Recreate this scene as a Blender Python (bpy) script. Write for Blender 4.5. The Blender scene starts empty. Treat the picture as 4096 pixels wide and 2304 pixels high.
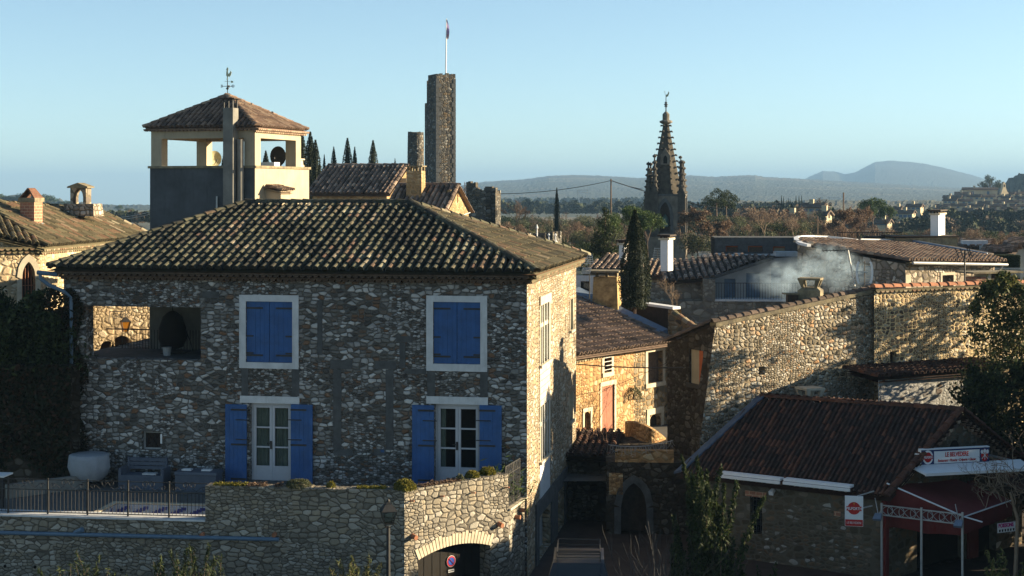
import bpy, math, random
import numpy as np
from mathutils import Vector, Matrix, noise

R = random.Random(11)
PI = math.pi
rad = math.radians
# ---------------------------------------------------------------- camera, world, sun
FOC, CX, HY, CZ = 6255.0, 2048.0, 760.0, 11.2      # focal length in photo pixels, centre column, horizon row, eye height
scene = bpy.context.scene
COL = scene.collection
cam = bpy.data.cameras.new("camera")
camo = bpy.data.objects.new("camera", cam)
COL.objects.link(camo)
camo.location = (0, 0, CZ)
camo.rotation_euler = (PI / 2, 0, 0)
cam.sensor_width = 36
cam.lens = 36 * FOC / 4096
cam.shift_y = -(1152 - HY) / 4096
cam.clip_start = 0.5
cam.clip_end = 40000
scene.camera = camo

SUN_BETA, SUN_ALT = 10.0, 13.0        # sun: to the right of the view, a little beyond the picture plane, low
W = bpy.data.worlds.new("World")
scene.world = W
W.use_nodes = True
nt = W.node_tree
for n in list(nt.nodes): nt.nodes.remove(n)
o_ = nt.nodes.new('ShaderNodeOutputWorld'); b_ = nt.nodes.new('ShaderNodeBackground'); s_ = nt.nodes.new('ShaderNodeTexSky')
s_.sky_type = 'NISHITA'; s_.sun_disc = False
s_.sun_elevation = rad(SUN_ALT)
s_.sun_rotation = rad(90 - SUN_BETA)
s_.air_density = 1.0; s_.dust_density = 0.5; s_.ozone_density = 3.0; s_.altitude = 100
tc_ = nt.nodes.new('ShaderNodeTexCoord'); mp_ = nt.nodes.new('ShaderNodeMapping'); mp_.inputs['Scale'].default_value = (1, 1, 1.5); mp_.inputs['Location'].default_value = (0, 0, .05)
nt.links.new(tc_.outputs['Generated'], mp_.inputs[0]); nt.links.new(mp_.outputs[0], s_.inputs[0])
h_ = nt.nodes.new('ShaderNodeMix'); h_.data_type = 'RGBA'; h_.blend_type = 'MULTIPLY'; h_.inputs[0].default_value = 1
h_.inputs[7].default_value = (1.15, 1.03, .86, 1)
nt.links.new(s_.outputs[0], h_.inputs[6]); nt.links.new(h_.outputs[2], b_.inputs[0])
nt.links.new(b_.outputs[0], o_.inputs[0])
b_.inputs[1].default_value = 0.071
sl = bpy.data.lights.new("sun", 'SUN'); so = bpy.data.objects.new("sun", sl); COL.objects.link(so)
sl.energy = 5.0; sl.angle = rad(0.5); sl.color = (1.0, 0.80, 0.52)
sd = Vector((math.cos(rad(SUN_BETA)) * math.cos(rad(SUN_ALT)), math.sin(rad(SUN_BETA)) * math.cos(rad(SUN_ALT)), math.sin(rad(SUN_ALT))))
so.rotation_euler = (-sd).to_track_quat('-Z', 'Y').to_euler()
so.location = (60, -6, 60)
vs = scene.view_settings
vs.view_transform = 'Standard'; vs.look = 'None'; vs.exposure = 2.1; vs.gamma = 1.0
scene.cycles.max_bounces = 5
scene.cycles.volume_bounces = 0
scene.cycles.transparent_max_bounces = 16

# ---------------------------------------------------------------- geometry helpers
def at(px, py, Y):
    return Vector(((px - CX) * Y / FOC, Y, CZ - (py - HY) * Y / FOC))

class Fr:
    """a building's own frame: u along its front, v going away, rotated by deg about the vertical"""
    def __init__(s, px, Y, deg, z0=0.0):
        s.a = rad(deg); s.z0 = z0
        s.O = Vector(((px - CX) * Y / FOC, Y, z0))
        s.u = Vector((math.cos(s.a), math.sin(s.a), 0)); s.v = Vector((-math.sin(s.a), math.cos(s.a), 0))
    def _hit(s, px, py, n, d):
        dr = Vector(((px - CX) / FOC, 1, -(py - HY) / FOC)); c = Vector((0, 0, CZ))
        t = (d - (c - s.O).dot(n)) / dr.dot(n)
        p = c + dr * t - s.O
        return Vector((p.dot(s.u), p.dot(s.v), p.z))
    def f(s, px, py, v=0.0): return s._hit(px, py, s.v, v)      # on a plane parallel to the front
    def s(s_, px, py, u=0.0): return s_._hit(px, py, s_.u, u)   # on a plane parallel to the side
    def h(s, px, py, z):                                        # on a level plane (z above the frame's base)
        t = (s.z0 + z - CZ) / (-(py - HY) / FOC)
        p = Vector(((px - CX) / FOC * t, t, s.z0 + z)) - s.O
        return Vector((p.dot(s.u), p.dot(s.v), z))

def polyarch(s0, s1, z1, rise, kind, n=12):
    pts = []; w = s1 - s0; m = (s0 + s1) / 2
    for i in range(n + 1):
        x = s0 + w * i / n; q = (x - m) / (w / 2)
        if kind == 'round': z = z1 - rise + rise * math.sqrt(max(0, 1 - q * q))
        elif kind == 'seg': z = z1 - rise * q * q
        else:
            a = abs(q); z = z1 - rise + rise * math.sqrt(max(0, 1 - ((a + .6) / 1.6) ** 2)) / math.sqrt(1 - (.6 / 1.6) ** 2)
        pts.append((x, z))
    return pts

def _l(self, p):
    d = Vector(p) - self.O; return Vector((d.dot(self.u), d.dot(self.v), d.z))
Fr.l = _l

class MB:
    def __init__(s): s.v = []; s.f = []; s.r = []; s.m = []; s.mi = 0; s.rv = None
    def add(s, vs, fs, r=None):
        b = len(s.v); s.v.extend([tuple(x) for x in vs])
        rr = r if r is not None else R.random()
        for f in fs: s.f.append(tuple(b + i for i in f)); s.r.append(rr); s.m.append(s.mi)
    def quad(s, a, b, c, d, r=None): s.add([a, b, c, d], [(0, 1, 2, 3)], r)
    def box(s, x0, x1, y0, y1, z0, z1, r=None, taper=0, ty=None):
        t = taper; q = t if ty is None else ty
        s.add([(x0, y0, z0), (x1, y0, z0), (x1, y1, z0), (x0, y1, z0), (x0 + t, y0 + q, z1), (x1 - t, y0 + q, z1), (x1 - t, y1 - q, z1), (x0 + t, y1 - q, z1)],
              [(0, 3, 2, 1), (4, 5, 6, 7), (0, 1, 5, 4), (1, 2, 6, 5), (2, 3, 7, 6), (3, 0, 4, 7)], r)
    def hexa(s, p, r=None):
        s.add(p, [(0, 3, 2, 1), (4, 5, 6, 7), (0, 1, 5, 4), (1, 2, 6, 5), (2, 3, 7, 6), (3, 0, 4, 7)], r)
    def bar(s, a, b, w, h=None, up=(0, 0, 1), r=None):
        a = Vector(a); b = Vector(b); h = w if h is None else h
        d = (b - a).normalized(); u = Vector(up)
        if abs(d.dot(u)) > .95: u = Vector((1, 0, 0)) if abs(d.x) < .9 else Vector((0, 1, 0))
        x = d.cross(u).normalized() * (w / 2); y = x.cross(d).normalized() * (h / 2)
        s.hexa([a - x - y, a + x - y, b + x - y, b - x - y, a - x + y, a + x + y, b + x + y, b - x + y], r)
    def tube(s, pts, rs, n=6, r=None, cap=True):
        pts = [Vector(p) for p in pts]
        if not hasattr(rs, '__len__'): rs = [rs] * len(pts)
        b = len(s.v); rr = r if r is not None else R.random()
        for i, p in enumerate(pts):
            d = (pts[min(i + 1, len(pts) - 1)] - pts[max(i - 1, 0)])
            d = d.normalized() if d.length > 1e-9 else Vector((0, 0, 1))
            u = Vector((0, 0, 1)) if abs(d.z) < .9 else Vector((1, 0, 0))
            x = d.cross(u).normalized(); y = x.cross(d).normalized()
            for k in range(n):
                a = 2 * PI * k / n; q = p + (x * math.cos(a) + y * math.sin(a)) * rs[i]; s.v.append((q.x, q.y, q.z))
        for i in range(len(pts) - 1):
            for k in range(n):
                k2 = (k + 1) % n
                s.f.append((b + i * n + k, b + (i + 1) * n + k, b + (i + 1) * n + k2, b + i * n + k2)); s.r.append(rr); s.m.append(s.mi)
        if cap:
            s.f.append(tuple(b + k for k in range(n))); s.r.append(rr); s.m.append(s.mi)
            s.f.append(tuple(b + (len(pts) - 1) * n + k for k in reversed(range(n)))); s.r.append(rr); s.m.append(s.mi)
    def lathe(s, c, prof, n=16, r=None, sx=1, sy=1):
        b = len(s.v); rr = r if r is not None else R.random()
        for (q, z) in prof:
            for k in range(n):
                a = 2 * PI * k / n; s.v.append((c[0] + q * sx * math.cos(a), c[1] + q * sy * math.sin(a), c[2] + z))
        for i in range(len(prof) - 1):
            for k in range(n):
                k2 = (k + 1) % n
                s.f.append((b + i * n + k, b + i * n + k2, b + (i + 1) * n + k2, b + (i + 1) * n + k)); s.r.append(rr); s.m.append(s.mi)
        s.f.append(tuple(b + k for k in reversed(range(n)))); s.r.append(rr); s.m.append(s.mi)
        s.f.append(tuple(b + (len(prof) - 1) * n + k for k in range(n))); s.r.append(rr); s.m.append(s.mi)
    def prism(s, poly, ext, r=None):
        """poly: list of points (counter-clockwise seen from outside), ext: vector pointing inwards"""
        n = len(poly); ext = Vector(ext); P = [Vector(p) for p in poly]
        vs_ = P + [p + ext for p in P]
        fs = [tuple(range(n)), tuple(reversed(range(n, 2 * n)))] + [(i, i + n, (i + 1) % n + n, (i + 1) % n) for i in range(n)]
        s.add(vs_, fs, r)
    def build(s, name, mat, parent=None, smooth=False, label=None, cyl=False):
        me = bpy.data.meshes.new(name)
        me.from_pydata(s.v, [], s.f)
        mats = mat if isinstance(mat, (list, tuple)) else [mat]
        for m in mats: me.materials.append(m)
        nf = len(me.polygons)
        if nf:
            if len(mats) > 1: me.polygons.foreach_set('material_index', s.m)
            if smooth: me.polygons.foreach_set('use_smooth', [True] * nf)
            a = me.attributes.new('rnd', 'FLOAT', 'FACE'); a.data.foreach_set('value', s.r)
            co = np.empty(len(me.vertices) * 3, np.float32); me.vertices.foreach_get('co', co); co = co.reshape(-1, 3)
            no = np.empty(nf * 3, np.float32); me.polygons.foreach_get('normal', no); no = no.reshape(-1, 3)
            nl = len(me.loops); lv = np.empty(nl, np.int32); me.loops.foreach_get('vertex_index', lv)
            lt = np.empty(nf, np.int32); me.polygons.foreach_get('loop_total', lt)
            ln = np.repeat(no, lt, axis=0); p = co[lv]
            t = np.stack([-ln[:, 1], ln[:, 0], np.zeros(nl)], 1); L = np.linalg.norm(t, axis=1); flat = (L < .5); L[L < 1e-6] = 1
            t /= L[:, None]
            uu = np.where(flat, p[:, 0], (p * t).sum(1)); vv = np.where(flat, p[:, 1], p[:, 2])
            if cyl: uu = np.where(flat, p[:, 0], np.arctan2(p[:, 1], p[:, 0]) * np.hypot(p[:, 0], p[:, 1]).max())
            uv = me.uv_layers.new(name='UVMap'); uv.data.foreach_set('uv', np.stack([uu, vv], 1).astype(np.float32).ravel())
        me.update()
        ob = bpy.data.objects.new(name, me); COL.objects.link(ob)
        if parent is not None: ob.parent = parent
        if label: ob['label'] = label
        return ob

def thing(name, label, cat, fr=None, loc=None, rz=0.0, group=None):
    o = bpy.data.objects.new(name, None); COL.objects.link(o)
    if fr is not None: o.location = fr.O; o.rotation_euler = (0, 0, fr.a)
    if loc is not None: o.location = loc; o.rotation_euler = (0, 0, rz)
    o.empty_display_size = .3
    o['label'] = label; o['category'] = cat
    if group: o['group'] = group
    return o
def tag(o, label, cat, group=None):
    o['label'] = label; o['category'] = cat
    if group: o['group'] = group
    return o
def struct(o): o['kind'] = 'structure'; return o
def dup(root, loc, rz=None, label=None, sc=None):
    def cp(o, par):
        c = o.copy(); COL.objects.link(c); c.parent = par
        for k in o.children: cp(k, c)
        return c
    c = cp(root, None); c.location = loc
    if rz is not None: c.rotation_euler = (0, 0, rz)
    if sc is not None: c.scale = sc if hasattr(sc, '__len__') else (sc, sc, sc)
    if label: c['label'] = label
    return c

class Wl:
    """a wall line in a frame's xy: s along it, d outwards, z up"""
    def __init__(s, p0, p1):
        s.p0 = Vector((p0[0], p0[1], 0)); d = Vector((p1[0] - p0[0], p1[1] - p0[1], 0)); s.L = d.length; s.t = d.normalized()
        s.n = Vector((s.t.y, -s.t.x, 0))
    def p(s, a, d, z): q = s.p0 + s.t * a + s.n * d; return Vector((q.x, q.y, z))
    def sof(s, pt): return (Vector((pt[0], pt[1], 0)) - s.p0).dot(s.t)
    def box(s, mb, s0, s1, d0, d1, z0, z1, r=None):
        mb.hexa([s.p(s0, d1, z0), s.p(s1, d1, z0), s.p(s1, d0, z0), s.p(s0, d0, z0), s.p(s0, d1, z1), s.p(s1, d1, z1), s.p(s1, d0, z1), s.p(s0, d0, z1)], r)
    def wall(s, mb, z0, top, holes=(), dep=.25, back=None):
        """face with holes (s0,s1,z0,z1[,rise,kind[,dep]]) and reveals; top is a height or [(s,z),...]"""
        if not hasattr(top, '__len__'): top = [(0, top), (s.L, top)]
        def tz(x):
            for (a, b), (c, d) in zip(top, top[1:]):
                if a - 1e-6 <= x <= c + 1e-6: return b + (d - b) * ((x - a) / (c - a) if c > a else 0)
            return top[-1][1]
        xs = sorted(set([round(a, 4) for a, b in top] + [round(x, 4) for h in holes for x in h[:2]]))
        xs = [x for x in xs if -1e-4 <= x <= s.L + 1e-4]
        for x0, x1 in zip(xs, xs[1:]):
            xm = (x0 + x1) / 2; hs = sorted([h for h in holes if h[0] < xm < h[1]], key=lambda h: h[2]); z = z0
            for h in hs:
                if h[2] > z + 1e-4: mb.quad(s.p(x0, 0, z), s.p(x1, 0, z), s.p(x1, 0, h[2]), s.p(x0, 0, h[2]))
                z = h[3]
            mb.quad(s.p(x0, 0, z), s.p(x1, 0, z), s.p(x1, 0, tz(x1)), s.p(x0, 0, tz(x0)))
            bz0 = max([z0] + [h[3] for h in hs])
            if back: mb.quad(s.p(x1, -back, bz0), s.p(x0, -back, bz0), s.p(x0, -back, tz(x0)), s.p(x1, -back, tz(x1))); mb.quad(s.p(x0, 0, tz(x0)), s.p(x1, 0, tz(x1)), s.p(x1, -back, tz(x1)), s.p(x0, -back, tz(x0)))
        for h in holes:
            a, b, c, d = h[:4]; dd = h[6] if len(h) > 6 else dep
            rise = h[4] if len(h) > 4 else 0
            zt = d - rise
            mb.quad(s.p(a, 0, c), s.p(a, -dd, c), s.p(a, -dd, zt), s.p(a, 0, zt)); mb.quad(s.p(b, -dd, c), s.p(b, 0, c), s.p(b, 0, zt), s.p(b, -dd, zt))
            mb.quad(s.p(a, 0, c), s.p(b, 0, c), s.p(b, -dd, c), s.p(a, -dd, c))
            if rise:
                pa = polyarch(a, b, d, rise, h[5])
                for (x0, y0), (x1, y1) in zip(pa, pa[1:]):
                    mb.quad(s.p(x0, 0, y0), s.p(x1, 0, y1), s.p(x1, 0, d + 1e-4), s.p(x0, 0, d + 1e-4))
                    mb.quad(s.p(x0, 0, y0), s.p(x0, -dd, y0), s.p(x1, -dd, y1), s.p(x1, 0, y1))
            else: mb.quad(s.p(a, -dd, d), s.p(b, -dd, d), s.p(b, 0, d), s.p(a, 0, d))

def pip(x, y, poly):
    c = False; j = len(poly) - 1
    for i in range(len(poly)):
        xi, yi = poly[i]; xj, yj = poly[j]
        if (yi > y) != (yj > y) and x < (xj - xi) * (y - yi) / (yj - yi) + xi: c = not c
        j = i
    return c

def tiles(mb, O, E, poly, S, pitch=.25, row=.34, seg=5, chan=True, jit=1.0, rr=None, caps=True, under=True, wild=0.0):
    """canal tiles on a roof plane: O origin, E unit vector along the eave (left to right seen from outside), S unit up-slope; poly in (e,s)"""
    O = Vector(O); E = Vector(E).normalized(); S = Vector(S).normalized(); N = E.cross(S).normalized()
    if N.z < 0: N = -N
    xs = [p[0] for p in poly]; ys = [p[1] for p in poly]
    def P(e, s, n): return O + E * e + S * s + N * n
    n0 = int(math.floor(min(xs) / pitch)) - 1; n1 = int(math.ceil(max(xs) / pitch)) + 1
    m0 = int(math.floor(min(ys) / row)); m1 = int(math.ceil(max(ys) / row)) + 1
    seed = R.random() * 50
    if under:
        pl = [P(x, y, -.05) for x, y in poly]
        mb.add(pl, [tuple(range(len(pl)))], .5); mb.add([p - N * .08 for p in pl], [tuple(reversed(range(len(pl))))], .5)
    for i in range(n0, n1 + 1):
        e = i * pitch; wob = R.uniform(-.012, .012) * jit
        for kind in ((0, 1) if chan else (0,)):
            ec = e + (pitch / 2 if kind else 0)
            for j in range(m0, m1):
                s = j * row
                if not pip(ec, s + row * .5, poly): continue
                first = not pip(ec, s - row * .5, poly) and s <= min(ys) + row
                de = wob + R.uniform(-.012, .012) * jit + .02 * noise.noise(Vector((e * .7, s * .7, seed))); ang = R.uniform(-.03, .03) * jit
                rv = R.random() if rr is None else rr[0] + (rr[1] - rr[0]) * R.random()
                if wild: rv = min(1, max(0, rv * (1 - wild) + wild * (.5 + .9 * noise.noise(Vector((e * .5, s * .5, seed + 9))))))
                lift = (.02 + R.uniform(0, .014) * jit + (.03 if kind == 0 else 0))
                ra, rb = (pitch * .41, pitch * .345) if kind == 0 else (pitch * .33, pitch * .42)
                if kind: rv *= .16
                vs_ = []; L = row * 1.18; s0 = s - row * .05 + R.uniform(-.015, .015) * jit
                for q, (ss, rad_) in enumerate(((s0, ra), (s0 + L, rb))):
                    up = lift if q == 0 else lift - .012
                    for k in range(seg + 1):
                        a = PI * k / seg
                        if kind == 0: n_ = up + rad_ * 1.2 * math.sin(a); x_ = -rad_ * math.cos(a)
                        else: n_ = .055 + up - .012 - rad_ * .5 * math.sin(a); x_ = -rad_ * math.cos(a)
                        vs_.append(P(ec + de + x_ + ang * (ss - s0), ss, n_))
                m = seg + 1
                mb.add(vs_, [(k + 1, k, m + k, m + k + 1) for k in range(seg)], rv)
                if kind == 0:   # visible thickness of the tile's lower lip
                    c = P(ec + de, s0, lift)
                    inner = [c + (Vector(v) - c) * .84 for v in vs_[:m]]
                    mb.add(vs_[:m] + inner, [(k, k + 1, m + k + 1, m + k) for k in range(seg)], min(1, rv * .6 + .1))
                    if first and caps:
                        inn = [v + S * .03 for v in inner]
                        mb.add(inn + [c + S * .03], [tuple(range(m))], .15)

def roofpoly(mb, pts, **kw):
    """pts[0] -> pts[1] is the eave, left to right seen from outside; the others close the slope"""
    P = [Vector(p) for p in pts]; E = (P[1] - P[0]).normalized(); N = E.cross(P[2] - P[0]).normalized(); S = N.cross(E).normalized()
    tiles(mb, P[0], E, [((p - P[0]).dot(E), (p - P[0]).dot(S)) for p in P], S, **kw)

def phit(px, py, P0, P1, P2):
    P0 = Vector(P0); n = (Vector(P1) - P0).cross(Vector(P2) - P0); dr = Vector(((px - CX) / FOC, 1, -(py - HY) / FOC)); c = Vector((0, 0, CZ))
    return c + dr * ((P0 - c).dot(n) / dr.dot(n))

def ridge(mb, a, b, r=.12, step=.36, seg=6, rr=None, up=(0, 0, 1)):
    """cap tiles laid from a to b"""
    a = Vector(a); b = Vector(b); d = (b - a); L = d.length; d.normalize(); n = max(1, int(L / step))
    x = d.cross(Vector(up)).normalized(); y = x.cross(d).normalized()
    for i in range(n):
        s0 = L * i / n - .03; s1 = L * (i + 1) / n + .05; j = R.uniform(-.012, .012); rv = R.random() if rr is None else R.uniform(*rr)
        vs_ = []
        for q, s in enumerate((s0, s1)):
            ra = r * (1.06 if q == 0 else .88)
            for k in range(seg + 1):
                t = PI * k / seg; vs_.append(a + d * s + x * (-ra * math.cos(t) * 1.05 + j) + y * (ra * .9 * math.sin(t) + (.018 if q == 0 else 0) - .02))
        m = seg + 1
        mb.add(vs_, [(k + 1, k, m + k, m + k + 1) for k in range(seg)] + [tuple(range(m))], rv)

def genoise(mb, w, s0, s1, z, rows=2, pitch=.2, out=.1, h=.12, seg=4, r=(0, 1)):
    """rows of half-round tile ends corbelled out under an eave, on wall line w, hanging below z"""
    for k in range(rows):
        d1 = out * (rows - k) + .02; zt = z - h * k
        w.box(mb, s0 - d1 * .0, s1, 0, d1, zt - h * .42, zt, .35)
        n = max(1, int((s1 - s0) / pitch))
        for i in range(n):
            c = s0 + (i + .5) * (s1 - s0) / n + (pitch * .25 if k % 2 else 0); ra = pitch * .42; rv = R.uniform(*r)
            if c + ra > s1 + .05: continue
            vs_ = [w.p(c + ra * math.cos(PI * q / seg), dd, zt - h * .42 - ra * .8 * math.sin(PI * q / seg)) for dd in (d1, 0) for q in range(seg + 1)]
            m = seg + 1
            mb.add(vs_, [(q, q + 1, m + q + 1, m + q) for q in range(seg)] + [tuple(range(m))], rv)

# ---------------------------------------------------------------- materials
def newmat(name):
    m = bpy.data.materials.new(name); m.use_nodes = True; t = m.node_tree
    for n in list(t.nodes): t.nodes.remove(n)
    o = t.nodes.new('ShaderNodeOutputMaterial'); b = t.nodes.new('ShaderNodeBsdfPrincipled'); t.links.new(b.outputs[0], o.inputs[0])
    b.inputs['Specular IOR Level'].default_value = .25
    return m, t, b, o
def ramp(t, stops, fac, const=False):
    r = t.nodes.new('ShaderNodeValToRGB'); cr = r.color_ramp; cr.interpolation = 'CONSTANT' if const else 'LINEAR'
    while len(cr.elements) < len(stops): cr.elements.new(.5)
    for e, (p, c) in zip(cr.elements, stops): e.position = p; e.color = (c[0], c[1], c[2], 1)
    t.links.new(fac, r.inputs[0]); return r.outputs[0]
def math_(t, op, a, b=None, c=None, clamp=False):
    n = t.nodes.new('ShaderNodeMath'); n.operation = op; n.use_clamp = clamp
    for i, x in enumerate((a, b, c)):
        if x is None: continue
        if isinstance(x, (int, float)): n.inputs[i].default_value = x
        else: t.links.new(x, n.inputs[i])
    return n.outputs[0]
def mix_(t, f, a, b, mode='MIX'):
    n = t.nodes.new('ShaderNodeMix'); n.data_type = 'RGBA'; n.blend_type = mode
    for i, x in ((0, f), (6, a), (7, b)):
        if isinstance(x, (int, float)): n.inputs[i].default_value = x
        elif isinstance(x, tuple): n.inputs[i].default_value = (x[0], x[1], x[2], 1)
        else: t.links.new(x, n.inputs[i])
    return n.outputs[2]
def noise_(t, vec, scale, detail=3, rough=.6, out=0):
    n = t.nodes.new('ShaderNodeTexNoise'); n.inputs['Scale'].default_value = scale; n.inputs['Detail'].default_value = detail; n.inputs['Roughness'].default_value = rough
    if vec is not None: t.links.new(vec, n.inputs['Vector'])
    return n.outputs[out]
def smooth_(t, x, a, b):
    n = t.nodes.new('ShaderNodeMapRange'); n.interpolation_type = 'SMOOTHSTEP'
    n.inputs[1].default_value = a; n.inputs[2].default_value = b; t.links.new(x, n.inputs[0]); return n.outputs[0]
def bump_(t, b, h, strength, dist):
    n = t.nodes.new('ShaderNodeBump'); n.inputs['Strength'].default_value = strength; n.inputs['Distance'].default_value = dist
    t.links.new(h, n.inputs['Height']); t.links.new(n.outputs[0], b.inputs['Normal'])
def coord(t, kind='UV'):
    return t.nodes.new('ShaderNodeTexCoord').outputs[kind]

def stone(name, pal, mortar, cell=(.27, .15), gap=.05, bump=1.0, dist=.03, big=.35, second=.55, stain=.5, rand=.88, stainc=(.03, .028, .02), edge=.05, mink=3.0):
    """rubble masonry: irregular stones in their own colours, mortar between them"""
    m, t, b, o = newmat(name)
    uv = coord(t, 'UV')
    d = noise_(t, uv, 2.6, 3, .6, out=1)
    sub = t.nodes.new('ShaderNodeVectorMath'); sub.operation = 'SUBTRACT'; t.links.new(d, sub.inputs[0]); sub.inputs[1].default_value = (.5, .5, .5)
    sc = t.nodes.new('ShaderNodeVectorMath'); sc.operation = 'SCALE'; t.links.new(sub.outputs[0], sc.inputs[0]); sc.inputs['Scale'].default_value = .09
    ad = t.nodes.new('ShaderNodeVectorMath'); ad.operation = 'ADD'; t.links.new(uv, ad.inputs[0]); t.links.new(sc.outputs[0], ad.inputs[1])
    def layer(k):
        mp = t.nodes.new('ShaderNodeMapping'); mp.inputs['Scale'].default_value = (1 / (cell[0] * k), 1 / (cell[1] * k), 1); mp.inputs['Location'].default_value = (k * 3.1, k * 7.7, 0)
        t.links.new(ad.outputs[0], mp.inputs[0])
        v1 = t.nodes.new('ShaderNodeTexVoronoi'); v1.voronoi_dimensions = '2D'; v1.feature = 'F1'
        v2 = t.nodes.new('ShaderNodeTexVoronoi'); v2.voronoi_dimensions = '2D'; v2.feature = 'F2'
        for v in (v1, v2):
            v.distance = 'MINKOWSKI'; v.inputs['Exponent'].default_value = mink; v.inputs['Scale'].default_value = 1; v.inputs['Randomness'].default_value = rand; t.links.new(mp.outputs[0], v.inputs['Vector'])
        e_ = math_(t, 'MULTIPLY', math_(t, 'SUBTRACT', v2.outputs['Distance'], v1.outputs['Distance']), .5)
        e_ = math_(t, 'MINIMUM', e_, math_(t, 'MULTIPLY', math_(t, 'SUBTRACT', .74, v1.outputs['Distance']), .9))
        return v1.outputs['Color'], e_
    c1, e1 = layer(1.0); c2, e2 = layer(second)
    mask = smooth_(t, noise_(t, uv, .55, 1.5, .5), .5, .515)
    col = mix_(t, mask, c1, c2)
    e2s = math_(t, 'MULTIPLY', e2, 1.0)
    mm = t.nodes.new('ShaderNodeMix'); mm.data_type = 'FLOAT'; t.links.new(mask, mm.inputs[0]); t.links.new(e1, mm.inputs[2]); t.links.new(e2s, mm.inputs[3]); e = mm.outputs[0]
    sep = t.nodes.new('ShaderNodeSeparateColor'); t.links.new(col, sep.inputs[0])
    fine = noise_(t, uv, 14, 4, .7)
    edgev = math_(t, 'ADD', e, math_(t, 'MULTIPLY', math_(t, 'SUBTRACT', fine, .5), .05))
    isstone = smooth_(t, edgev, gap, gap + edge)
    base = ramp(t, pal, sep.outputs[0])
    var = ramp(t, [(.0, (.62, .62, .62)), (1, (1.35, 1.35, 1.35))], math_(t, 'ADD', math_(t, 'MULTIPLY', fine, .7), math_(t, 'MULTIPLY', sep.outputs[1], .35)))
    base = mix_(t, 1.0, base, var, 'MULTIPLY')
    mo = mix_(t, noise_(t, uv, 8, 3), tuple(x * .75 for x in mortar), tuple(x * 1.3 for x in mortar))
    c = mix_(t, isstone, mo, base)
    st = smooth_(t, noise_(t, uv, .55, 5, .65), .52, .75)
    c = mix_(t, math_(t, 'MULTIPLY', st, stain), c, mix_(t, .35, stainc, c))
    t.links.new(c, b.inputs['Base Color']); b.inputs['Roughness'].default_value = .92; b.inputs['Specular IOR Level'].default_value = .12
    dome = smooth_(t, edgev, gap * .4, gap + edge * 3.2)
    h = math_(t, 'ADD', math_(t, 'MULTIPLY', dome, .8), math_(t, 'ADD', math_(t, 'MULTIPLY', sep.outputs[2], .5), math_(t, 'MULTIPLY', noise_(t, uv, 20, 5, .75), .5)))
    bump_(t, b, h, bump, dist)
    return m

def plain(name, c, rough=.8, var=.25, scale=4, bump=.0, spec=.25, metal=0, c2=None, streak=0.0, cs='Object'):
    m, t, b, o = newmat(name); v = coord(t, cs)
    n = noise_(t, v, scale, 5, .65)
    lo = tuple(x * (1 - var) for x in c); hi = tuple(x * (1 + var) for x in (c2 or c))
    col = ramp(t, [(.3, lo), (.7, hi)], n)
    if streak:
        mp = t.nodes.new('ShaderNodeMapping'); mp.inputs['Scale'].default_value = (3.5, 3.5, .35); t.links.new(v, mp.inputs[0])
        s = smooth_(t, noise_(t, mp.outputs[0], 1.6, 5, .7), .5, .8)
        col = mix_(t, math_(t, 'MULTIPLY', s, streak), col, tuple(x * .35 for x in c))
    t.links.new(col, b.inputs['Base Color']); b.inputs['Roughness'].default_value = rough; b.inputs['Metallic'].default_value = metal; b.inputs['Specular IOR Level'].default_value = spec
    if bump: bump_(t, b, noise_(t, v, scale * 6, 5, .7), bump, .02)
    return m

def rndmat(name, stops, rough=.85, nscale=9, namt=.5, moss=None, mossat=.55, transl=0, bump=.4, spec=.2):
    """colour by the face's own random value, plus fine noise and lichen"""
    m, t, b, o = newmat(name); v = coord(t, 'Object')
    a = t.nodes.new('ShaderNodeAttribute'); a.attribute_name = 'rnd'
    col = ramp(t, stops, a.outputs['Fac'])
    n = noise_(t, v, nscale, 5, .7)
    col = mix_(t, 1.0, col, ramp(t, [(.25, (1 - namt,) * 3), (.75, (1 + namt,) * 3)], n), 'MULTIPLY')
    if moss:
        k = smooth_(t, noise_(t, v, 5.5, 6, .75), mossat, mossat + .12); col = mix_(t, k, col, moss)
    t.links.new(col, b.inputs['Base Color']); b.inputs['Roughness'].default_value = rough; b.inputs['Specular IOR Level'].default_value = spec
    if bump: bump_(t, b, noise_(t, v, 30, 4, .7), bump, .01)
    if transl:
        tr = t.nodes.new('ShaderNodeBsdfTranslucent'); t.links.new(col, tr.inputs[0]); mx = t.nodes.new('ShaderNodeMixShader'); mx.inputs[0].default_value = transl
        t.links.new(b.outputs[0], mx.inputs[1]); t.links.new(tr.outputs[0], mx.inputs[2]); t.links.new(mx.outputs[0], o.inputs[0])
    return m

G_ = 1.0
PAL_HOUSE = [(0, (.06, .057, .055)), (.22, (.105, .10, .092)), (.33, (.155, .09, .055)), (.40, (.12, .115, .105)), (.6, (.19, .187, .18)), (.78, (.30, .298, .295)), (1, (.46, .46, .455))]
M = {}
M['house_stone'] = stone('house_rubble', PAL_HOUSE, (.095, .092, .085), cell=(.215, .12), gap=.035, bump=1.0, dist=.05)  # front copy of the house rubble: darker palette stands in for shade
M['side_stone'] = stone('house_side_rubble', [(0, (.18, .14, .09)), (.3, (.31, .25, .17)), (.5, (.38, .26, .16)), (.7, (.39, .35, .27)), (1, (.52, .49, .42))], (.23, .195, .14), cell=(.24, .15), gap=.05, bump=1.0, dist=.07)  # side copy of the same rubble: sunlight put into a brighter palette
M['terrace_stone'] = stone('terrace_rubble', [(0, (.13, .12, .10)), (.35, (.19, .175, .145)), (.6, (.23, .2, .15)), (.8, (.26, .245, .21)), (1, (.33, .31, .27))], (.085, .075, .06), cell=(.25, .14), gap=.026, bump=.9, dist=.04, second=.66, stain=.3)
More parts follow.
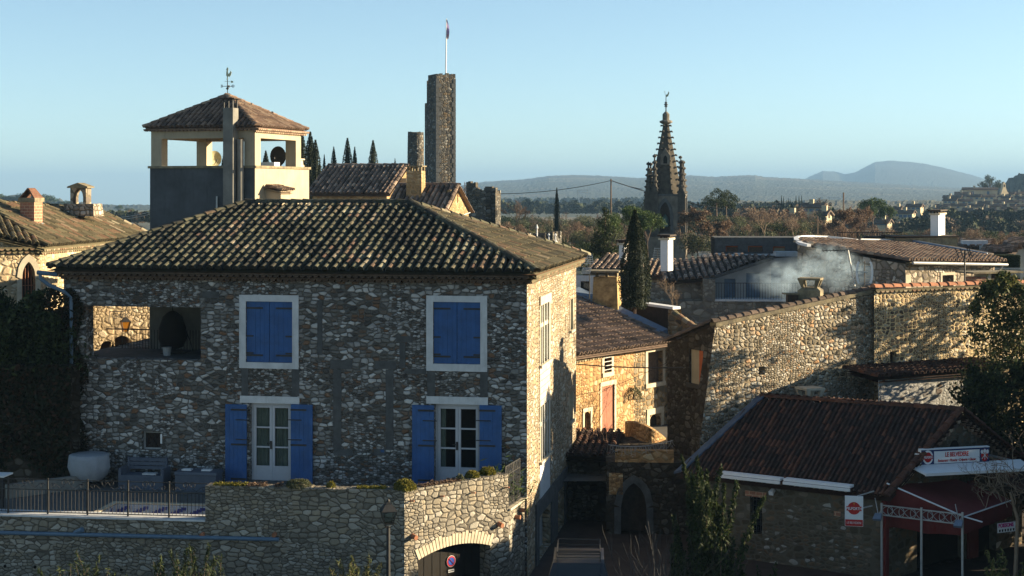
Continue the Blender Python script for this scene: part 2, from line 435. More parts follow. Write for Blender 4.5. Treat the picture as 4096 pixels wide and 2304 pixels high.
M['chapel_stone'] = stone('chapel_rubble', [(0, (.28, .22, .14)), (.4, (.36, .29, .19)), (.7, (.42, .32, .2)), (1, (.5, .44, .33))], (.30, .24, .15), cell=(.34, .24), gap=.05, bump=1.0, dist=.05, stain=.25)
M['ochre_stone'] = stone('ochre_rubble', [(0, (.17, .10, .05)), (.35, (.32, .19, .085)), (.6, (.40, .25, .12)), (.8, (.30, .22, .13)), (1, (.46, .35, .21))], (.27, .17, .08), cell=(.30, .2), gap=.05, bump=1.0, dist=.04)
M['grey_stone'] = stone('grey_ochre_rubble', [(0, (.07, .06, .045)), (.4, (.17, .145, .10)), (.7, (.28, .22, .14)), (1, (.38, .33, .25))], (.24, .165, .085), cell=(.34, .22), gap=.06, bump=1.0, dist=.05)
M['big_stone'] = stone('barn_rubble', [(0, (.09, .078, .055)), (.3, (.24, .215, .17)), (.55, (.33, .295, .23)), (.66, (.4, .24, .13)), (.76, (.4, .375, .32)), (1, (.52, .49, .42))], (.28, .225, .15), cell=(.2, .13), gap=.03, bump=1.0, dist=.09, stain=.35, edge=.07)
M['big_shade'] = stone('barn_end_rubble', [(0, (.025, .021, .016)), (.5, (.045, .038, .03)), (1, (.11, .10, .085))], (.035, .028, .02), cell=(.3, .2), gap=.06, bump=.8, dist=.04, stain=.8)  # shaded copy of the barn rubble: shade put into the dark palette
M['lava_stone'] = stone('dark_pebble_rubble', [(0, (.06, .05, .04)), (.35, (.18, .14, .10)), (.6, (.32, .24, .14)), (.8, (.34, .31, .25)), (1, (.48, .43, .34))], (.5, .39, .22), cell=(.2, .135), gap=.06, bump=1.0, dist=.05, stain=.35, edge=.06)
M['rest_stone'] = stone('restaurant_rubble', [(0, (.065, .052, .036)), (.5, (.10, .083, .058)), (.75, (.13, .085, .05)), (.88, (.15, .135, .11)), (1, (.34, .33, .30))], (.10, .088, .066), cell=(.34, .2), gap=.09, bump=.6, dist=.03, stain=.6)
M['castle_stone'] = stone('castle_rubble', [(0, (.035, .035, .035)), (.4, (.08, .078, .07)), (.62, (.12, .09, .055)), (.8, (.14, .135, .12)), (1, (.22, .215, .2))], (.065, .06, .052), cell=(.46, .32), gap=.05, bump=.9, dist=.08, stain=.4)
M['far_stone'] = stone('village_rubble', [(0, (.18, .13, .07)), (.5, (.30, .21, .11)), (1, (.4, .31, .19))], (.28, .19, .10), cell=(.5, .3), gap=.06, bump=.8, dist=.05, stain=.3)
M['farm_stone'] = stone('tiled_house_rubble', [(0, (.12, .10, .085)), (.4, (.24, .21, .17)), (.7, (.34, .27, .2)), (1, (.46, .43, .37))], (.13, .11, .08), cell=(.42, .34), gap=.06, bump=.9, dist=.05, stain=.3)
M['blue_house_stone'] = stone('lane_house_rubble', [(0, (.10, .09, .08)), (.5, (.17, .155, .13)), (1, (.28, .26, .22))], (.14, .125, .1), cell=(.42, .28), gap=.06, bump=.7, dist=.04)
M['church_stone'] = plain('church_limestone', (.135, .12, .10), .95, .45, 1.4, bump=.5, streak=.6)
M['spire_stone'] = plain('blackened_spire_stone', (.035, .032, .028), .95, .5, 2.5, bump=.6, c2=(.06, .052, .04))
M['eave_dark'] = plain('dark_eave_tiles', (.07, .048, .034), .9, .4, 4, bump=.3)  # front eave tiles, darker than those on the side
M['dressed'] = plain('dressed_limestone', (.42, .37, .28), .9, .2, 3, bump=.3)
M['dressed_grey'] = plain('old_grey_ashlar', (.065, .068, .07), .9, .35, 4, bump=.4, streak=.4)
M['block'] = None
M['whitewash'] = plain('whitewashed_render', (.45, .47, .49), .9, .14, 3, bump=.2, streak=.35)
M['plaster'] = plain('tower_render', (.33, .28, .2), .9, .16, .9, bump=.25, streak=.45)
M['plaster_shade'] = plain('shade_toned_render', (.062, .068, .075), .95, .3, .8, bump=.25, streak=.5)  # tower front: shade put into the base colour; streaks are weathering
M['plaster_grey'] = plain('grey_plaster', (.16, .155, .14), .9, .25, 1.5, bump=.2, streak=.3)
M['plaster_cream'] = plain('cream_plaster', (.30, .255, .18), .9, .15, 1.5, bump=.1, streak=.2)
M['plaster_blue'] = plain('pale_grey_plaster', (.22, .23, .23), .9, .15, 1.5, bump=.1, streak=.2)
M['concrete'] = plain('weathered_concrete', (.13, .115, .09), .95, .4, 3, bump=.6, c2=(.19, .16, .10), streak=.4)
M['zinc'] = plain('zinc_flashing', (.10, .135, .19), .5, .2, 5, spec=.5)
M['white_paint'] = plain('white_paint', (.6, .61, .62), .5, .05, 6, spec=.4)
M['joinery'] = plain('white_joinery', (.36, .38, .42), .6, .05, 5)
M['shutter'] = plain('blue_shutter_paint', (.018, .072, .21), .6, .22, 2.2, bump=.1, spec=.3, streak=.25)
M['iron'] = plain('black_wrought_iron', (.015, .015, .016), .6, .3, 8, spec=.4)
M['dark'] = plain('dark_interior', (.008, .007, .006), .9, .3, 2)
M['dark_wood'] = plain('dark_brown_wood', (.03, .02, .014), .8, .4, 6)
M['wood'] = plain('weathered_brown_wood', (.10, .07, .05), .85, .35, 8)
M['pink_wood'] = plain('faded_red_shutter', (.26, .105, .065), .85, .2, 6, streak=.3)
M['orange_wood'] = plain('varnished_orange_wood', (.33, .07, .015), .5, .15, 6)
M['brick'] = None
M['pipe_blue'] = plain('blue_grey_pipe', (.07, .12, .18), .5, .15, 5, spec=.4)
M['metal'] = plain('galvanised_steel', (.36, .37, .37), .45, .15, 8, spec=.5, metal=.5)
M['grey_metal'] = plain('grey_painted_steel', (.24, .25, .26), .5, .2, 8, spec=.4)
M['red_cloth'] = plain('dark_red_awning_cloth', (.11, .02, .018), .9, .15, 3, bump=.1)
M['red_paint'] = plain('red_enamel', (.36, .015, .015), .4, .05, 3)
M['navy'] = plain('navy_enamel', (.02, .035, .11), .4, .05, 3)
M['magenta'] = plain('magenta_print', (.40, .02, .16), .5, .05, 3)
M['gold'] = plain('gold_print', (.6, .36, .03), .5, .05, 3)
M['terracotta'] = plain('terracotta', (.28, .12, .065), .85, .3, 4, bump=.3)
M['pool_floor'] = plain('terrace_paving', (.09, .088, .085), .85, .15, 2, bump=.1)
M['asphalt'] = plain('street_paving', (.04, .03, .026), .9, .3, 2, bump=.3)
def glass(name, c=(.012, .014, .016), rough=.06):
    m, t, b, o = newmat(name); b.inputs['Base Color'].default_value = (*c, 1); b.inputs['Roughness'].default_value = rough; b.inputs['Specular IOR Level'].default_value = .5
    return m
M['glass'] = glass('window_glass')
M['curtain'] = plain('net_curtain', (.16, .19, .17), .9, .2, 3)
TILE_MOSS = [(0, (.014, .014, .012)), (.3, (.035, .033, .025)), (.5, (.065, .062, .042)), (.68, (.10, .096, .062)), (.78, (.10, .06, .042)), (.88, (.17, .145, .105)), (1, (.22, .205, .14))]
M['tile_moss'] = rndmat('mossy_canal_tiles', TILE_MOSS, nscale=7, namt=.45, moss=(.035, .038, .018), mossat=.54)
M['tile_warm'] = rndmat('warm_canal_tiles', [(0, (.07, .05, .04)), (.3, (.15, .10, .072)), (.6, (.21, .14, .098)), (.8, (.27, .2, .14)), (1, (.34, .27, .19))], nscale=6, namt=.3, moss=(.10, .09, .06), mossat=.6)
M['tile_yellow'] = rndmat('lichened_canal_tiles', [(0, (.035, .03, .02)), (.35, (.09, .077, .045)), (.65, (.145, .125, .075)), (.85, (.16, .09, .055)), (1, (.32, .28, .19))], nscale=6, namt=.3, moss=(.05, .052, .025), mossat=.62)
M['tile_red'] = rndmat('dark_red_roof_tiles', [(0, (.025, .016, .013)), (.5, (.045, .023, .017)), (.85, (.07, .030, .019)), (1, (.11, .045, .026))], nscale=5, namt=.5, moss=(.085, .085, .088), mossat=.60)
M['tile_grey'] = rndmat('grey_brown_canal_tiles', [(0, (.06, .045, .035)), (.4, (.13, .095, .075)), (.7, (.2, .14, .105)), (1, (.32, .24, .18))], nscale=5, namt=.35)
def brickmat(name, c1, c2, mo, w=.3, h=.2, msize=.012):
    m, t, b, o = newmat(name); uv = coord(t, 'UV'); k = t.nodes.new('ShaderNodeTexBrick'); t.links.new(uv, k.inputs[0])
    k.inputs['Color1'].default_value = (*c1, 1); k.inputs['Color2'].default_value = (*c2, 1); k.inputs['Mortar'].default_value = (*mo, 1)
    k.inputs['Scale'].default_value = 1; k.inputs['Brick Width'].default_value = w; k.inputs['Row Height'].default_value = h; k.inputs['Mortar Size'].default_value = msize
    c = mix_(t, 1.0, k.outputs[0], ramp(t, [(.3, (.75,) * 3), (.7, (1.2,) * 3)], noise_(t, uv, 7, 4, .7)), 'MULTIPLY')
    t.links.new(c, b.inputs['Base Color']); b.inputs['Roughness'].default_value = .9; bump_(t, b, math_(t, 'SUBTRACT', noise_(t, uv, 25, 3), k.outputs[1]), .6, .015)
    return m
M['block'] = brickmat('concrete_blocks', (.36, .33, .28), (.44, .41, .36), (.25, .22, .17), .5, .2)
M['brick'] = brickmat('pink_brick', (.33, .15, .095), (.25, .115, .075), (.42, .3, .2), .22, .11, .01)
M['redbrick'] = brickmat('flat_red_brick', (.14, .06, .04), (.10, .045, .03), (.12, .08, .05), .22, .07, .01)
# foliage
def leafmat(name, a, b, c, tr=.25): return rndmat(name, [(0, a), (.5, b), (1, c)], rough=.7, nscale=1.5, namt=.3, transl=tr, bump=0, spec=.15)
M['leaf_dark'] = leafmat('dark_evergreen_leaves', (.008, .014, .006), (.02, .033, .012), (.045, .06, .02))
M['leaf_cypress'] = leafmat('cypress_needles', (.007, .013, .008), (.016, .026, .013), (.04, .05, .022), .1)
M['leaf_pine'] = leafmat('pine_needles', (.015, .03, .012), (.04, .07, .02), (.075, .11, .03))
M['leaf_olive'] = leafmat('grey_green_leaves', (.03, .04, .02), (.07, .08, .04), (.12, .12, .07))
M['leaf_brown'] = leafmat('withered_brown_leaves', (.055, .036, .026), (.115, .075, .052), (.2, .14, .095))
M['leaf_oleander'] = leafmat('oleander_leaves', (.012, .022, .008), (.05, .065, .02), (.14, .13, .05))
M['leaf_yellow'] = leafmat('yellow_green_leaves', (.05, .055, .01), (.13, .12, .02), (.2, .17, .03))
M['leaf_ivy'] = leafmat('ivy_leaves', (.006, .010, .004), (.014, .018, .008), (.04, .018, .01), .1)
M['bark'] = plain('grey_brown_bark', (.075, .055, .045), .95, .35, 5)
M['bark_blue'] = plain('dark_twig_bark', (.035, .035, .036), .9, .3, 5)
M['bark_pale'] = plain('pale_twig_bark', (.16, .12, .085), .9, .3, 5)
M['bark_red'] = plain('reddish_twig_bark', (.13, .08, .06), .9, .3, 5)
# ================================================================ street and terrace ground
mb = MB(); mb.add([(-90, 20, 0), (90, 20, 0), (90, 72, 0), (-90, 72, 0)], [(0, 1, 2, 3)])
struct(mb.build('street', M['asphalt']))

# ================================================================ main stone house
H = Fr(2108, 45, -10)
UL = H.f(255, 1100).x; HD = 10.6; HT = 8.72; RZ = 10.68; OV = .36
house = thing('stone_house', 'large grey rubble stone house with blue shutters and a mossy hipped tile roof', 'house', H)
fw = Wl((UL, 0), (0, 0)); sw = Wl((0, 0), (0, HD))
def S_(px, py): p = H.f(px, py); return p.x - UL, p.z
def rect(x0, x1, y0, y1):
    a = S_(x0, (y0 + y1) / 2)[0]; b = S_(x1, (y0 + y1) / 2)[0]; m = (x0 + x1) / 2
    return (a, b, S_(m, y1)[1], S_(m, y0)[1])
LOG = rect(345, 803, 1227, 1438); SM = rect(567, 643, 1727, 1800)
UPL = rect(984, 1170, 1206, 1450); UPR = rect(1733, 1922, 1208, 1456)
DRL = rect(1001, 1167, 1614, 1924); DRR = rect(1739, 1920, 1618, 1931)
mb = MB()
fw.wall(mb, 0, HT, [LOG + (0, 'x', .5), SM, UPL + (0, 'x', .1), UPR + (0, 'x', .1), DRL, DRR])
mb.quad((UL, 0, 0), (UL, 0, HT), (UL, .5, HT), (UL, .5, 0))
zl = LOG[2]
mb.quad((UL, .5, 0), (UL, .5, zl), (UL, HD, zl), (UL, HD, 0)); ub = H.f(598, 1300, 3.0).x
mb.quad((ub, 3.0, zl), (ub, 3.0, HT), (ub, HD, HT), (ub, HD, zl)); mb.quad((UL, .5, zl - .02), (ub, .5, zl - .02), (ub, HD, zl - .02), (UL, HD, zl - .02))
mb.quad((UL, HD, 0), (UL, HD, zl), (ub, HD, zl), (ub, HD, 0)); mb.quad((ub, HD, 0), (ub, HD, HT), (0, HD, HT), (0, HD, 0)); mb.quad((UL, .5, HT), (ub + .3, .5, HT), (ub + .3, HD, HT), (UL, HD, HT))
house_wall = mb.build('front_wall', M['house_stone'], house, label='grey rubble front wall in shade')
# side wall with its windows
def T_(px, py): p = H.s(px, py); return p.y, p.z
def srect(x0, x1, y0, y1):
    m = (x0 + x1) / 2
    return (T_(x0, 1300)[0], T_(x1, 1300)[0], T_(m, y1)[1], T_(m, y0)[1])
SW1 = srect(2159, 2199, 1212, 1447); SW2 = srect(2159, 2199, 1612, 1825); SV1 = srect(2279, 2292, 1197, 1318); SV2 = srect(2277, 2291, 1572, 1680)
GD = srect(2152, 2202, 2040, 2290); GD = (GD[0], GD[1], 0.02, GD[3])
GE = srect(2226, 2256, 2010, 2230); GE = (GE[0], GE[1], 0.02, GE[3])
mb = MB(); sw.wall(mb, 0, HT, [SW1, SW2, SV1, SV2, GD + (.35, 'seg', .3), GE])
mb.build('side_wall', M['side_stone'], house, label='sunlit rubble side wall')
# loggia interior
v1 = 3.0; ub = H.f(598, 1300, v1).x; ur = UL + LOG[1] + .02
mb = MB(); mb.quad((ub, v1, zl), (ur, v1, zl), (ur, v1, LOG[3] + .1), (ub, v1, LOG[3] + .1)); mb.quad((ur, .5, zl), (ur, .5, LOG[3] + .1), (ur, v1, LOG[3] + .1), (ur, v1, zl))
mb.quad((ub, v1, zl), (ub, v1, LOG[3] + .1), (ub, v1 + .25, LOG[3] + .1), (ub, v1 + .25, zl)); mb.quad((UL, .02, LOG[3] + .1), (ur, .02, LOG[3] + .1), (ur, v1 + .25, LOG[3] + .1), (UL, v1 + .25, LOG[3] + .1))
mb.build('loggia_plaster', M['plaster_grey'], house)
mb = MB(); mb.box(UL, ur, .5, v1 + .25, zl - .3, zl); mb.build('loggia_floor', M['dressed_grey'], house)
mb = MB()
for i in range(40):
    x = UL + .55 + i * .1; mb.tube([(x, 3.0, zl), (x, 3.0, zl + .62)], .012, 4)
mb.bar((UL, 3.0, zl + .62), (ub, 3.0, zl + .62), .04); mb.build('loggia_railing', M['iron'], house)

# closed upper shutters, each leaf with its strap hinges
def strap(parent, x0, x1, z, y, th=.05, dep=.02):
    m_ = MB(); m_.box(min(x0, x1), max(x0, x1), y - dep, y, z - th / 2, z + th / 2); m_.build('strap_hinge', M['iron'], parent)
def leaf(x0, x1, y, z0, z1, hz, side, lab, mid=()):
    m_ = MB(); n = 5; w = (x1 - x0) / n
    for i in range(n): m_.box(x0 + i * w + .003, x0 + (i + 1) * w - .003, y, y + .04, z0, z1)
    m_.box(x0 + .01, x1 - .01, y + .008, y + .038, z0 + .01, z1 - .01)
    o = m_.build('shutter', M['shutter'], house, label=lab)
    for z in hz:
        a = x0 if side < 0 else x1; strap(o, a - side * -.0, a - side * (x1 - x0) * .72, z, y - .002)
    for z, f in mid:
        a = x0 if side < 0 else x1; strap(o, a, a - side * (x1 - x0) * f, z, y - .002, .045)
    return o
for (r, nm) in ((UPL, 'left'), (UPR, 'right')):
    a, b, c, d = r; a += UL; b += UL; h = d - c; m = (a + b) / 2
    leaf(a + .006, m - .004, .03, c + .006, d - .006, (d - .11 * h, c + .115 * h), -1, 'blue shutter leaf closed over upper window', ((c + .43 * h, .3), (c + .15 * h, .3)))
    leaf(m + .004, b - .006, .03, c + .006, d - .006, (d - .11 * h, c + .115 * h), 1, 'blue shutter leaf closed over upper window', ((c + .43 * h, .3), (c + .15 * h, .3)))
# whitewashed surrounds
def frame4(r, x0, x1, y0, y1, name='window_surround'):
    A = rect(x0, x1, y0, y1); m_ = MB(); a, b, c, d = r; t = .035
    fw.box(m_, A[0], A[1], 0, t, d, A[3]); fw.box(m_, A[0], A[1], 0, t, A[2], c); fw.box(m_, A[0], a, 0, t, c, d); fw.box(m_, b, A[1], 0, t, c, d)
    m_.build(name, M['whitewash'], house)
frame4(UPL, 958, 1195, 1180, 1474); frame4(UPR, 1706, 1949, 1183, 1485)
for x0, x1, y0, y1 in ((961, 1198, 1585, 1613), (1706, 1952, 1587, 1617)):
    A = rect(x0, x1, y0, y1); m_ = MB(); fw.box(m_, A[0], A[1], 0, .03, A[2], A[3]); m_.build('door_lintel', M['whitewash'], house)
# French doors
def french(r, curtain, lab):
    a, b, c, d = r; a += UL; b += UL; m_ = MB(); y = .13; W_ = .07
    m_.box(a, a + W_, y, y + .07, c, d); m_.box(b - W_, b, y, y + .07, c, d); m_.box(a + W_, b - W_, y, y + .07, d - W_, d); m_.box(a + W_, b - W_, y, y + .07, c, c + .04)
    mid = (a + b) / 2
    for (x0, x1) in ((a + W_, mid - .004), (mid + .004, b - W_)):
        s_ = .075; z0 = c + .04; z1 = d - W_; h = z1 - z0
        m_.box(x0, x0 + s_, y - .015, y + .05, z0, z1); m_.box(x1 - s_, x1, y - .015, y + .05, z0, z1)
        m_.box(x0 + s_, x1 - s_, y - .015, y + .05, z1 - s_, z1); m_.box(x0 + s_, x1 - s_, y - .004, y + .05, z0, z0 + .36)
        for k in (1, 2): zz = z0 + .36 + (z1 - s_ - z0 - .36) * k / 3; m_.box(x0 + s_, x1 - s_, y - .01, y + .04, zz - .022, zz + .022)
        m_.box(x0 + s_, x1 - s_, y - .014, y + .04, z0 + .34, z0 + .385)
    o = m_.build('french_door', M['joinery'], house, label=lab)
    g = MB(); g.quad((a + W_, y + .03, c + .3), (b - W_, y + .03, c + .3), (b - W_, y + .03, d - W_), (a + W_, y + .03, d - W_)); g.build('door_pane', GLS, o)
    m2 = MB(); m2.box(mid - .012 - .05, mid + .02 - .02, y - .045, y - .02, c + .93, c + 1.17); m2.box(mid - .16, mid - .03, y - .06, y - .04, c + 1.08, c + 1.1); m2.build('door_handle', M['iron'], o)
    cu = MB(); n = 40; zb = c + .1; zt = d - .02
    rng = [(a + .05, b - .05)] if curtain else [(a + .05, a + .28)]
    for (x0, x1) in rng:
        nn = int((x1 - x0) / .03)
        for i in range(nn):
            q0 = x0 + (x1 - x0) * i / nn; q1 = x0 + (x1 - x0) * (i + 1) / nn
            cu.quad((q0, .235 + .02 * math.sin(i * 1.3), zb), (q1, .235 + .02 * math.sin((i + 1) * 1.3), zb), (q1, .235 + .02 * math.sin((i + 1) * 1.3), zt), (q0, .235 + .02 * math.sin(i * 1.3), zt))
    cu.build('curtain', M['curtain'], o)
    bk = MB(); bk.box(a - .1, b + .1, 1.5, 1.6, c - .2, d + .1); bk.box(a - .2, a - .1, .26, 1.6, c - .2, d + .1); bk.box(b + .1, b + .2, .26, 1.6, c - .2, d + .1); bk.box(a - .2, b + .2, .26, 1.6, d + .1, d + .2); bk.build('room_interior', M['dark'], house)
    return o
def trglass(name):
    m, t, b, o = newmat(name); b.inputs['Base Color'].default_value = (.01, .012, .014, 1); b.inputs['Roughness'].default_value = .04
    tr = t.nodes.new('ShaderNodeBsdfTransparent'); tr.inputs[0].default_value = (.75, .8, .78, 1); mx = t.nodes.new('ShaderNodeMixShader'); mx.inputs[0].default_value = .82
    t.links.new(b.outputs[0], mx.inputs[1]); t.links.new(tr.outputs[0], mx.inputs[2]); t.links.new(mx.outputs[0], o.inputs[0]); return m
GLS = trglass('clear_window_glass')
french(DRL, True, 'white French door with drawn net curtains'); french(DRR, False, 'white French door with a dark room behind')
for r in (DRL, DRR):
    a, b, c, d = r; m_ = MB(); fw.box(m_, a - .06, b + .06, -.2, .14, c - .14, c - .002); m_.build('door_step', M['dressed_grey'], house)
# open shutters by the doors
for (x0, x1, y0, y1, sd_) in ((905, 991, 1616, 1935, 1), (1167, 1254, 1617, 1940, -1), (1651, 1739, 1619, 1941, 1), (1920, 2009, 1620, 1943, -1)):
    A = rect(x0, x1, y0, y1); a, b, c, d = A; h = d - c
    o = leaf(a + UL, b + UL, -.1, c, d, (d - .065 * h, c + .5 * h, c + .07 * h), sd_, 'blue shutter leaf folded open beside French door')
    m_ = MB(); e = (b if sd_ > 0 else a) + UL
    for f in (.81, .565): m_.box(min(e + sd_ * .09, e - sd_ * .33), max(e + sd_ * .09, e - sd_ * .33), -.14, -.105, c + f * h - .012, c + f * h + .012)
    f2 = (a if sd_ > 0 else b) + UL; m_.box(min(f2 - sd_ * .1, f2), max(f2 - sd_ * .1, f2), -.1, -.02, c + .5 * h - .03, c + .5 * h + .03)
    m_.build('shutter_catch', M['iron'], o)
# remains of older openings in grey ashlar, flush strips standing a little proud
for x0, x1, y0, y1 in ((1333, 1366, 1478, 1795), (1543, 1574, 1478, 1800), (1322, 1408, 1440, 1476), (1500, 1585, 1443, 1476), (1335, 1412, 1796, 1822), (1495, 1542, 1796, 1822),
                       (966, 993, 1476, 1584), (1168, 1197, 1476, 1584), (1709, 1740, 1487, 1586), (1921, 1951, 1487, 1586), (1598, 1622, 1370, 1472), (1585, 1650, 1345, 1368), (1618, 1705, 1476, 1496),
                       (809, 877, 1165, 1192), (1270, 1290, 1200, 1420)):
    A = rect(x0, x1, y0, y1); m_ = MB(); fw.box(m_, A[0], A[1], -.02, .014, A[2], A[3]); m_.build('walled_up_frame', M['dressed_grey'], house)
# small window
a, b, c, d = SM; m_ = MB(); fw.box(m_, a, b, -.22, -.2, c, d); m_.build('small_window_pane', M['glass'], house)
m_ = MB()
for z0, z1 in ((c, c + .05), (d - .05, d)): fw.box(m_, a, b, -.2, -.15, z0, z1)
for s0, s1 in ((a, a + .05), (b - .05, b)): fw.box(m_, s0, s1, -.2, -.15, c + .05, d - .05)
m_.build('small_window_frame', M['grey_metal'], house)
# side windows
def swin(r, bars, lab):
    a, b, c, d = r; m_ = MB(); sw.box(m_, a, b, -.24, -.22, c, d); m_.build('side_window_pane', M['curtain'], house)
    m_ = MB(); n = 2 if bars else 1
    for k in range(n + 1): s = a + (b - a) * k / n; sw.box(m_, s - .05, s + .05, -.22, -.02 if 0 < k < n else .02, c, d)
    if bars: z = c + (d - c) * .64; sw.box(m_, a, b, -.22, -.04, z - .06, z + .06)
    sw.box(m_, a, b, -.22, -.1, d - .06, d); sw.box(m_, a - .12, b + .12, -.24, .09, c - .09, c)
    m_.build('side_window_frame', M['dressed'], house, label=lab)
    m_ = MB()
    for k in range(4): s = a + (b - a) * (k + .5) / 4; m_.tube([sw.p(s, .03, c), sw.p(s, .03, d)], .012, 4)
    if bars: m_.build('window_bars', M['white_paint'], house)
swin(SW1, 1, 'mullioned window high in the sunlit side wall'); swin(SW2, 1, 'mullioned window low in the side wall'); swin(SV1, 0, 'narrow window near the far end'); swin(SV2, 0, 'narrow window in the shaded strip')
a, b, c, d = SW1; m_ = MB(); sw.box(m_, a - .1, b + .1, 0, .05, d, T_(2180, 1178)[1]); m_.build('window_lintel', M['dressed'], house)
m_ = MB(); sw.box(m_, SW1[0], SW1[1], -.1, .012, SW2[3], SW1[2] - .1); m_.build('block_infill', M['block'], house)
m_ = MB(); sw.box(m_, SW1[0], SW1[1], -.1, .012, T_(2185, 1985)[1], SW2[2] - .1); m_.build('plastered_infill', M['whitewash'], house)
a, b, c, d = GD; m_ = MB(); sw.box(m_, a, b, -.3, -.26, c, d); sw.box(m_, GE[0], GE[1], -.25, -.22, GE[2], GE[3]); m_.build('garage_door', M['grey_metal'], house)
m_ = MB(); z = GD[3] + .05
sw.box(m_, GD[0] - .55, GD[0], 0, .05, 0, z); sw.box(m_, GD[1], GE[0], 0, .05, 0, z); sw.box(m_, GD[0] - .55, GE[1] + .5, 0, .06, z, z + .45); sw.box(m_, GE[1], GE[1] + .5, 0, .05, 0, z)
m_.build('smooth_stone_surround', M['dressed_grey'], house)
# roof
ze = HT + .09
h0 = .36 + 5.3; rise = RZ - ze
SF = Vector((0, h0, rise)).normalized(); lf = math.hypot(h0, rise)
ru = -4.75; rl = -10.35; eL = UL - OV; eR = OV; W_ = eR - eL
mb = MB()
tiles(mb, (eL, -OV, ze), (1, 0, 0), [(0, 0), (W_, 0), (ru - eL, lf), (rl - eL, lf)], SF, .272, .37, 6, wild=.5, jit=1.6)
hr = eR - ru; SR = Vector((-hr, 0, rise)).normalized(); lr = math.hypot(hr, rise); DD = HD + 2 * OV
hl = rl - eL; SL = Vector((hl, 0, rise)).normalized(); ll = math.hypot(hl, rise)
mb2 = MB(); tiles(mb2, (eR, -OV, ze), (0, 1, 0), [(0, 0), (DD, 0), (DD / 2, lr)], SR, .272, .37, 5, wild=.25, jit=1.4)
tiles(mb, (eL, HD + OV, ze), (0, -1, 0), [(0, 0), (DD, 0), (DD / 2, ll)], SL, .262, .335, 4, chan=False)
mb.quad((eL, HD + OV, ze), (rl, HD / 2, RZ), (ru, HD / 2, RZ), (eR, HD + OV, ze))
roof = mb.build('roof', M['tile_moss'], house, smooth=False)
mb2.build('hip_roof_slope', M['tile_yellow'], house, label='lichened right hip slope of the roof')
mb = MB()
ridge(mb, (eL + .05, -OV + .05, ze + .09), (rl, HD / 2, RZ + .1), .15, .4, rr=(.25, .75)); ridge(mb, (ru, HD / 2, RZ + .1), (eR - .05, -OV + .05, ze + .09), .15, .4, rr=(.1, .6))
ridge(mb, (rl, HD / 2, RZ + .1), (ru, HD / 2, RZ + .1), .15, .4, rr=(.2, .6)); ridge(mb, (ru, HD / 2, RZ + .1), (eR, HD + OV, ze + .09), .15, .4); ridge(mb, (eL, HD + OV, ze + .09), (rl, HD / 2, RZ + .1), .15, .4)
mb.build('ridge_tiles', M['tile_moss'], roof)
mb = MB(); genoise(mb, fw, -.1, fw.L + .1, HT + .03, 2, .2, .14, .13, r=(.1, .75)); mb.build('tiled_eaves', M['eave_dark'], house)
mb = MB(); genoise(mb, sw, -.15, sw.L + .1, HT + .03, 2, .2, .14, .13, r=(.4, .95)); mb.build('side_tiled_eaves', M['tile_yellow'], house)
mb = MB(); mb.add([(eL, -OV, ze - .03), (eR, -OV, ze - .03), (eR, HD + OV, ze - .03), (eL, HD + OV, ze - .03)], [(0, 3, 2, 1)]); mb.build('eave_soffit', M['terracotta'], house)
# gutter elbow and downpipe at the left end
def hp(px, py, v=-.25): q = H.f(px, py, v); return (q.x, v, q.z)
mb = MB(); mb.tube([hp(160, 1092), hp(163, 1115), hp(195, 1140), hp(255, 1165), hp(285, 1190, -.12), hp(286, 1500, -.12), hp(281, 1880, -.12), hp(270, 1925, -.12)], [.055] * 8, 10)
mb.tube([hp(150, 1090), hp(230, 1098)], .07, 8)
mb.build('downpipe', M['pipe_blue'], house)
q = H.f(1530, 1804); mb = MB(); mb.box(q.x - .05, q.x + .05, -.02, -.001, q.z - .035, q.z + .035); mb.build('blue_number_plate', M['shutter'], house)
q = H.f(646, 1755); mb = MB(); mb.box(q.x - .025, q.x + .025, -.03, -.001, q.z - .14, q.z + .14); tag(mb.build('wall_thermometer', M['white_paint']), 'small white thermometer on the wall beside the little square window', 'thermometer')
bpy.data.objects['wall_thermometer'].location = H.O; bpy.data.objects['wall_thermometer'].rotation_euler = (0, 0, H.a)

# rough ivy on the left end of the house front (leaves hugging the wall)
def leaves(mb, pts, size, n_dir=None, spread=1.0, asp=.5, r=(0, 1), up=0.0):
    for p in pts:
        d = Vector((R.gauss(0, 1), R.gauss(0, 1), R.gauss(0, 1)))
        if n_dir is not None: d = d * spread + Vector(n_dir) * 1.2
        d.normalize(); s = size * R.uniform(.6, 1.4)
        e = Vector((R.gauss(0, 1), R.gauss(0, 1), R.gauss(0, 1) + up)); x = d.cross(e)
        if x.length < 1e-3: continue
        x.normalize(); y = d.cross(x).normalized() if not up else (e - d * e.dot(d)).normalized()
        if up: x = d.cross(y).normalized()
        p = Vector(p); rv = R.uniform(*r)
        mb.add([p - y * s, p + x * s * asp, p + y * s, p - x * s * asp], [(0, 1, 2, 3)], rv)
ivy = MB(); pts = []
for i in range(5200):
    z = R.uniform(1.5, 8.2); edge = .95 + .9 * noise.noise(Vector((z * .6, 3, 0))) - .11 * (z - 3)
    x = R.uniform(-.6, 1) * max(.25, edge); 
    pts.append((UL + x - .1, -.06 - abs(R.gauss(0, .05)), z))
leaves(ivy, pts, .06, (0, -1, 0), 1.0, .6)
iv = ivy.build('ivy', M['leaf_ivy']); iv.location = H.O; iv.rotation_euler = (0, 0, H.a); tag(iv, 'dark ivy climbing the left end of the stone house front', 'ivy')

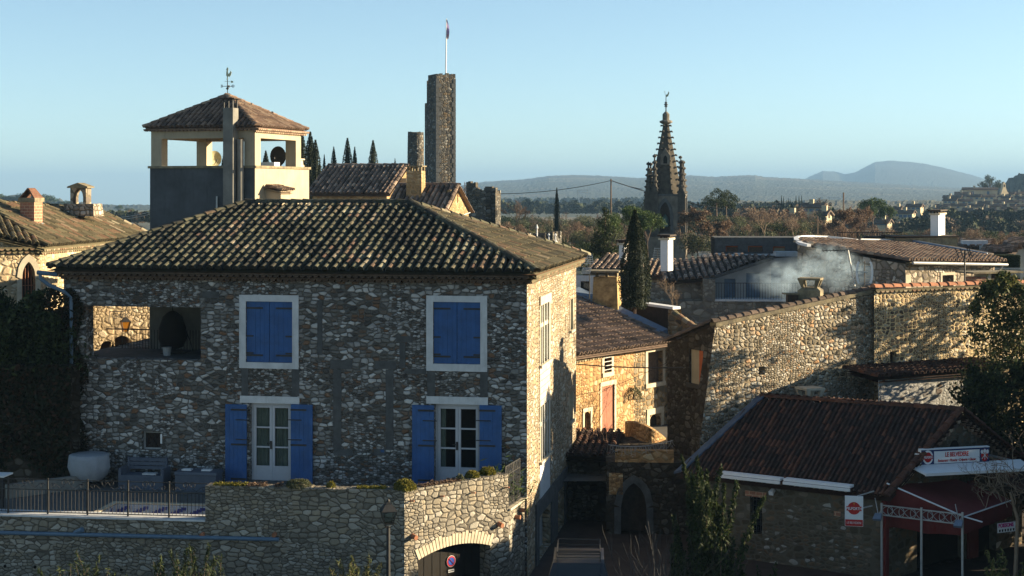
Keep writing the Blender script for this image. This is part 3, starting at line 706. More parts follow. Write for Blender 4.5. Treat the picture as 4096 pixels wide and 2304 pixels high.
# hanging egg chair in the loggia
q = H.f(690, 1300, 1.9); hang = thing('hanging_chair', 'dark egg-shaped hanging chair in the open loggia', 'hanging chair', loc=H.O + H.u * q.x + H.v * 1.9 + Vector((0, 0, zl)), rz=H.a)
hz = LOG[3] - zl
mb = MB(); mb.lathe((0, 0, 0), [(.1, .12), (.34, .2), (.44, .45), (.42, .8), (.30, 1.15), (.12, 1.3), (.02, 1.33)], 16); mb.build('basket', M['dark'], hang, smooth=True)
mb = MB(); mb.tube([(0, 0, 1.32), (0, 0, hz - .02)], .015, 5); mb.tube([(.42, 0, .75), (.6, 0, .35), (.66, 0, .08), (.4, 0, .02)], .02, 5); mb.lathe((0, 0, 0), [(.4, 0), (.4, .04)], 16); mb.build('chair_stand', M['iron'], hang)
q = H.f(668, 1420, 1.2); mb = MB(); mb.lathe((0, 0, 0), [(.11, 0), (.14, .24), (.15, .26)], 12)
pl = mb.build('plant_pot', M['grey_metal']); pl.location = H.O + H.u * q.x + H.v * 1.2 + Vector((0, 0, zl)); tag(pl, 'pale grey pot on the loggia sill below the hanging chair', 'pot')

# ================================================================ terrace
T = Fr(1618, 41, -7.4); ZT = 2.36; ZP = T.f(1300, 1960).z
terr = thing('terrace_wall', 'rubble retaining wall of the terrace with a sunlit arched garage', 'retaining wall', T)
tl = T.f(-140, 2200).x; tp = T.f(821, 2000).x
w1 = Wl((tl, 0), (tp, 0)); w2 = Wl((tp, 0), (0, 0))
mb = MB()
w1.wall(mb, -.3, ZT); w2.wall(mb, -.3, ZP, back=.4); mb.quad((tp, 0, ZT), (tp, 0, ZP), (tp, .4, ZP), (tp, .4, ZT))
mb.build('front_wall', M['terrace_stone'], terr)
def tw(X, Y): d = Vector((X, Y, 0)) - T.O; return (d.dot(T.u), d.dot(T.v))
c2x, c2y = tw(*at(2035, 1900, (CZ - ZP) * FOC / 1140)[:2]); c3 = tw(H.O.x - .02, H.O.y + .15)
w3 = Wl((0, 0), (c2x, c2y)); w4 = Wl((c2x, c2y), c3)
def on(w, px, py, fr):   # ray against a wall line of a frame
    n = fr.u * w.n.x + fr.v * w.n.y; p0 = fr.O + fr.u * w.p0.x + fr.v * w.p0.y
    dr = Vector(((px - CX) / FOC, 1, -(py - HY) / FOC)); c = Vector((0, 0, CZ)); t = (p0 - c).dot(n) / dr.dot(n); p = c + dr * t - fr.O
    q = Vector((p.dot(fr.u), p.dot(fr.v), 0)); return ((q - w.p0).dot(w.t), p.z)
ga = on(w3, 1672, 2240, T); gb = on(w3, 1962, 2200, T); gc = on(w3, 1820, 2178, T)
GA = (ga[0], gb[0], 0, gc[1], gc[1] - ga[1], 'seg', .45)
mb = MB(); w3.wall(mb, -.3, ZP, [GA], back=.4)
zc4 = on(w4, 2037, 2042, T)[1]
w4.wall(mb, -.3, zc4)
mb.quad(w4.p(0, 0, zc4), w4.p(w4.L, 0, zc4), w4.p(w4.L, -.5, zc4), w4.p(0, -.5, zc4))
mb.build('garage_wall', M['terrace_stone'], terr, label='sunlit garage wall with an arched opening')
# arch stones
mb = MB(); pa = polyarch(GA[0], GA[1], GA[3], GA[4], 'seg', 24)
for (x0, y0), (x1, y1) in zip(pa, pa[1:]):
    m = (GA[0] + GA[1]) / 2; k = R.uniform(.26, .36); g = .012
    def o2(x, y, q): dx = (x - m) * .35; L = math.hypot(dx, 1); return (x + dx / L * q, y + 1 / L * q)
    a1 = o2(x0 + g, y0, k); b1 = o2(x1 - g, y1, k)
    mb.hexa([w3.p(x0 + g, .02, y0), w3.p(x1 - g, .02, y1), w3.p(x1 - g, -.05, y1), w3.p(x0 + g, -.05, y0), w3.p(a1[0], .02, a1[1]), w3.p(b1[0], .02, b1[1]), w3.p(b1[0], -.05, b1[1]), w3.p(a1[0], -.05, a1[1])])
mb.build('arch_stones', M['dressed'], terr)
mb = MB(); w3.box(mb, GA[0], GA[1], -.5, -.45, 0, GA[3]); 
for k in range(1, 9): s = GA[0] + (GA[1] - GA[0]) * k / 9; w3.box(mb, s - .008, s + .008, -.45, -.44, 0, GA[3])
gd = mb.build('garage_door', M['dark'], terr)
# copings
mb = MB(); w1.box(mb, 0, w1.L, -.62, .05, ZT, ZT + .05); mb.build('terrace_coping', M['whitewash'], terr)
# ledge on the parapet
mb = MB()
for w in (w2, w3):
    s = 0
    while s < w.L - .02:
        e = min(w.L, s + R.uniform(.25, .5)); w.box(mb, s + .005, e - .005, -.42, .02 + R.uniform(0, .02), ZP - .01, ZP + .03 + R.uniform(0, .025)); s = e
mb.build('parapet_capstones', M['terrace_stone'], terr)
mb = MB(); w4.box(mb, 0, w4.L - .05, -.5, .06, zc4, zc4 + .06); mb.build('side_coping', M['dressed'], terr)
# terrace deck: floor with the pool let into it
pool_l = tw(-11.1, 44)[0]; pf = T.h(384, 2060, ZT); pr = T.h(470, 2016, ZT); px0 = min(pf.x, pr.x); py0 = pf.y; py1 = pr.y; px1 = -3.2
dk = .01
hv0 = 0.06
mb = MB()
def deck(x0, x1, y0, y1): mb.quad((x0, y0, ZT + dk), (x1, y0, ZT + dk), (x1, y1, ZT + dk), (x0, y1, ZT + dk))
x_end = c2x - .35
deck(tl, 0, .02, py0); deck(tl, px0, py0, py1); deck(px1, 0, py0, py1); deck(tl, 0, py1, 8.5)
_z = ZT + dk; a_ = w3.p(0, -.02, 0); b_2 = w3.p(w3.L, -.02, 0); c_2 = w4.p(w4.L, -.02, 0)
mb.add([(0, a_.y, _z), (b_2.x - .02, b_2.y, _z), (c_2.x - .02, c_2.y, _z), (c_2.x - .02, 8.5, _z), (0, 8.5, _z)], [(0, 1, 2, 3, 4)])
dk_o = mb.build('terrace_floor', M['pool_floor']); dk_o.location = T.O; dk_o.rotation_euler = (0, 0, T.a); struct(dk_o)
def mosaic():
    m, t, b, o = newmat('pool_mosaic'); uv = coord(t, 'UV'); sp = t.nodes.new('ShaderNodeSeparateXYZ'); t.links.new(uv, sp.inputs[0])
    x = math_(t, 'FRACT', math_(t, 'DIVIDE', sp.outputs[0], .55)); z = math_(t, 'SUBTRACT', ZT, sp.outputs[1])
    qx = math_(t, 'SNAP', x, .09); qz = math_(t, 'SNAP', z, .045)
    s1 = math_(t, 'ABSOLUTE', math_(t, 'SUBTRACT', math_(t, 'MULTIPLY', qx, .26), math_(t, 'SUBTRACT', .27, qz)))
    k = math_(t, 'MULTIPLY', math_(t, 'LESS_THAN', s1, .055), math_(t, 'LESS_THAN', qz, .24)); k = math_(t, 'MULTIPLY', k, math_(t, 'GREATER_THAN', qz, .04))
    br = t.nodes.new('ShaderNodeTexBrick'); br.offset = 0; t.links.new(uv, br.inputs[0]); br.inputs['Scale'].default_value = 1; br.inputs['Brick Width'].default_value = .05; br.inputs['Row Height'].default_value = .05; br.inputs['Mortar Size'].default_value = .003
    br.inputs['Color1'].default_value = (.34, .37, .42, 1); br.inputs['Color2'].default_value = (.26, .30, .37, 1); br.inputs['Mortar'].default_value = (.2, .22, .25, 1)
    c = mix_(t, k, br.outputs[0], (.02, .03, .16)); t.links.new(c, b.inputs['Base Color']); b.inputs['Roughness'].default_value = .3; return m
pool = thing('swimming_pool', 'small drained swimming pool lined with white and blue mosaic', 'pool', T)
mb = MB(); g = .004; zb = ZT - 1.2
mb.quad((px0, py1, zb), (px1, py1, zb), (px1, py1, ZT), (px0, py1, ZT)); mb.quad((px0, py0, zb), (px0, py1, zb), (px0, py1, ZT), (px0, py0, ZT)); mb.quad((px1, py1, zb), (px1, py0, zb), (px1, py0, ZT), (px1, py1, ZT)); mb.quad((px0, py0, zb), (px1, py0, zb), (px1, py1, zb), (px0, py1, zb)); mb.quad((px1, py0, zb), (px0, py0, zb), (px0, py0, ZT), (px1, py0, ZT))
mb.build('basin', mosaic(), pool)
mb = MB(); w_ = .16; z0, z1 = ZT + .012, ZT + .045
mb.box(px0 - w_, px1, py1, py1 + w_, z0, z1); mb.box(px0 - w_, px0, py0 - w_, py1, z0, z1); mb.box(px0, px1, py0 - w_, py0, z0, z1); mb.build('pool_edging', M['dressed'], pool)
# pipe along the wall and its weep holes
def tp_(px, py, d=0.0): q = T.f(px, py, -d); return Vector((q.x, -d, q.z))
mb = MB(); mb.tube([tp_(-120, 2128, .1), tp_(1115, 2158, .1)], .055, 10); mb.tube([tp_(330, 2118, .12), tp_(300, 2132, .05)], .07, 8)
gp = mb.build('gutter_pipe', M['pipe_blue'], terr)
mb = MB()
for px, py in ((812, 2135), (1100, 2135)): p = tp_(px, py); mb.tube([p + Vector((0, .03, 0)), p + Vector((0, -.12, -.02))], .06, 8)
for s, z in ((on(w3, 1650, 2143, T)), (on(w3, 1995, 2095, T))): mb.tube([w3.p(s, -.03, z), w3.p(s, .16, z - .03)], [.07, .065], 10)
for px, py in ((1760, 1985), (1885, 1972), (2020, 1950), (1640, 2005)): s, z = on(w3, px, py, T); mb.tube([w3.p(s, -.02, z), w3.p(s + .03, .14, z + .02)], .02, 6)
for px, py in ((2060, 2068), (2078, 2040)): s, z = on(w4, px, py, T); mb.tube([w4.p(s, -.02, z), w4.p(s, .16, z)], .06, 8)
mb.build('drain_spout', M['terracotta'], terr)
mb = MB()
for px, py in ((20, 2265), (140, 2268), (485, 2280), (1018, 2298)): p = tp_(px, py); mb.tube([p + Vector((0, .004, 0)), p + Vector((0, -.004, 0))], .045, 10)
mb.build('weep_hole', M['dark'], terr)

# iron railing along the terrace edge
rail = thing('iron_railing', 'black wrought iron railing with scrolls along the pool terrace edge', 'railing', T)
posts = [33, 191, 350, 512, 676, 838]; zr = ZT + .05
xs_ = [T.f(p, 2000, .15).x for p in [-125] + posts]; hz_ = .93
for x in xs_[1:-1]: mb = MB(); mb.box(x - .02, x + .02, .13, .17, ZT, zr + hz_ + .04); mb.build('post', M['iron'], rail)
mb = MB()
for z in (hz_, hz_ - .27, .05): mb.bar((xs_[0], .15, zr + z), (tp, .15, zr + z), .022, .022)
mb.build('rails', M['iron'], rail)
mb = MB()
x = xs_[0]
while x < tp - .05: mb.tube([(x, .15, zr + .05), (x, .15, zr + hz_ - .27)], .008, 4); x += .105
mb.build('bars', M['iron'], rail)
mb = MB()
def scroll(mb, c, r, sx, turns=1.3, y=.15, th=.008, sz=1):
    pts = []
    for i in range(26):
        t = i / 25; a = t * turns * 2 * PI; q = r * (1 - .75 * t); pts.append((c[0] + sx * q * math.cos(a), y, c[1] + sz * q * math.sin(a)))
    mb.tube(pts, th, 4)
for a, b in zip(xs_, xs_[1:]):
    m = (a + b) / 2; z = zr + hz_ - .13
    for s in (-1, 1):
        scroll(mb, (m + s * .09, z + .07), .10, -s); scroll(mb, (m + s * .42, z - .03), .07, s)
        mb.tube([(m + s * .08, .15, z - .02), (m + s * .2, .15, z - .09), (m + s * .34, .15, z + .02), (m + s * .45, .15, z + .04)], .008, 4)
mb.build('scrollwork', M['iron'], rail)
# side railing next to the house corner
r2 = thing('garden_railing', 'short black iron fence between the parapet and the house corner', 'railing', T)
mb = MB(); zt = ZP + .22; zb = zc4 + .07
for k in range(16):
    s = .02 + (w4.L - .35) * k / 15; mb.tube([w4.p(s, -.1, zb), w4.p(s, -.1, zt)], .016 if k in (0, 8, 15) else .008, 4)
for z in (zt, zt - .25, zb + .08): mb.bar(w4.p(0, -.1, z), w4.p(w4.L - .33, -.1, z), .02)
mb.build('bars', M['iron'], r2)
mb = MB()
for k in range(5):
    c = w4.p(.15 + k * (w4.L - .5) / 5, -.1, zt - .125); mb.tube([(c.x + .09 * math.cos(a) * w4.t.x, c.y + .09 * math.cos(a) * w4.t.y, c.z + .1 * math.sin(a)) for a in [i * PI / 6 for i in range(13)]], .008, 4, cap=False)
mb.build('scrollwork', M['iron'], r2)

# plants on the parapet
def ball(name, c, r, mat, lab, cat='shrub', n=1500, size=.05, group=None, sz=.8, base=True):
    o = thing(name, lab, cat, loc=c, group=group); m_ = MB(); pts = []
    for i in range(n):
        d = Vector((R.gauss(0, 1), R.gauss(0, 1), R.gauss(0, 1))).normalized(); 
        if d.z < -.3: d.z = -d.z
        k = r * (R.uniform(.6, 1) ** .4) * (1 + .18 * noise.noise(d * 2.2 + Vector(c))); pts.append((d.x * k, d.y * k, max(0, d.z) * k * sz + .02))
    leaves(m_, pts, size, None, asp=.25, up=1.5); m_.build('foliage', mat, o)
    m_ = MB(); m_.tube([(0, 0, -.02), (0, 0, r * .5)], r * .12, 6); m_.build('stem', M['bark'], o); return o
def onw(w, px, dd, z): s = on(w, px, 2000, T)[0]; p = w.p(s, dd, z); return T.O + T.u * p.x + T.v * p.y + Vector((0, 0, p.z))
ball('clipped_shrub', onw(w2, 1612, -.22, ZP + .03), .29, M['leaf_yellow'], 'largest round yellow-green shrub at the parapet corner', 'shrub', 2200, group='round shrubs on the parapet')
ball('clipped_shrub', onw(w3, 1912, -.25, ZP + .03), .20, M['leaf_yellow'], 'middle round shrub on the sunlit garage parapet', 'shrub', 1300, group='round shrubs on the parapet')
ball('clipped_shrub', onw(w3, 1978, -.3, ZP + .03), .23, M['leaf_yellow'], 'round shrub on the parapet nearest the short iron fence', 'shrub', 1500, group='round shrubs on the parapet')
ball('cushion_plant', onw(w2, 1185, -.25, ZP + .02), .36, M['leaf_olive'], 'low green cushion plant on the parapet below the left French door', 'plant', 1800, sz=.5, size=.035)
ball('small_plant', onw(w2, 1318, -.2, ZP + .02), .12, M['leaf_yellow'], 'tiny leafy tuft on the parapet right of the cushion plant', 'plant', 200, sz=1.2)
ball('small_plant', onw(w3, 1858, -.2, ZP + .02), .12, M['leaf_olive'], 'tiny grey-green tuft on the sunlit parapet left of two shrubs', 'plant', 200, sz=1.2)
def moss(name, a, b, lab, mat):
    m_ = MB(); pts = []
    for i in range(900):
        px = R.uniform(a, b)
        if noise.noise(Vector((px * .02, 1, 1))) < -.25: continue
        p = onw(w2, px, -.2 + R.uniform(-.17, .17), ZP + .03 + abs(R.gauss(0, .03))); pts.append(p)
    leaves(m_, pts, .03, (0, 0, 1), 1, .6); return tag(m_.build(name, mat), lab, 'moss')
moss('moss_cushion', 850, 980, 'yellow moss patch at the left end of the parapet', M['leaf_yellow'])
moss('creeping_stonecrop', 985, 1120, 'thin reddish creeper on the parapet left of the cushion plant', M['leaf_brown'])
moss('moss_strip', 1420, 1540, 'green and red moss strip on the parapet before the tap', M['leaf_yellow'])
m_ = MB(); pts = [onw(w3, R.uniform(1690, 1850), -.2 + R.uniform(-.15, .2), ZP + .04 + abs(R.gauss(0, .03))) for _ in range(500)]; leaves(m_, pts, .035, (0, 0, 1), 1, .5); tag(m_.build('purple_creeper', M['leaf_brown']), 'brown creeping plant spilling over the sunlit parapet', 'plant')
q = c3; m_ = MB(); pts = []
cc = T.O + T.u * (c2x - .1) + T.v * (c2y + .9) + Vector((0, 0, zc4 + .5))
for i in range(260): d = Vector((R.gauss(0, .35), R.gauss(0, .3), R.gauss(0, .35))); pts.append(cc + d)
leaves(m_, pts, .13, None, asp=.12, up=.8); tag(m_.build('spiky_plant', M['leaf_pine']), 'green strap-leaved plant behind the short iron fence', 'plant')

# things on the terrace
def tpos(px, py, z): q = T.h(px, py, z); return T.O + T.u * q.x + T.v * q.y + Vector((0, 0, z))
c = tpos(357, 1950, ZT); c = T.O + T.u * T.f(357, 1900, 4.2).x + T.v * 4.2 + Vector((0, 0, ZT)); bb = thing('covered_barbecue', 'round kettle barbecue wrapped in a pale grey cover', 'barbecue', loc=c, rz=T.a)
mb = MB(); n = 40; prof = [(.34, .22), (.5, .38), (.58, .62), (.56, .86), (.545, .98), (.5, .995)]
b = 0; vs_ = []
for (q, z) in prof:
    for k in range(n): a = 2 * PI * k / n; f = 1 + .05 * math.sin(a * 7 + z * 3) * (1.1 - z) + .025 * math.sin(a * 13); vs_.append((q * f * math.cos(a) * 1.05, q * f * math.sin(a), z))
fs = [(i * n + k, i * n + (k + 1) % n, (i + 1) * n + (k + 1) % n, (i + 1) * n + k) for i in range(len(prof) - 1) for k in range(n)] + [tuple((len(prof) - 1) * n + k for k in range(n))]
mb.add(vs_, fs); mb.build('cover', plain('pale_grey_tarpaulin', (.24, .26, .29), .8, .12, 3, bump=.3), bb, smooth=True)
mb = MB(); mb.lathe((0, 0, 0), [(.05, .02), (.05, .3)], 8)
for a in (0, 2.1, 4.2): mb.tube([(0, 0, .25), (.35 * math.cos(a), .35 * math.sin(a), .04)], .02, 6)
mb.build('legs', M['iron'], bb)
hc = H.O + H.u * H.f(318, 1830).x + H.v * -.12 + Vector((0, 0, H.f(318, 1850).z)); mb = MB()
for k in range(4):
    r_ = .26 - .02 * k; mb.tube([(r_ * math.cos(a), -.03 * k, (r_ * 1.2) * math.sin(a) - .05) for a in [i * PI / 10 - .5 for i in range(13)]], .016, 5)
mb.tube([(-.25, 0, -.1), (-.6, -.1, -.1), (-.95, -.1, -.55), (-.8, -.1, -1.0), (-.3, -.15, -1.1), (.05, -.2, -.8)], .016, 5)
ho = mb.build('garden_hose', plain('green_hose', (.06, .16, .05), .5, .1)); ho.location = hc; ho.rotation_euler = (0, 0, H.a); tag(ho, 'green garden hose coiled on the wall above the covered barbecue', 'hose')
M['resin'] = plain('blue_grey_resin', (.07, .085, .115), .6, .12, 5)
c = T.O + T.u * T.f(578, 1900, 4.3).x + T.v * 4.3 + Vector((0, 0, ZT)); be = thing('storage_bench', 'blue-grey garden storage bench with a slatted back against the wall', 'bench', loc=c, rz=T.a - .04)
mb = MB(); mb.box(-.62, .62, -.28, .28, 0, .42); mb.build('seat_box', M['resin'], be)
mb = MB()
for z in (.52, .64, .76): mb.box(-.6, .6, .22, .28, z, z + .1)
mb.box(-.62, -.56, .2, .28, .42, .88); mb.box(.56, .62, .2, .28, .42, .88); mb.build('backrest', M['resin'], be)
for s in (-1, 1):
    mb = MB(); mb.box(min(s * .62, s * .7), max(s * .62, s * .7), -.28, .28, 0, .62); mb.build('armrest', M['resin'], be)
mb = MB(); mb.box(0, .42, -.2, 0, .425, .47)
cu = mb.build('seat_cushion', M['whitewash']); cu.location = c; cu.rotation_euler = (0, 0, T.a); tag(cu, 'small pale cushion lying on the storage bench', 'cushion')
c = T.O + T.u * T.f(795, 1900, 4.2).x + T.v * 4.2 + Vector((0, 0, ZT)); bx = thing('storage_box', 'low blue-grey garden storage chest right of the bench', 'chest', loc=c, rz=T.a)
mb = MB(); mb.box(-.62, .62, -.3, .3, 0, .5, taper=.0); mb.build('chest', M['resin'], bx)
mb = MB(); mb.box(-.65, .65, -.33, .33, .5, .58, taper=.02); mb.build('lid', M['resin'], bx)
for i, x in enumerate((-.35, .25)):
    mb = MB(); mb.box(-.14, .14, -.1, .1, .582, .62); tr = mb.build('plastic_tray', M['white_paint']); tr.location = c + T.u * x; tr.rotation_euler = (0, 0, T.a); tag(tr, ['pale tray on the left half of the storage chest', 'pale tray on the right half of the storage chest'][i], 'tray', 'trays on the storage chest')
# low beige planter wall at the left of the terrace, table at the very left
q0 = T.h(25, 1995, ZT); q1 = T.h(330, 1958, ZT)
mb = MB(); mb.bar((q0.x, q0.y, ZT + .2), (q1.x, q1.y + .2, ZT + .2), .2, .4); lo = mb.build('planter_wall', M['plaster_grey']); lo.location = T.O; lo.rotation_euler = (0, 0, T.a); tag(lo, 'low cream rendered wall at the back left of the terrace', 'wall')
c = T.O + T.u * T.f(-10, 1900, 1.2).x + T.v * 1.2 + Vector((0, 0, ZT)); ta = thing('terrace_table', 'dark garden table with a pale top cut off by the left edge', 'table', loc=c, rz=T.a)
mb = MB(); mb.box(-.5, .32, -.3, .3, .86, .9); mb.build('tabletop', M['white_paint'], ta)
for x in (-.4, .2):
    mb = MB(); mb.box(x, x + .08, -.25, -.17, 0, .86); mb.build('leg', M['iron'], ta)
# ================================================================ left: chapel, garden wall, hedge
def mesh_at(mb, name, mat, fr, lab, cat, group=None, **kw):
    o = mb.build(name, mat, **kw); o.location = fr.O; o.rotation_euler = (0, 0, fr.a); return tag(o, lab, cat, group)
K = Fr(158, 56, 0)
Cc = K.l(at(158, 984, 56)); Ac = K.l(at(-160, 905, 54.5)); Bc = K.l(at(575, 946, 66.5)); R1 = K.l(at(-80, 818, 58)); R2 = K.l(at(393, 850, 66.5))
ch = thing('stone_chapel', 'sunlit stone chapel with a lichened tile roof and pointed window at left', 'chapel', K)
wa = Wl(Ac, Cc); wb = Wl(Cc, Bc)
def won(w, px, py, fr): return on(w, px, py, fr)
a0 = won(wa, 87, 1150, K)[0]; a1 = won(wa, 142, 1150, K)[0]; zt = won(wa, 114, 1047, K)[1]; zb = won(wa, 114, 1265, K)[1]
mb = MB(); wa.wall(mb, 0, [(0, Ac.z - .1), (wa.L, Cc.z - .12)], [(a0, a1, zb, zt, .62, 'pointed', .35)]); wb.wall(mb, 0, [(0, Cc.z - .12), (wb.L, Bc.z - .12)])
mb.build('wall', M['chapel_stone'], ch)
mb = MB(); w_ = .17
o0 = polyarch(a0 - w_, a1 + w_, zt + .27, .8, 'pointed', 16); i0 = polyarch(a0, a1, zt, .62, 'pointed', 16)
for k in range(16):
    (x0, y0), (x1, y1), (p0, q0), (p1, q1) = i0[k], i0[k + 1], o0[k], o0[k + 1]
    mb.hexa([wa.p(x0, .03, y0), wa.p(x1, .03, y1), wa.p(x1, -.05, y1), wa.p(x0, -.05, y0), wa.p(p0, .03, q0), wa.p(p1, .03, q1), wa.p(p1, -.05, q1), wa.p(p0, -.05, q0)])
wa.box(mb, a0 - w_, a0, -.05, .03, zb, zt - .62); wa.box(mb, a1, a1 + w_, -.05, .03, zb, zt - .62)
win = mb.build('pointed_window_frame', M['dressed'], ch)
mb = MB(); wa.box(mb, a0, a1, -.35, -.33, zb, zt); mb.build('window_pane', M['dark_wood'], win)
mb = MB()
for k in range(5): s = a0 + .03 + (a1 - a0 - .06) * k / 4; mb.tube([wa.p(s, -.06, zb), wa.p(s, -.06, zt - .12 - .1 * abs(k - 2) ** 1.5)], .012, 5)
for z in (zb + .5, zb + 1.1): mb.bar(wa.p(a0, -.06, z), wa.p(a1, -.06, z), .02)
mb.build('window_bars', M['terracotta'], win)
mb = MB(); kw = dict(pitch=.26, row=.36, seg=4, wild=.2)
ov = Vector((.22, -.2, -.05))
roofpoly(mb, [Cc + ov, Bc + Vector((.25, .1, -.05)), R2, R1], **kw)
roofpoly(mb, [Ac + Vector((-.1, -.25, -.02)), Cc + ov, R1, R1 + Vector((-1, .6, 0))], **kw)
rf = mb.build('roof', M['tile_yellow'], ch)
mb = MB(); ridge(mb, R1 + Vector((0, 0, .1)), R2 + Vector((0, 0, .1)), .15); ridge(mb, R2 + Vector((0, 0, .08)), Bc + Vector((.25, .1, .08)), .14); ridge(mb, R1 + Vector((-3, 0, .12)), R1 + Vector((0, 0, .1)), .15)
mb.build('ridge_tiles', M['tile_yellow'], rf)
mb = MB(); mb.quad(Bc, R2, R2 + Vector((0, 0, -3)), Bc + Vector((0, 0, -3))); mb.build('back_gable', M['chapel_stone'], ch)
mb = MB(); genoise(mb, wb, -.1, wb.L, Cc.z - .08, 2, .2, .1, .12, r=(.5, 1)); genoise(mb, wa, 0, wa.L, Cc.z - .02, 2, .2, .1, .12, r=(.4, .9)); mb.build('tiled_eaves', M['tile_yellow'], ch)
# brick chimney
c = at(124, 905, 58.6); cf = Fr(124, 58.6, -16, c.z)
cm = thing('brick_chimney', 'pink brick chimney with two leaning tiles on top, on the chapel roof', 'chimney', cf)
hx = .30; zt2 = at(124, 808, 58.6).z - c.z; z3 = at(124, 752, 58.6).z - c.z
mb = MB(); mb.box(-hx, hx, -.25, .3, -.8, zt2); mb.build('shaft', M['brick'], cm)
mb = MB(); mb.box(-hx - .05, hx + .05, -.3, .35, zt2, zt2 + .16); mb.build('capping', M['concrete'], cm)
mb = MB(); zz = zt2 + .16; h = z3 - zz
mb.hexa([(-hx - .02, -.28, zz), (-hx + .05, -.28, zz), (-hx + .05, .33, zz), (-hx - .02, .33, zz), (-.03, -.2, zz + h), (.03, -.2, zz + h), (.03, .25, zz + h), (-.03, .25, zz + h)])
mb.hexa([(hx - .05, -.28, zz), (hx + .02, -.28, zz), (hx + .02, .33, zz), (hx - .05, .33, zz), (-.02, -.2, zz + h - .02), (.04, -.2, zz + h - .02), (.04, .25, zz + h - .02), (-.02, .25, zz + h - .02)])
mb.build('leaning_tiles', M['redbrick'], cm)
mb = MB(); mb.box(-hx - .04, hx + .12, -.36, .36, -.35, .12, taper=.05); mb.build('flashing', M['zinc'], cm)
# bell gable
c = at(325, 815, 63); bf = Fr(325, 63, -14, c.z); bg = thing('bell_gable', 'small open stone bell arch under a gabled slab on the chapel ridge', 'bell gable', bf)
mb = MB(); w = Wl((-.40, -.16), (.30, -.16)); zt3 = at(325, 752, 63).z - c.z
w.wall(mb, 0, zt3, [(.13, .57, 0, zt3 - .02, .34, 'pointed')], dep=.42, back=.42); mb.quad((.30, -.16, 0), (.30, .26, 0), (.30, .26, zt3), (.30, -.16, zt3)); mb.quad((-.40, .26, 0), (-.40, -.16, 0), (-.40, -.16, zt3), (-.40, .26, zt3))
mb.build('arch', M['farm_stone'], bg)
mb = MB()
zt4 = zt3 + .17; mb.prism([(-.5, -.24, zt3), (.4, -.24, zt3), (.4, -.24, zt3 + .06), (-.05, -.24, zt4 + .04), (-.5, -.24, zt3 + .06)], (0, .58, 0)); mb.build('gabled_slab', M['concrete'], bg)
mb = MB(); mb.box(-.66, .72, -.3, .5, -.5, .0, taper=.04); mb.build('plinth', M['farm_stone'], bg)

# lit lane house seen through the loggia
L2 = Fr(600, 61, 25); ln = thing('lane_house', 'cream rubble house wall glimpsed in sunlight through the loggia opening', 'house', L2)
q0 = L2.f(330, 1300).x; q1 = L2.f(640, 1300).x; wl = Wl((q0 - 1, 0), (q1, 0))
def sl_(px, py): p = L2.f(px, py); return p.x - q0 + 1, p.z
ar = sl_(430, 1400); ar2 = sl_(487, 1400)
mb = MB(); wl.wall(mb, 0, 9, [(ar[0] - .28, ar[0] + .28, ar[1] - 1.5, ar[1] + .35, .28, 'round'), (ar2[0] - .4, ar2[0] + .4, ar2[1] - 1.5, ar2[1] + .55, .4, 'round')], dep=.3); mb.quad(wl.p(0, 0, 0), wl.p(0, -5, 0), wl.p(0, -5, 9), wl.p(0, 0, 9))
mb.build('wall', M['chapel_stone'], ln); mb = MB(); wl.box(mb, 0, wl.L, -.4, -.32, 0, 8.9); mb.build('doors_and_shutters', M['dark_wood'], ln)
# bracket lantern
p = L2.f(440, 1243, -.05); lan = thing('bracket_lantern', 'amber glass lantern hanging from a scrolled bracket seen through the loggia', 'lantern', loc=L2.O + L2.u * p.x + Vector((0, 0, p.z)) - L2.v * .5, rz=L2.a)
e = L2.f(492, 1243).x - p.x; 
mb = MB(); mb.bar((-.12, 0, 0), (e, 0, 0), .03)
for cx_, r_ in ((.13, .16), (.32, .1), (.5, .12)): mb.tube([(cx_ * e / .55 + r_ * (1 - t / 28) * math.cos(t * .35), 0, -.2 + r_ * (1 - t / 28) * math.sin(t * .35)) for t in range(24)], .012, 4)
mb.tube([(-.1, 0, -.02), (-.13, 0, -.35), (.0, 0, -.6), (.2, 0, -.62), (e * .8, 0, -.1)], .014, 4); mb.build('bracket', M['iron'], lan)
amber = plain('amber_glass', (.34, .14, .015), .25, .1, 4)
zL = -.40; mb = MB()
v4 = [(.10, -.10), (.10, .10), (-.10, .10), (-.10, -.10)]
mb.add([(e + x * .8, y * .8, zL - .38) for x, y in v4] + [(e + x * 1.7, y * 1.7, zL) for x, y in v4], [(0, 3, 2, 1), (4, 5, 6, 7), (0, 1, 5, 4), (1, 2, 6, 5), (2, 3, 7, 6), (3, 0, 4, 7)]); mb.build('lantern_body', amber, lan)
mb = MB(); mb.add([(e + x * 1.85, y * 1.85, zL) for x, y in v4] + [(e + x * .5, y * .5, zL + .16) for x, y in v4], [(0, 3, 2, 1), (4, 5, 6, 7), (0, 1, 5, 4), (1, 2, 6, 5), (2, 3, 7, 6), (3, 0, 4, 7)]); mb.tube([(e, 0, 0), (e, 0, zL + .16)], .012, 4)
for x, y in v4: mb.tube([(e + x * .82, y * .82, zL - .39), (e + x * 1.73, y * 1.73, zL)], .012, 4)
mb.build('lantern_cap', M['iron'], lan)

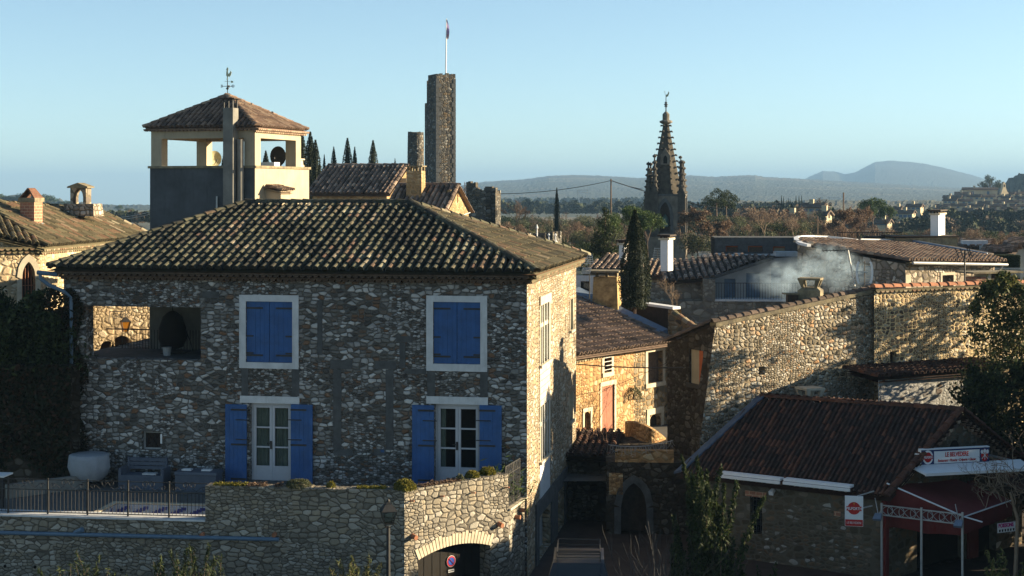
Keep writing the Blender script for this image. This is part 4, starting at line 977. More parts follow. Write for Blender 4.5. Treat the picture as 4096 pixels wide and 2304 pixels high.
# garden wall left of the house, ivy and hedge
GW = Fr(250, 46.6, -6); gx = GW.f(-200, 1600).x; zg = GW.f(120, 1462).z
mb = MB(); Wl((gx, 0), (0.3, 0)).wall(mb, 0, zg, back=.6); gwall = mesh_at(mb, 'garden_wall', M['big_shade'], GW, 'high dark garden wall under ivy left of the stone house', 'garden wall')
mb = MB(); pts = []
for i in range(16000):
    x = R.uniform(gx, .25); z = R.uniform(2.2, zg)
    if noise.noise(Vector((x * .6, z * .6, 4))) + (x - gx) * .12 < .2 + R.uniform(-.2, .2): continue
    pts.append((x, -.05 - abs(R.gauss(0, .07)), z))
leaves(mb, pts, .07, (0, -1, 0), 1, .6); mesh_at(mb, 'wall_ivy', M['leaf_ivy'], GW, 'dark ivy covering the high garden wall', 'ivy')
hd = thing('laurel_hedge', 'dark unclipped evergreen hedge above the garden wall in front of the chapel', 'hedge', GW)
mb = MB(); pts = []
for k in range(60):
    x = R.uniform(gx, .2); top = .55 + 1.2 * noise.noise(Vector((x * .8, 0, 8))) + (1.4 if x < gx + 4.5 else .6) - (.9 if x > -.9 else 0)
    for j in range(330):
        f = R.random(); pts.append((x + R.gauss(0, .28) * (1.2 - f), .9 + R.gauss(0, .5), zg - .2 + (top + .3) * f))
leaves(mb, pts, .085, None, asp=.4, up=.6); mb.build('foliage', M['leaf_dark'], hd)
mb = MB()
for k in range(16): x = gx + (0 - gx) * k / 16; mb.tube([(x, .9, zg - .6), (x + R.uniform(-.2, .2), .9, zg + .9)], [.05, .02], 5)
mb.build('stems', M['bark'], hd)

# ================================================================ rendered tower with an open belvedere
G = Fr(1020, 75, -18); GWd = -G.f(600, 672).x; GDp = G.s(1236, 682).y; GZ = G.f(1000, 672).z
tw_ = thing('rendered_tower', 'pale rendered tower with an open belvedere under a pyramid tile roof', 'tower', G)
mb = MB(); Wl((-GWd, 0), (0, 0)).wall(mb, 0, GZ); mb.build('front_wall', M['plaster_shade'], tw_, label='streaked front wall with its shade put into the colour'); mb = MB(); Wl((0, 0), (0, GDp)).wall(mb, 0, GZ); Wl((0, GDp), (-GWd, GDp)).wall(mb, 0, GZ); Wl((-GWd, GDp), (-GWd, 0)).wall(mb, 0, GZ)
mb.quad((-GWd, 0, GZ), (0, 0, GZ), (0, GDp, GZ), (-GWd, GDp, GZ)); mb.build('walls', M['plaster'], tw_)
mb = MB(); mb.box(-GWd - .08, .08, -.08, GDp + .08, GZ + .002, GZ + .12); mb.build('ledge', M['concrete'], tw_)
bz = G.f(1000, 525).z; oz = G.f(850, 553).z; BD = GDp - .95; PL = .58; gz = GZ + .12
x0, x1, y0, y1 = -GWd + .06, 0.0, 0.0, BD
mb = MB()
for (xa, ya, k) in ((x0, y0, 'left'), (x1 - PL, y0, 'corner'), (x0, y1 - PL, 'b'), (x1 - PL, y1 - PL, 'c')):
    m_ = MB(); m_.box(xa, xa + PL + (.1 if k == 'corner' else 0) * 0, ya, ya + PL, gz, oz); m_.build('pillar', M['plaster'], tw_)
mb.box(x0, x1, y0, y0 + PL, oz + .001, bz + .25); mb.box(x0, x1, y1 - PL, y1, oz + .001, bz + .25); mb.box(x0, x0 + PL, y0 + PL, y1 - PL, oz + .001, bz + .25); mb.box(x1 - PL, x1, y0 + PL, y1 - PL, oz + .001, bz + .25); mb.build('lintel_beams', M['plaster'], tw_)
oo = .26; ez = bz + .18; cx_, cy_ = (x0 + x1) / 2, (y0 + y1) / 2; az = G.f(905, 388, cy_).z
A1, A2, A3, A4, AP = Vector((x0 - oo, y0 - oo, ez)), Vector((x1 + oo, y0 - oo, ez)), Vector((x1 + oo, y1 + oo, ez)), Vector((x0 - oo, y1 + oo, ez)), Vector((cx_, cy_, az))
mb = MB(); kw = dict(pitch=.27, row=.4, seg=5)
roofpoly(mb, [A1, A2, AP], rr=(.0, .6), **kw); roofpoly(mb, [A2, A3, AP], rr=(.25, 1), **kw); roofpoly(mb, [A3, A4, AP], **kw); roofpoly(mb, [A4, A1, AP], **kw)
rf = mb.build('roof', M['tile_warm'], tw_)
mb = MB()
for q in (A1, A2, A3, A4): ridge(mb, q + Vector((0, 0, .1)), AP + Vector((0, 0, .1)), .13, .42, rr=(.1, .8))
mb.build('hip_tiles', M['tile_warm'], rf)
mb = MB(); genoise(mb, Wl((x1, y0), (x1, y1)), -.3, BD + .3, ez - .02, 2, .2, .16, .1, r=(.5, 1)); genoise(mb, Wl((x0, y0), (x1, y0)), -.3, x1 - x0 + .3, ez - .02, 1, .2, .2, .12, r=(.2, .6)); mb.build('tiled_eaves', M['tile_warm'], tw_)
# chimney stack running up the front of the tower
q0 = G.f(914, 700).x; q1 = G.f(955, 700).x; zt = G.f(935, 432, -.3).z; zc = G.f(935, 393, -.3).z
cs = thing('tower_chimney', 'tall rendered chimney stack with a slab cap against the dark tower face', 'chimney', G)
mb = MB(); mb.box(q0, q1 - .02, -.55, -.002, 4, zt); mb.build('stack', M['plaster_grey'], cs)
mb = MB(); mb.tube([(q1 + .2, -.2, 9.2), (q1 + .2, -.2, zt - 1.5)], .16, 12); mb.build('flue_pipe', M['plaster_grey'], cs)
mb = MB()
for x in (q0 + .03, (q0 + q1) / 2, q1 - .06):
    for y in (-.52, -.08): mb.box(x - .03, x + .03, y - .03, y + .03, zt, zc - .05)
mb.build('cap_legs', M['iron'], cs)
mb = MB(); mb.box(q0 - .1, q1 + .1, -.66, .08, zc - .05, zc); mb.build('cap_slab', M['dark_wood'], cs)
mb = MB(); mb.tube([G.f(868, 785, -.06), G.f(868, 860, -.06), G.f(869, 960, -.06)], .05, 6); mb.build('wall_conduit', M['metal'], tw_)
# little dormer box on the lit face
q = G.s(1060, 750); q2 = G.s(1128, 760)
bx = thing('tiled_niche', 'small tiled box projecting from the sunlit tower face', 'niche', G)
ya, yb = q.y, q2.y - .8; zz = q.z
mb = MB(); mb.hexa([(0.002, ya, 8), (.85, ya, 8), (.85, yb, 8), (0.002, yb, 8), (0.002, ya, zz - .05), (.85, ya, zz - .18), (.85, yb, zz - .18), (0.002, yb, zz - .05)]); mb.build('box', M['plaster'], bx)
mb = MB(); roofpoly(mb, [(1.0, ya - .12, zz - .18), (1.0, yb + .12, zz - .18), (0, yb + .12, zz + .05), (0, ya - .12, zz + .05)], pitch=.24, row=.3, seg=4); mb.build('tile_lid', M['tile_warm'], bx)
# weather vane
v = thing('weather_vane', 'weather vane with a gilded cockerel and compass letters on the belvedere', 'weather vane', loc=G.O + G.u * cx_ + G.v * cy_ + Vector((0, 0, az + .1)), rz=0)
Yv = (G.O + G.u * cx_ + G.v * cy_).y; u1 = Yv / FOC
def vp(dx, py): return (dx * u1, 0, CZ - (py - HY) * u1 - (az + .1))
mb = MB(); mb.tube([(0, 0, -.1), vp(0, 318)], .022, 6); mb.lathe(vp(0, 354), [(.02, -.06), (.07, -.03), (.07, .03), (.02, .06)], 8); mb.bar(vp(-20, 345), vp(22, 345), .025); mb.bar((0, -.25, vp(0, 345)[2]), (0, .25, vp(0, 345)[2]), .02); mb.build('spindle', M['iron'], v)
def letter(ch_, dx, py, h, ry=0):
    cu = bpy.data.curves.new('t', 'FONT'); cu.body = ch_; cu.size = h * 1.4; cu.extrude = .012; cu.offset = .006; cu.align_x = 'CENTER'; cu.align_y = 'CENTER'
    ob = bpy.data.objects.new('t', cu); COL.objects.link(ob); dg = bpy.context.evaluated_depsgraph_get(); me = bpy.data.meshes.new_from_object(ob.evaluated_get(dg)); bpy.data.objects.remove(ob)
    me.materials.clear(); me.materials.append(M['iron']); o = bpy.data.objects.new('compass_letter', me); COL.objects.link(o); o.parent = v; o.location = vp(dx, py); o.rotation_euler = (PI / 2, 0, ry); return o
letter('E', -23, 345, .13, PI); letter('O', 22, 345, .13); letter('N', 6, 346, .12, .9)
def flat(pts, y, t, mat, name, par):
    m_ = MB(); n = len(pts); m_.prism([(p[0], y - t / 2, p[2]) for p in pts], (0, t, 0)); return m_.build(name, mat, par)
gilt = plain('verdigris_gilt', (.34, .38, .28), .5, .15, 6, metal=.3)
flat([vp(*q) for q in ((-4, 318), (1, 318), (3, 305), (9, 308), (14, 300), (17, 290), (13, 283), (8, 292), (3, 296), (2, 284), (4, 276), (2, 270), (-2, 270), (-3, 275), (-6, 279), (-3, 281), (-5, 292), (-5, 302), (-1, 309))], 0, .03, gilt, 'cockerel', v)
flat([vp(*q) for q in ((-12, 325), (-9, 323), (-9, 324.5), (14, 326), (14, 322), (24, 325), (22, 328), (24, 331), (13, 331), (14, 327), (-9, 326), (-9, 327))], 0, .02, gilt, 'arrow', v)
# satellite dishes inside the belvedere
def dish(px, py, v_, r, lab, mat, yaw, fr=G):
    q = fr.f(px, py, v_); o = thing('satellite_dish', lab, 'satellite dish', loc=fr.O + fr.u * q.x + fr.v * v_ + Vector((0, 0, q.z)), rz=yaw, group='satellite dishes')
    m_ = MB(); n = 20; vs_ = [(0, .12, 0)]; fs = []
    for i in range(1, 5):
        for k in range(n): a = 2 * PI * k / n; qq = r * i / 4; vs_.append((qq * math.cos(a) * .92, .12 * (1 - (i / 4) ** 2), qq * math.sin(a)))
    for k in range(n): fs.append((0, 1 + k, 1 + (k + 1) % n))
    for i in range(3):
        for k in range(n): fs.append((1 + i * n + k, 1 + (i + 1) * n + k, 1 + (i + 1) * n + (k + 1) % n, 1 + i * n + (k + 1) % n))
    m_.add(vs_, fs); m_.build('reflector', mat, o, smooth=True)
    m_ = MB(); m_.tube([(0, .12, 0), (0, .3, -.1), (0, .3, -r - .3)], .03, 6); m_.tube([(0, .12, -r * .8), (0, -.35, -.1)], .015, 5); m_.lathe((0, -.36, -.1), [(.04, -.05), (.04, .05)], 8); m_.build('mount', M['iron'], o); return o
dish(858, 635, BD + .45, .42, 'pale satellite dish at the back of the belvedere beside the middle pillar', plain('cream_dish', (.45, .42, .26), .5), .5)
dish(1112, 625, BD + .4, .52, 'dark satellite dish seen through the right belvedere opening', plain('dark_mesh_dish', (.03, .025, .02), .7), -.4)
q = G.s(1207, 690, -.7); m_ = MB(); m_.box(-.25, .25, -.25, .25, 0, .1); 
for k in range(4): m_.hexa([(-.22 + k * .12, -.2, .1), (-.14 + k * .12, -.2, .1), (-.14 + k * .12, .2, .1), (-.22 + k * .12, .2, .1), (-.16 + k * .1, -.18, .36), (-.1 + k * .1, -.18, .36), (-.1 + k * .1, .18, .36), (-.16 + k * .1, .18, .36)])
m_.box(-.28, .28, -.26, .26, .36, .43); o = m_.build('roof_vent', M['dressed']); o.location = G.O + G.u * -.35 + G.v * (GDp - .6) + Vector((0, 0, gz)); o.rotation_euler = (0, 0, G.a); tag(o, 'small terracotta vent cowl on the right end of the tower ledge', 'vent')
m_ = MB(); m_.box(-.5, .5, -.3, .3, 0, .22); o = m_.build('air_conditioner', M['white_paint']); o.location = G.O + G.u * -1.2 + G.v * (BD - 1.3) + Vector((0, 0, gz)); o.rotation_euler = (0, 0, G.a); tag(o, 'white box unit lying low in the right belvedere opening', 'box unit')
# ================================================================ centre: houses on the hill, castle, ruin
def gable_house(name, lab, fr, W_, D_, z0, ze, zr, wmat, tmat, cat='house', pitch=.3, row=.42, seg=4, ov=.25, holes=(), sideholes=(), group=None, front_mat=None, sun=None, pane=None, ridge_at=.5, caps=True):
    """ridge parallel to the front (u), gable on the right side; frame origin = front right corner"""
    o = thing(name, lab, cat, fr, group=group)
    f_ = Wl((-W_, 0), (0, 0)); s_ = Wl((0, 0), (0, D_)); vr = D_ * ridge_at
    mb = MB(); s_.wall(mb, z0, [(0, ze), (vr, zr), (D_, ze)], sideholes)
    mb.quad((-W_, D_, z0), (-W_, 0, z0), (-W_, 0, ze), (-W_, D_, ze)); mb.add([(-W_, D_, ze), (-W_, 0, ze), (-W_, vr, zr)], [(0, 1, 2)]); mb.quad((0, D_, z0), (-W_, D_, z0), (-W_, D_, ze), (0, D_, ze))
    mb.build('gable_wall', wmat, o)
    mb = MB(); f_.wall(mb, z0, ze, holes); mb.build('front_wall', front_mat or wmat, o)
    for hs, w in ((holes, f_), (sideholes, s_)):
        for h in hs:
            m_ = MB(); w.box(m_, h[0], h[1], -.24, -.2, h[2], h[3]); m_.build('window', pane or M['dark'], o)
    mb = MB(); dz = .04; sl_ = (zr - ze) / vr; sb = (zr - ze) / (D_ - vr)
    kw = dict(pitch=pitch, row=row, seg=seg, chan=pitch < .5)
    roofpoly(mb, [(-W_ - ov, -ov, ze - ov * sl_ + dz), (ov, -ov, ze - ov * sl_ + dz), (ov, vr, zr + dz), (-W_ - ov, vr, zr + dz)], **kw)
    mb.quad((ov, D_ + ov, ze - ov * sb + dz), (-W_ - ov, D_ + ov, ze - ov * sb + dz), (-W_ - ov, vr, zr + dz), (ov, vr, zr + dz))
    r_ = mb.build('roof', tmat, o)
    mb = MB(); ridge(mb, (-W_ - ov, vr, zr + dz + .04), (ov, vr, zr + dz + .04), pitch * .55, row * 1.2)
    if caps:
        ridge(mb, (ov - .1, -ov, ze - ov * sl_ + dz + .05), (ov - .1, vr, zr + dz + .05), pitch * .45, row * 1.2); ridge(mb, (ov - .1, D_ + ov, ze - ov * sb + dz), (ov - .1, vr, zr + dz), pitch * .45, row * 1.2)
    mb.build('ridge_tiles', tmat, r_)
    return o
A = Fr(1547, 95, -16); zA = A.f(1400, 772).z; WA = -A.f(1250, 780).x; zrA = A.f(1450, 667, 3.2).z
hA = gable_house('hill_house', 'stone house with a tile roof left of the castle, its gable in sun', A, WA, 6.4, 4, zA, zrA, M['far_stone'], M['tile_grey'], holes=[(WA - A.f(1547, 0).x * 0 - 1.55, WA - 1.2, zA - 1.05, zA - .7)])
m_ = MB(); m_.box(-.4, -.0, 0, .3, 0, .5); o = m_.build('air_conditioner', M['plaster_cream']); q = A.s(1622, 745, .3); o.location = at(1625, 745, 97); tag(o, 'cream air conditioner hanging at the gable of the hill house', 'air conditioner')
B = Fr(1772, 88, -16); zB = B.f(1700, 848).z; WB = -B.f(1560, 848).x; q = B.s(1890, 905); zrB = B.s(1820, 745).z; yr = B.s(1822, 745).y; DB = yr * 2.1
hB = gable_house('hill_house', 'stone house with a big chimney below the castle tower, two slit windows in its gable', B, WB, DB, 4, zB, zrB, M['far_stone'], M['tile_grey'], sideholes=[(yr * .62, yr * .70, zB + .5, zB + 1.25), (yr * 1.15, yr * 1.23, zB + .5, zB + 1.25)], ridge_at=.476)
q = B.f(1665, 770, yr * .62); c = Vector((q.x, yr * .62, q.z)); hc = thing('stone_chimney', 'large stone chimney with slotted top on the hill house roof', 'chimney', loc=B.O + B.u * c.x + B.v * c.y + Vector((0, 0, zB)), rz=B.a)
zc = at(1665, 662, (B.O + B.v * c.y).y).z - zB
mb = MB(); mb.box(-.5, .45, -.35, .35, 0, zc - .3, taper=.02); mb.build('shaft', M['far_stone'], hc)
mb = MB()
for x in (-.45, -.1, .3):
    for y in (-.32, .22): mb.box(x, x + .12, y, y + .1, zc - .3, zc - .07)
mb.box(-.55, .5, -.4, .4, zc - .07, zc); mb.build('cap', M['concrete'], hc)
m_ = MB(); m_.bar(at(1560, 872, 87), at(1805, 882, 86), .06); m_.bar(at(1805, 868, 86), at(1805, 905, 86), .05); m_.bar(at(1780, 885, 86), at(1880, 850, 90), .05); tag(m_.build('roof_pole', M['metal']), 'thin pale pole and wire frame in front of the hill house gable', 'pole')

# castle keep: jagged tops by columns of different heights
def jag(mb, w, z0, z1, amp, n, th, seed, drop=0):
    for i in range(n):
        s0 = w.L * i / n; s1 = w.L * (i + 1) / n; z = z1 + amp * noise.noise(Vector((i * .9, seed, 0))) - drop * (i / n)
        w.box(mb, s0, s1, -th, 0, z0, z)
C1 = Fr(1745, 180, 23); zC = C1.f(1745, 295).z; WC = C1.f(1822, 290).x; DC = C1.s(1699, 300).y
kp = thing('castle_keep', 'tall ruined square castle keep with a flagpole on top', 'castle tower', C1)
mb = MB(); jag(mb, Wl((0, 0), (WC, 0)), 3, zC, .3, 9, .7, 2); mb.build('front_wall', M['castle_stone'], kp)
mb = MB(); n = 14
for i in range(n):
    v0_ = .7 + (DC - .7) * i / n; v1_ = .7 + (DC - .7) * (i + 1) / n; cut = 3.2 if i > n - 4 else (.6 + .4 * (i % 2) if i > n - 6 else 0)
    mb.box(0, .8, v0_, v1_, 3, zC - cut + .3 * noise.noise(Vector((i, 5, 0))))
mb.build('left_wall', M['castle_stone'], kp)
mb = MB(); mb.box(.8, WC - .01, .7, DC - .1, 3, zC - 1.2); mb.build('core', M['castle_stone'], kp)
mb = MB()
for i in range(38):   # dressed corner stones
    z = 3.5 + i * (zC - 4) / 38; l_ = .35 if i % 2 else .6; mb.box(-.04, l_, -.04, .3, z, z + (zC - 4) / 38 - .04); mb.box(WC - l_ * .8, WC + .03, -.04, .3, z, z + (zC - 4) / 38 - .04)
mb.build('corner_stones', M['dressed_grey'], kp)
fl = thing('flagpole', 'tall white flagpole with a limp purple and red flag on the castle keep', 'flagpole', loc=at(1783, 295, 182)); u1 = 182 / FOC; h = (295 - 75) * u1
mb = MB(); mb.tube([(0, 0, -.5), (3 * u1, 0, h)], [.09, .05], 8); mb.build('pole', M['white_paint'], fl)
mb = MB(); n = 8
for i in range(n):
    z0_, z1_ = h * .98 - i * .28, h * .98 - (i + 1) * .28; w0, w1 = .08 + .26 * math.sin(i / n * 2.6), .08 + .26 * math.sin((i + 1) / n * 2.6); x0_ = 3 * u1
    mb.quad((x0_, -.03, z0_), (x0_, -.03, z1_), (x0_ + w1, .1 * math.sin(i), z1_), (x0_ + w0, .1 * math.sin(i - 1), z0_), r=i / n)
mb.build('flag', rndmat('flag_cloth', [(0, (.22, .18, .38)), (.6, (.28, .2, .36)), (.75, (.4, .18, .22)), (1, (.4, .36, .42))], bump=0), fl)
C2 = Fr(1698, 190, -30); rt = thing('round_tower', 'lower round ruined tower just left of the castle keep', 'castle tower', loc=at(1663, 700, 192)); rr_ = 33 * 192 / FOC
mb = MB(); n = 28; zt = at(0, 530, 192).z - at(0, 700, 192).z
vs_ = []
for k in range(n): a = 2 * PI * k / n; vs_.append((rr_ * 1.12 * math.cos(a), rr_ * 1.12 * math.sin(a), -14))
for k in range(n): a = 2 * PI * k / n; vs_.append((rr_ * math.cos(a), rr_ * math.sin(a), zt * .6))
for k in range(n): a = 2 * PI * k / n; vs_.append((rr_ * .96 * math.cos(a), rr_ * .96 * math.sin(a), zt + .35 * noise.noise(Vector((k * .7, 1, 1)))))
mb.add(vs_, [(k + j * n, (k + 1) % n + j * n, (k + 1) % n + (j + 1) * n, k + (j + 1) * n) for k in range(n) for j in (0, 1)] + [tuple(2 * n + k for k in range(n))]); mb.build('tower_wall', M['castle_stone'], rt, cyl=True)
# ruin
D1 = Fr(1982, 140, -12); ru_ = thing('castle_ruin', 'broken two-stage ruin wall with its right side in sun', 'ruin', D1); Zp = lambda px, py: D1.f(px, py).z; Xp = lambda px: D1.f(px, 800).x
mb = MB(); z0 = 2
for a, b, py in ((1865, 1873, 728), (1873, 1883, 725), (1883, 1895, 732), (1895, 1903, 729), (1903, 1911, 750), (1911, 1920, 757), (1920, 1936, 761), (1936, 1940, 752), (1940, 1968, 746), (1968, 1976, 752), (1976, 1982, 750)):
    mb.box(Xp(a), Xp(b), 0, .9, z0, Zp((a + b) / 2, py))
mb.build('front_wall', M['castle_stone'], ru_)
ws = Wl((0.003, 0), (0.003, D1.s(2003, 770).y)); mb = MB(); jag(mb, ws, z0, D1.s(1992, 766).z, .2, 6, .9, 8); mb.build('side_wall', M['castle_stone'], ru_)
# crenellated tower
E1 = Fr(2180, 110, -14); cr = thing('crenellated_tower', 'low square crenellated stone tower with its right face in sun', 'tower', E1)
zt = E1.f(2150, 962).z; zm = E1.f(2150, 932).z; dd = E1.s(2247, 960).y; wE = -E1.f(2092, 960).x
mb = MB(); mb.box(-wE, 0, 0, dd, 0, zt); n = 5
for i in range(n):
    s = i / (n - .5); 
    mb.box(-wE + wE * s * .999, -wE + wE * s + wE / (2 * n - 1), 0, .4, zt, zm); mb.box(-.4, .0, dd * s * .999 + .002, dd * s + dd / (2 * n - 1), zt, zm)
mb.box(-wE, -wE + .4, .4, dd, zt, zt + .3); mb.build('battlements', M['castle_stone'], cr)
for px, py in ((2120, 955), (2148, 952), (2195, 955), (2222, 955)):
    m_ = MB(); m_.lathe((0, 0, 0), [(.05, 0), (.16, .08), (.05, .2), (.04, .5), (.09, .56), (.02, .7)], 8); o = m_.build('stone_urn', M['white_paint']); o.location = at(px, py + 18, 109.2); o['group'] = 'white urns on the crenellated tower'; tag(o, {2120: 'leftmost white urn between the battlements', 2148: 'tallest white urn just left of the tower corner', 2195: 'white urn on the sunlit battlements nearest the corner', 2222: 'rightmost white urn on the sunlit battlements'}[px], 'urn')
bpy.data.objects['stone_urn.001'].scale = (1, 1, 1.8)

# ================================================================ church spire
CH = Fr(2640, 150, -9); q = CH.f(2583, 900); chh = thing('church_spire', 'blackened Gothic church bell tower with a crocketed stone spire', 'church tower', CH)
u1 = 150 / FOC
cxp, hwp = 2664, 82      # centre column and half width in photo pixels
CC = Fr(cxp, 151.5, -9); chh.location = CC.O; Z = lambda py: CZ - (py - HY) * 151.5 / FOC; pu = 151.5 / FOC
hw = 78 * pu
mb = MB(); mb.box(-hw * 1.04, hw * 1.04, -hw, hw, 0, Z(952)); mb.box(-hw * 1.1, hw * 1.1, -hw * 1.06, hw * 1.06, Z(952), Z(945)); mb.build('base', M['church_stone'], chh)
mb = MB(); o_ = .30 * hw; aw = 34 * pu
body = [(hw - o_, -hw), (hw, -hw + o_), (hw, hw - o_), (hw - o_, hw), (-hw + o_, hw), (-hw, hw - o_), (-hw, -hw + o_), (-hw + o_, -hw)]
zb_, zt_ = Z(945), Z(782); loop = list(reversed(body)); loop = [body[7], body[0], body[1], body[2], body[3], body[4], body[5], body[6], body[7]]
for k in range(8):
    w = Wl(loop[k], loop[k + 1])
    w.wall(mb, zb_, zt_, [(w.L / 2 - aw * .62, w.L / 2 + aw * .62, zb_ + .35, Z(808), 1.3, 'pointed', .5)] if k % 2 == 0 else ())
mb.build('belfry', M['church_stone'], chh)
mb = MB()
for k in (0, 2, 6):
    w = Wl(loop[k], loop[k + 1]); a, b = w.L / 2 - aw * .62, w.L / 2 + aw * .62; i0 = polyarch(a, b, Z(808), 1.3, 'pointed', 12); o0 = polyarch(a - .3, b + .3, Z(808) + .4, 1.7, 'pointed', 12)
    for j in range(12):
        (xx0, y0_), (xx1, y1_), (p0, q0), (p1, q1) = i0[j], i0[j + 1], o0[j], o0[j + 1]
        mb.hexa([w.p(xx0, .14, y0_), w.p(xx1, .14, y1_), w.p(xx1, -.05, y1_), w.p(xx0, -.05, y0_), w.p(p0, .14, q0), w.p(p1, .14, q1), w.p(p1, -.05, q1), w.p(p0, -.05, q0)])
    w.box(mb, a - .3, a - .02, -.05, .14, zb_ + .3, Z(808) - 1.3); w.box(mb, b + .02, b + .3, -.05, .14, zb_ + .3, Z(808) - 1.3)
mb.build('arch_moulding', M['dressed_grey'], chh)
mb = MB(); mb.box(-hw * .75, hw * .75, -hw * .42, hw * .42, zb_, Z(800)); mb.build('bell_chamber', M['wood'], chh)
mb = MB(); mb.lathe((0, -hw * .72, Z(905)), [(.62, 0), (.5, .12), (.36, .5), (.3, .85), (.12, 1.05), (.04, 1.2)], 14); mb.build('bell', plain('green_bronze_bell', (.06, .11, .09), .6), chh, smooth=True)
mb = MB(); mb.box(-hw * 1.04, hw * 1.04, -hw * 1.04, hw * 1.04, Z(784), Z(776)); mb.build('cornice', M['dressed_grey'], chh)
M['pinn'] = plain('sooty_pinnacle_stone', (.055, .05, .043), .95, .5, 2.5, bump=.5)
# corner buttresses with pinnacles
def pinnacle(x, y, w, z0, zs, ztip, name='pinnacle'):
    m_ = MB(); m_.box(x - w, x + w, y - w, y + w, z0, zs)
    m_.add([(x - w * 1.2, y - w * 1.2, zs), (x + w * 1.2, y - w * 1.2, zs), (x + w * 1.2, y + w * 1.2, zs), (x - w * 1.2, y + w * 1.2, zs), (x, y - w * 1.3, zs + w * 3), (x, y + w * 1.3, zs + w * 3)], [(0, 1, 4), (2, 3, 5), (1, 2, 5, 4), (3, 0, 4, 5)])
    n = 6; m_.lathe((x, y, 0), [(w * .95, zs), (w * .12, ztip)], 8)
    for i in range(n):
        t = (i + .6) / n; zz = zs + (ztip - zs) * t; rr = w * (.95 - .8 * t) + .1
        m_.lathe((x, y, zz), [(rr * .8, -.1), (rr + .04, -.02), (rr + .02, .1), (rr * .7, .16)], 8)
    m_.build(name, M['pinn'], chh)
for sx in (-1, 1):
    for sy in (-1, 1): pinnacle(sx * hw * .84, sy * hw * .84, .36, zb_, Z(785), Z(648 if sx < 0 else 640))
pinnacle(-hw * .52, -hw * .98, .3, zb_, Z(768), Z(617), 'pinnacle'); pinnacle(hw * .72, hw * .3, .2, Z(776), Z(745), Z(622), 'pinnacle')
mb = MB()
for sx in (-1, 1): mb.box(sx * hw * .82 - .33, sx * hw * .82 + .33, -hw * 1.03, -hw * .7, zb_, Z(782))
mb.build('buttress', M['church_stone'], chh)
# spire
rs = 67 * pu; zs0, zs1 = Z(776), Z(488)
mb = MB(); vs_ = []
for k in range(8): a = PI / 8 + k * PI / 4; vs_.append((rs * math.cos(a), rs * math.sin(a), zs0))
for k in range(8): a = PI / 8 + k * PI / 4; vs_.append((rs * .15 * math.cos(a), rs * .15 * math.sin(a), zs1))
mb.add(vs_, [(k, (k + 1) % 8, (k + 1) % 8 + 8, k + 8) for k in range(8)]); mb.build('spire', M['spire_stone'], chh)
mb = MB()
for k in range(8):
    a = PI / 8 + k * PI / 4
    for i in range(12):
        mb = MB()
        t = (i + .5) / 12.2; rr = rs * (1 - .88 * t) + .04; c = Vector((rr * math.cos(a), rr * math.sin(a), zs0 + (zs1 - zs0) * t)); d = Vector((math.cos(a), math.sin(a), 0))
        mb.tube([c, c + d * .10 + Vector((0, 0, .08)), c + d * .19 + Vector((0, 0, .05)), c + d * .22 + Vector((0, 0, -.05))], [.06, .07, .085, .04], 5); mb.build('crocket', M['spire_stone'], chh)
mb = MB(); mb.lathe((0, 0, 0), [(rs * .12, zs1 - .3), (.62, zs1 - .05), (.62, zs1 + .1), (.34, zs1 + .2), (.34, zs1 + .75), (.12, zs1 + 1.0)], 10); mb.build('finial', M['church_stone'], chh)
mb = MB(); mb.tube([(0, 0, zs1 + .9), (0, 0, Z(378))], [.07, .03], 6)
for zz, r_ in ((Z(425), .16), (Z(418), .2), (Z(411), .14)): mb.lathe((0, 0, zz), [(.03, -.1), (r_, -.03), (r_, .03), (.03, .1)], 8)
mb.build('spire_cross', M['iron'], chh)
mb = MB(); mb.prism([(-.05, -.02, Z(380)), (.12, -.02, Z(378)), (.25, -.02, Z(365)), (.32, -.02, Z(372)), (.2, -.02, Z(386)), (0, -.02, Z(388)), (-.16, -.02, Z(366)), (-.1, -.02, Z(364))], (0, .04, 0)); mb.build('cockerel', gilt, chh)
mb = MB(); a = -PI / 2 + .05; zz = zs0 + (zs1 - zs0) * .42; rr = rs * .66 * math.cos(PI / 8)
w = Wl((-.45, -rr - .3), (.45, -rr - .3)); w.wall(mb, zz - .1, [(0, zz + .8), (.45, zz + 1.5), (.9, zz + .8)], [(.25, .65, zz, zz + .8, .4, 'pointed')], dep=.2, back=.5); mb.build('lucarne', M['church_stone'], chh)
mb = MB(); w.box(mb, .1, .8, -.22, -.2, zz, zz + .85); mb.build('lucarne_opening', M['dark'], chh)
# ================================================================ right: barn with the long sunlit rubble wall
BW = Fr(2860, 51, 26.57); LB = BW.f(3500, 1200).x; zl0 = BW.f(2860, 1300).z; zl1 = BW.f(3500, 1163).z
barn = thing('stone_barn', 'big rubble barn with a long sunlit wall and a sloping tiled coping', 'barn', BW)
wf = Wl((0, 0), (LB, 0))
def bf_(px, py): p = BW.f(px, py); return p.x, p.z
a = bf_(3035, 1500); b = bf_(3060, 1466)
mb = MB(); wf.wall(mb, 0, [(0, zl0), (LB, zl1)], [(a[0], b[0], a[1], b[1])], dep=.35); mb.quad((LB, 0, 0), (LB, 2.2, 0), (LB, 2.2, zl1 - .6), (LB, 0, zl1))
cl = bf_(2800, 1760); zc_ = cl[1]
mb.add([(0, -.002, zl0 - .05), (cl[0], -.002, zc_), (0, -.002, zc_)], [(0, 1, 2)]); mb.quad((cl[0], -.002, 0), (0, -.002, 0), (0, -.002, zc_), (cl[0], -.002, zc_))
mb.build('long_wall', M['big_stone'], barn, label='long sunlit wall of mixed rubble')
mb = MB(); DBn = 2.9; wl2 = Wl((0, DBn), (0, 0)); ztb = BW.s(2672, 1372).z
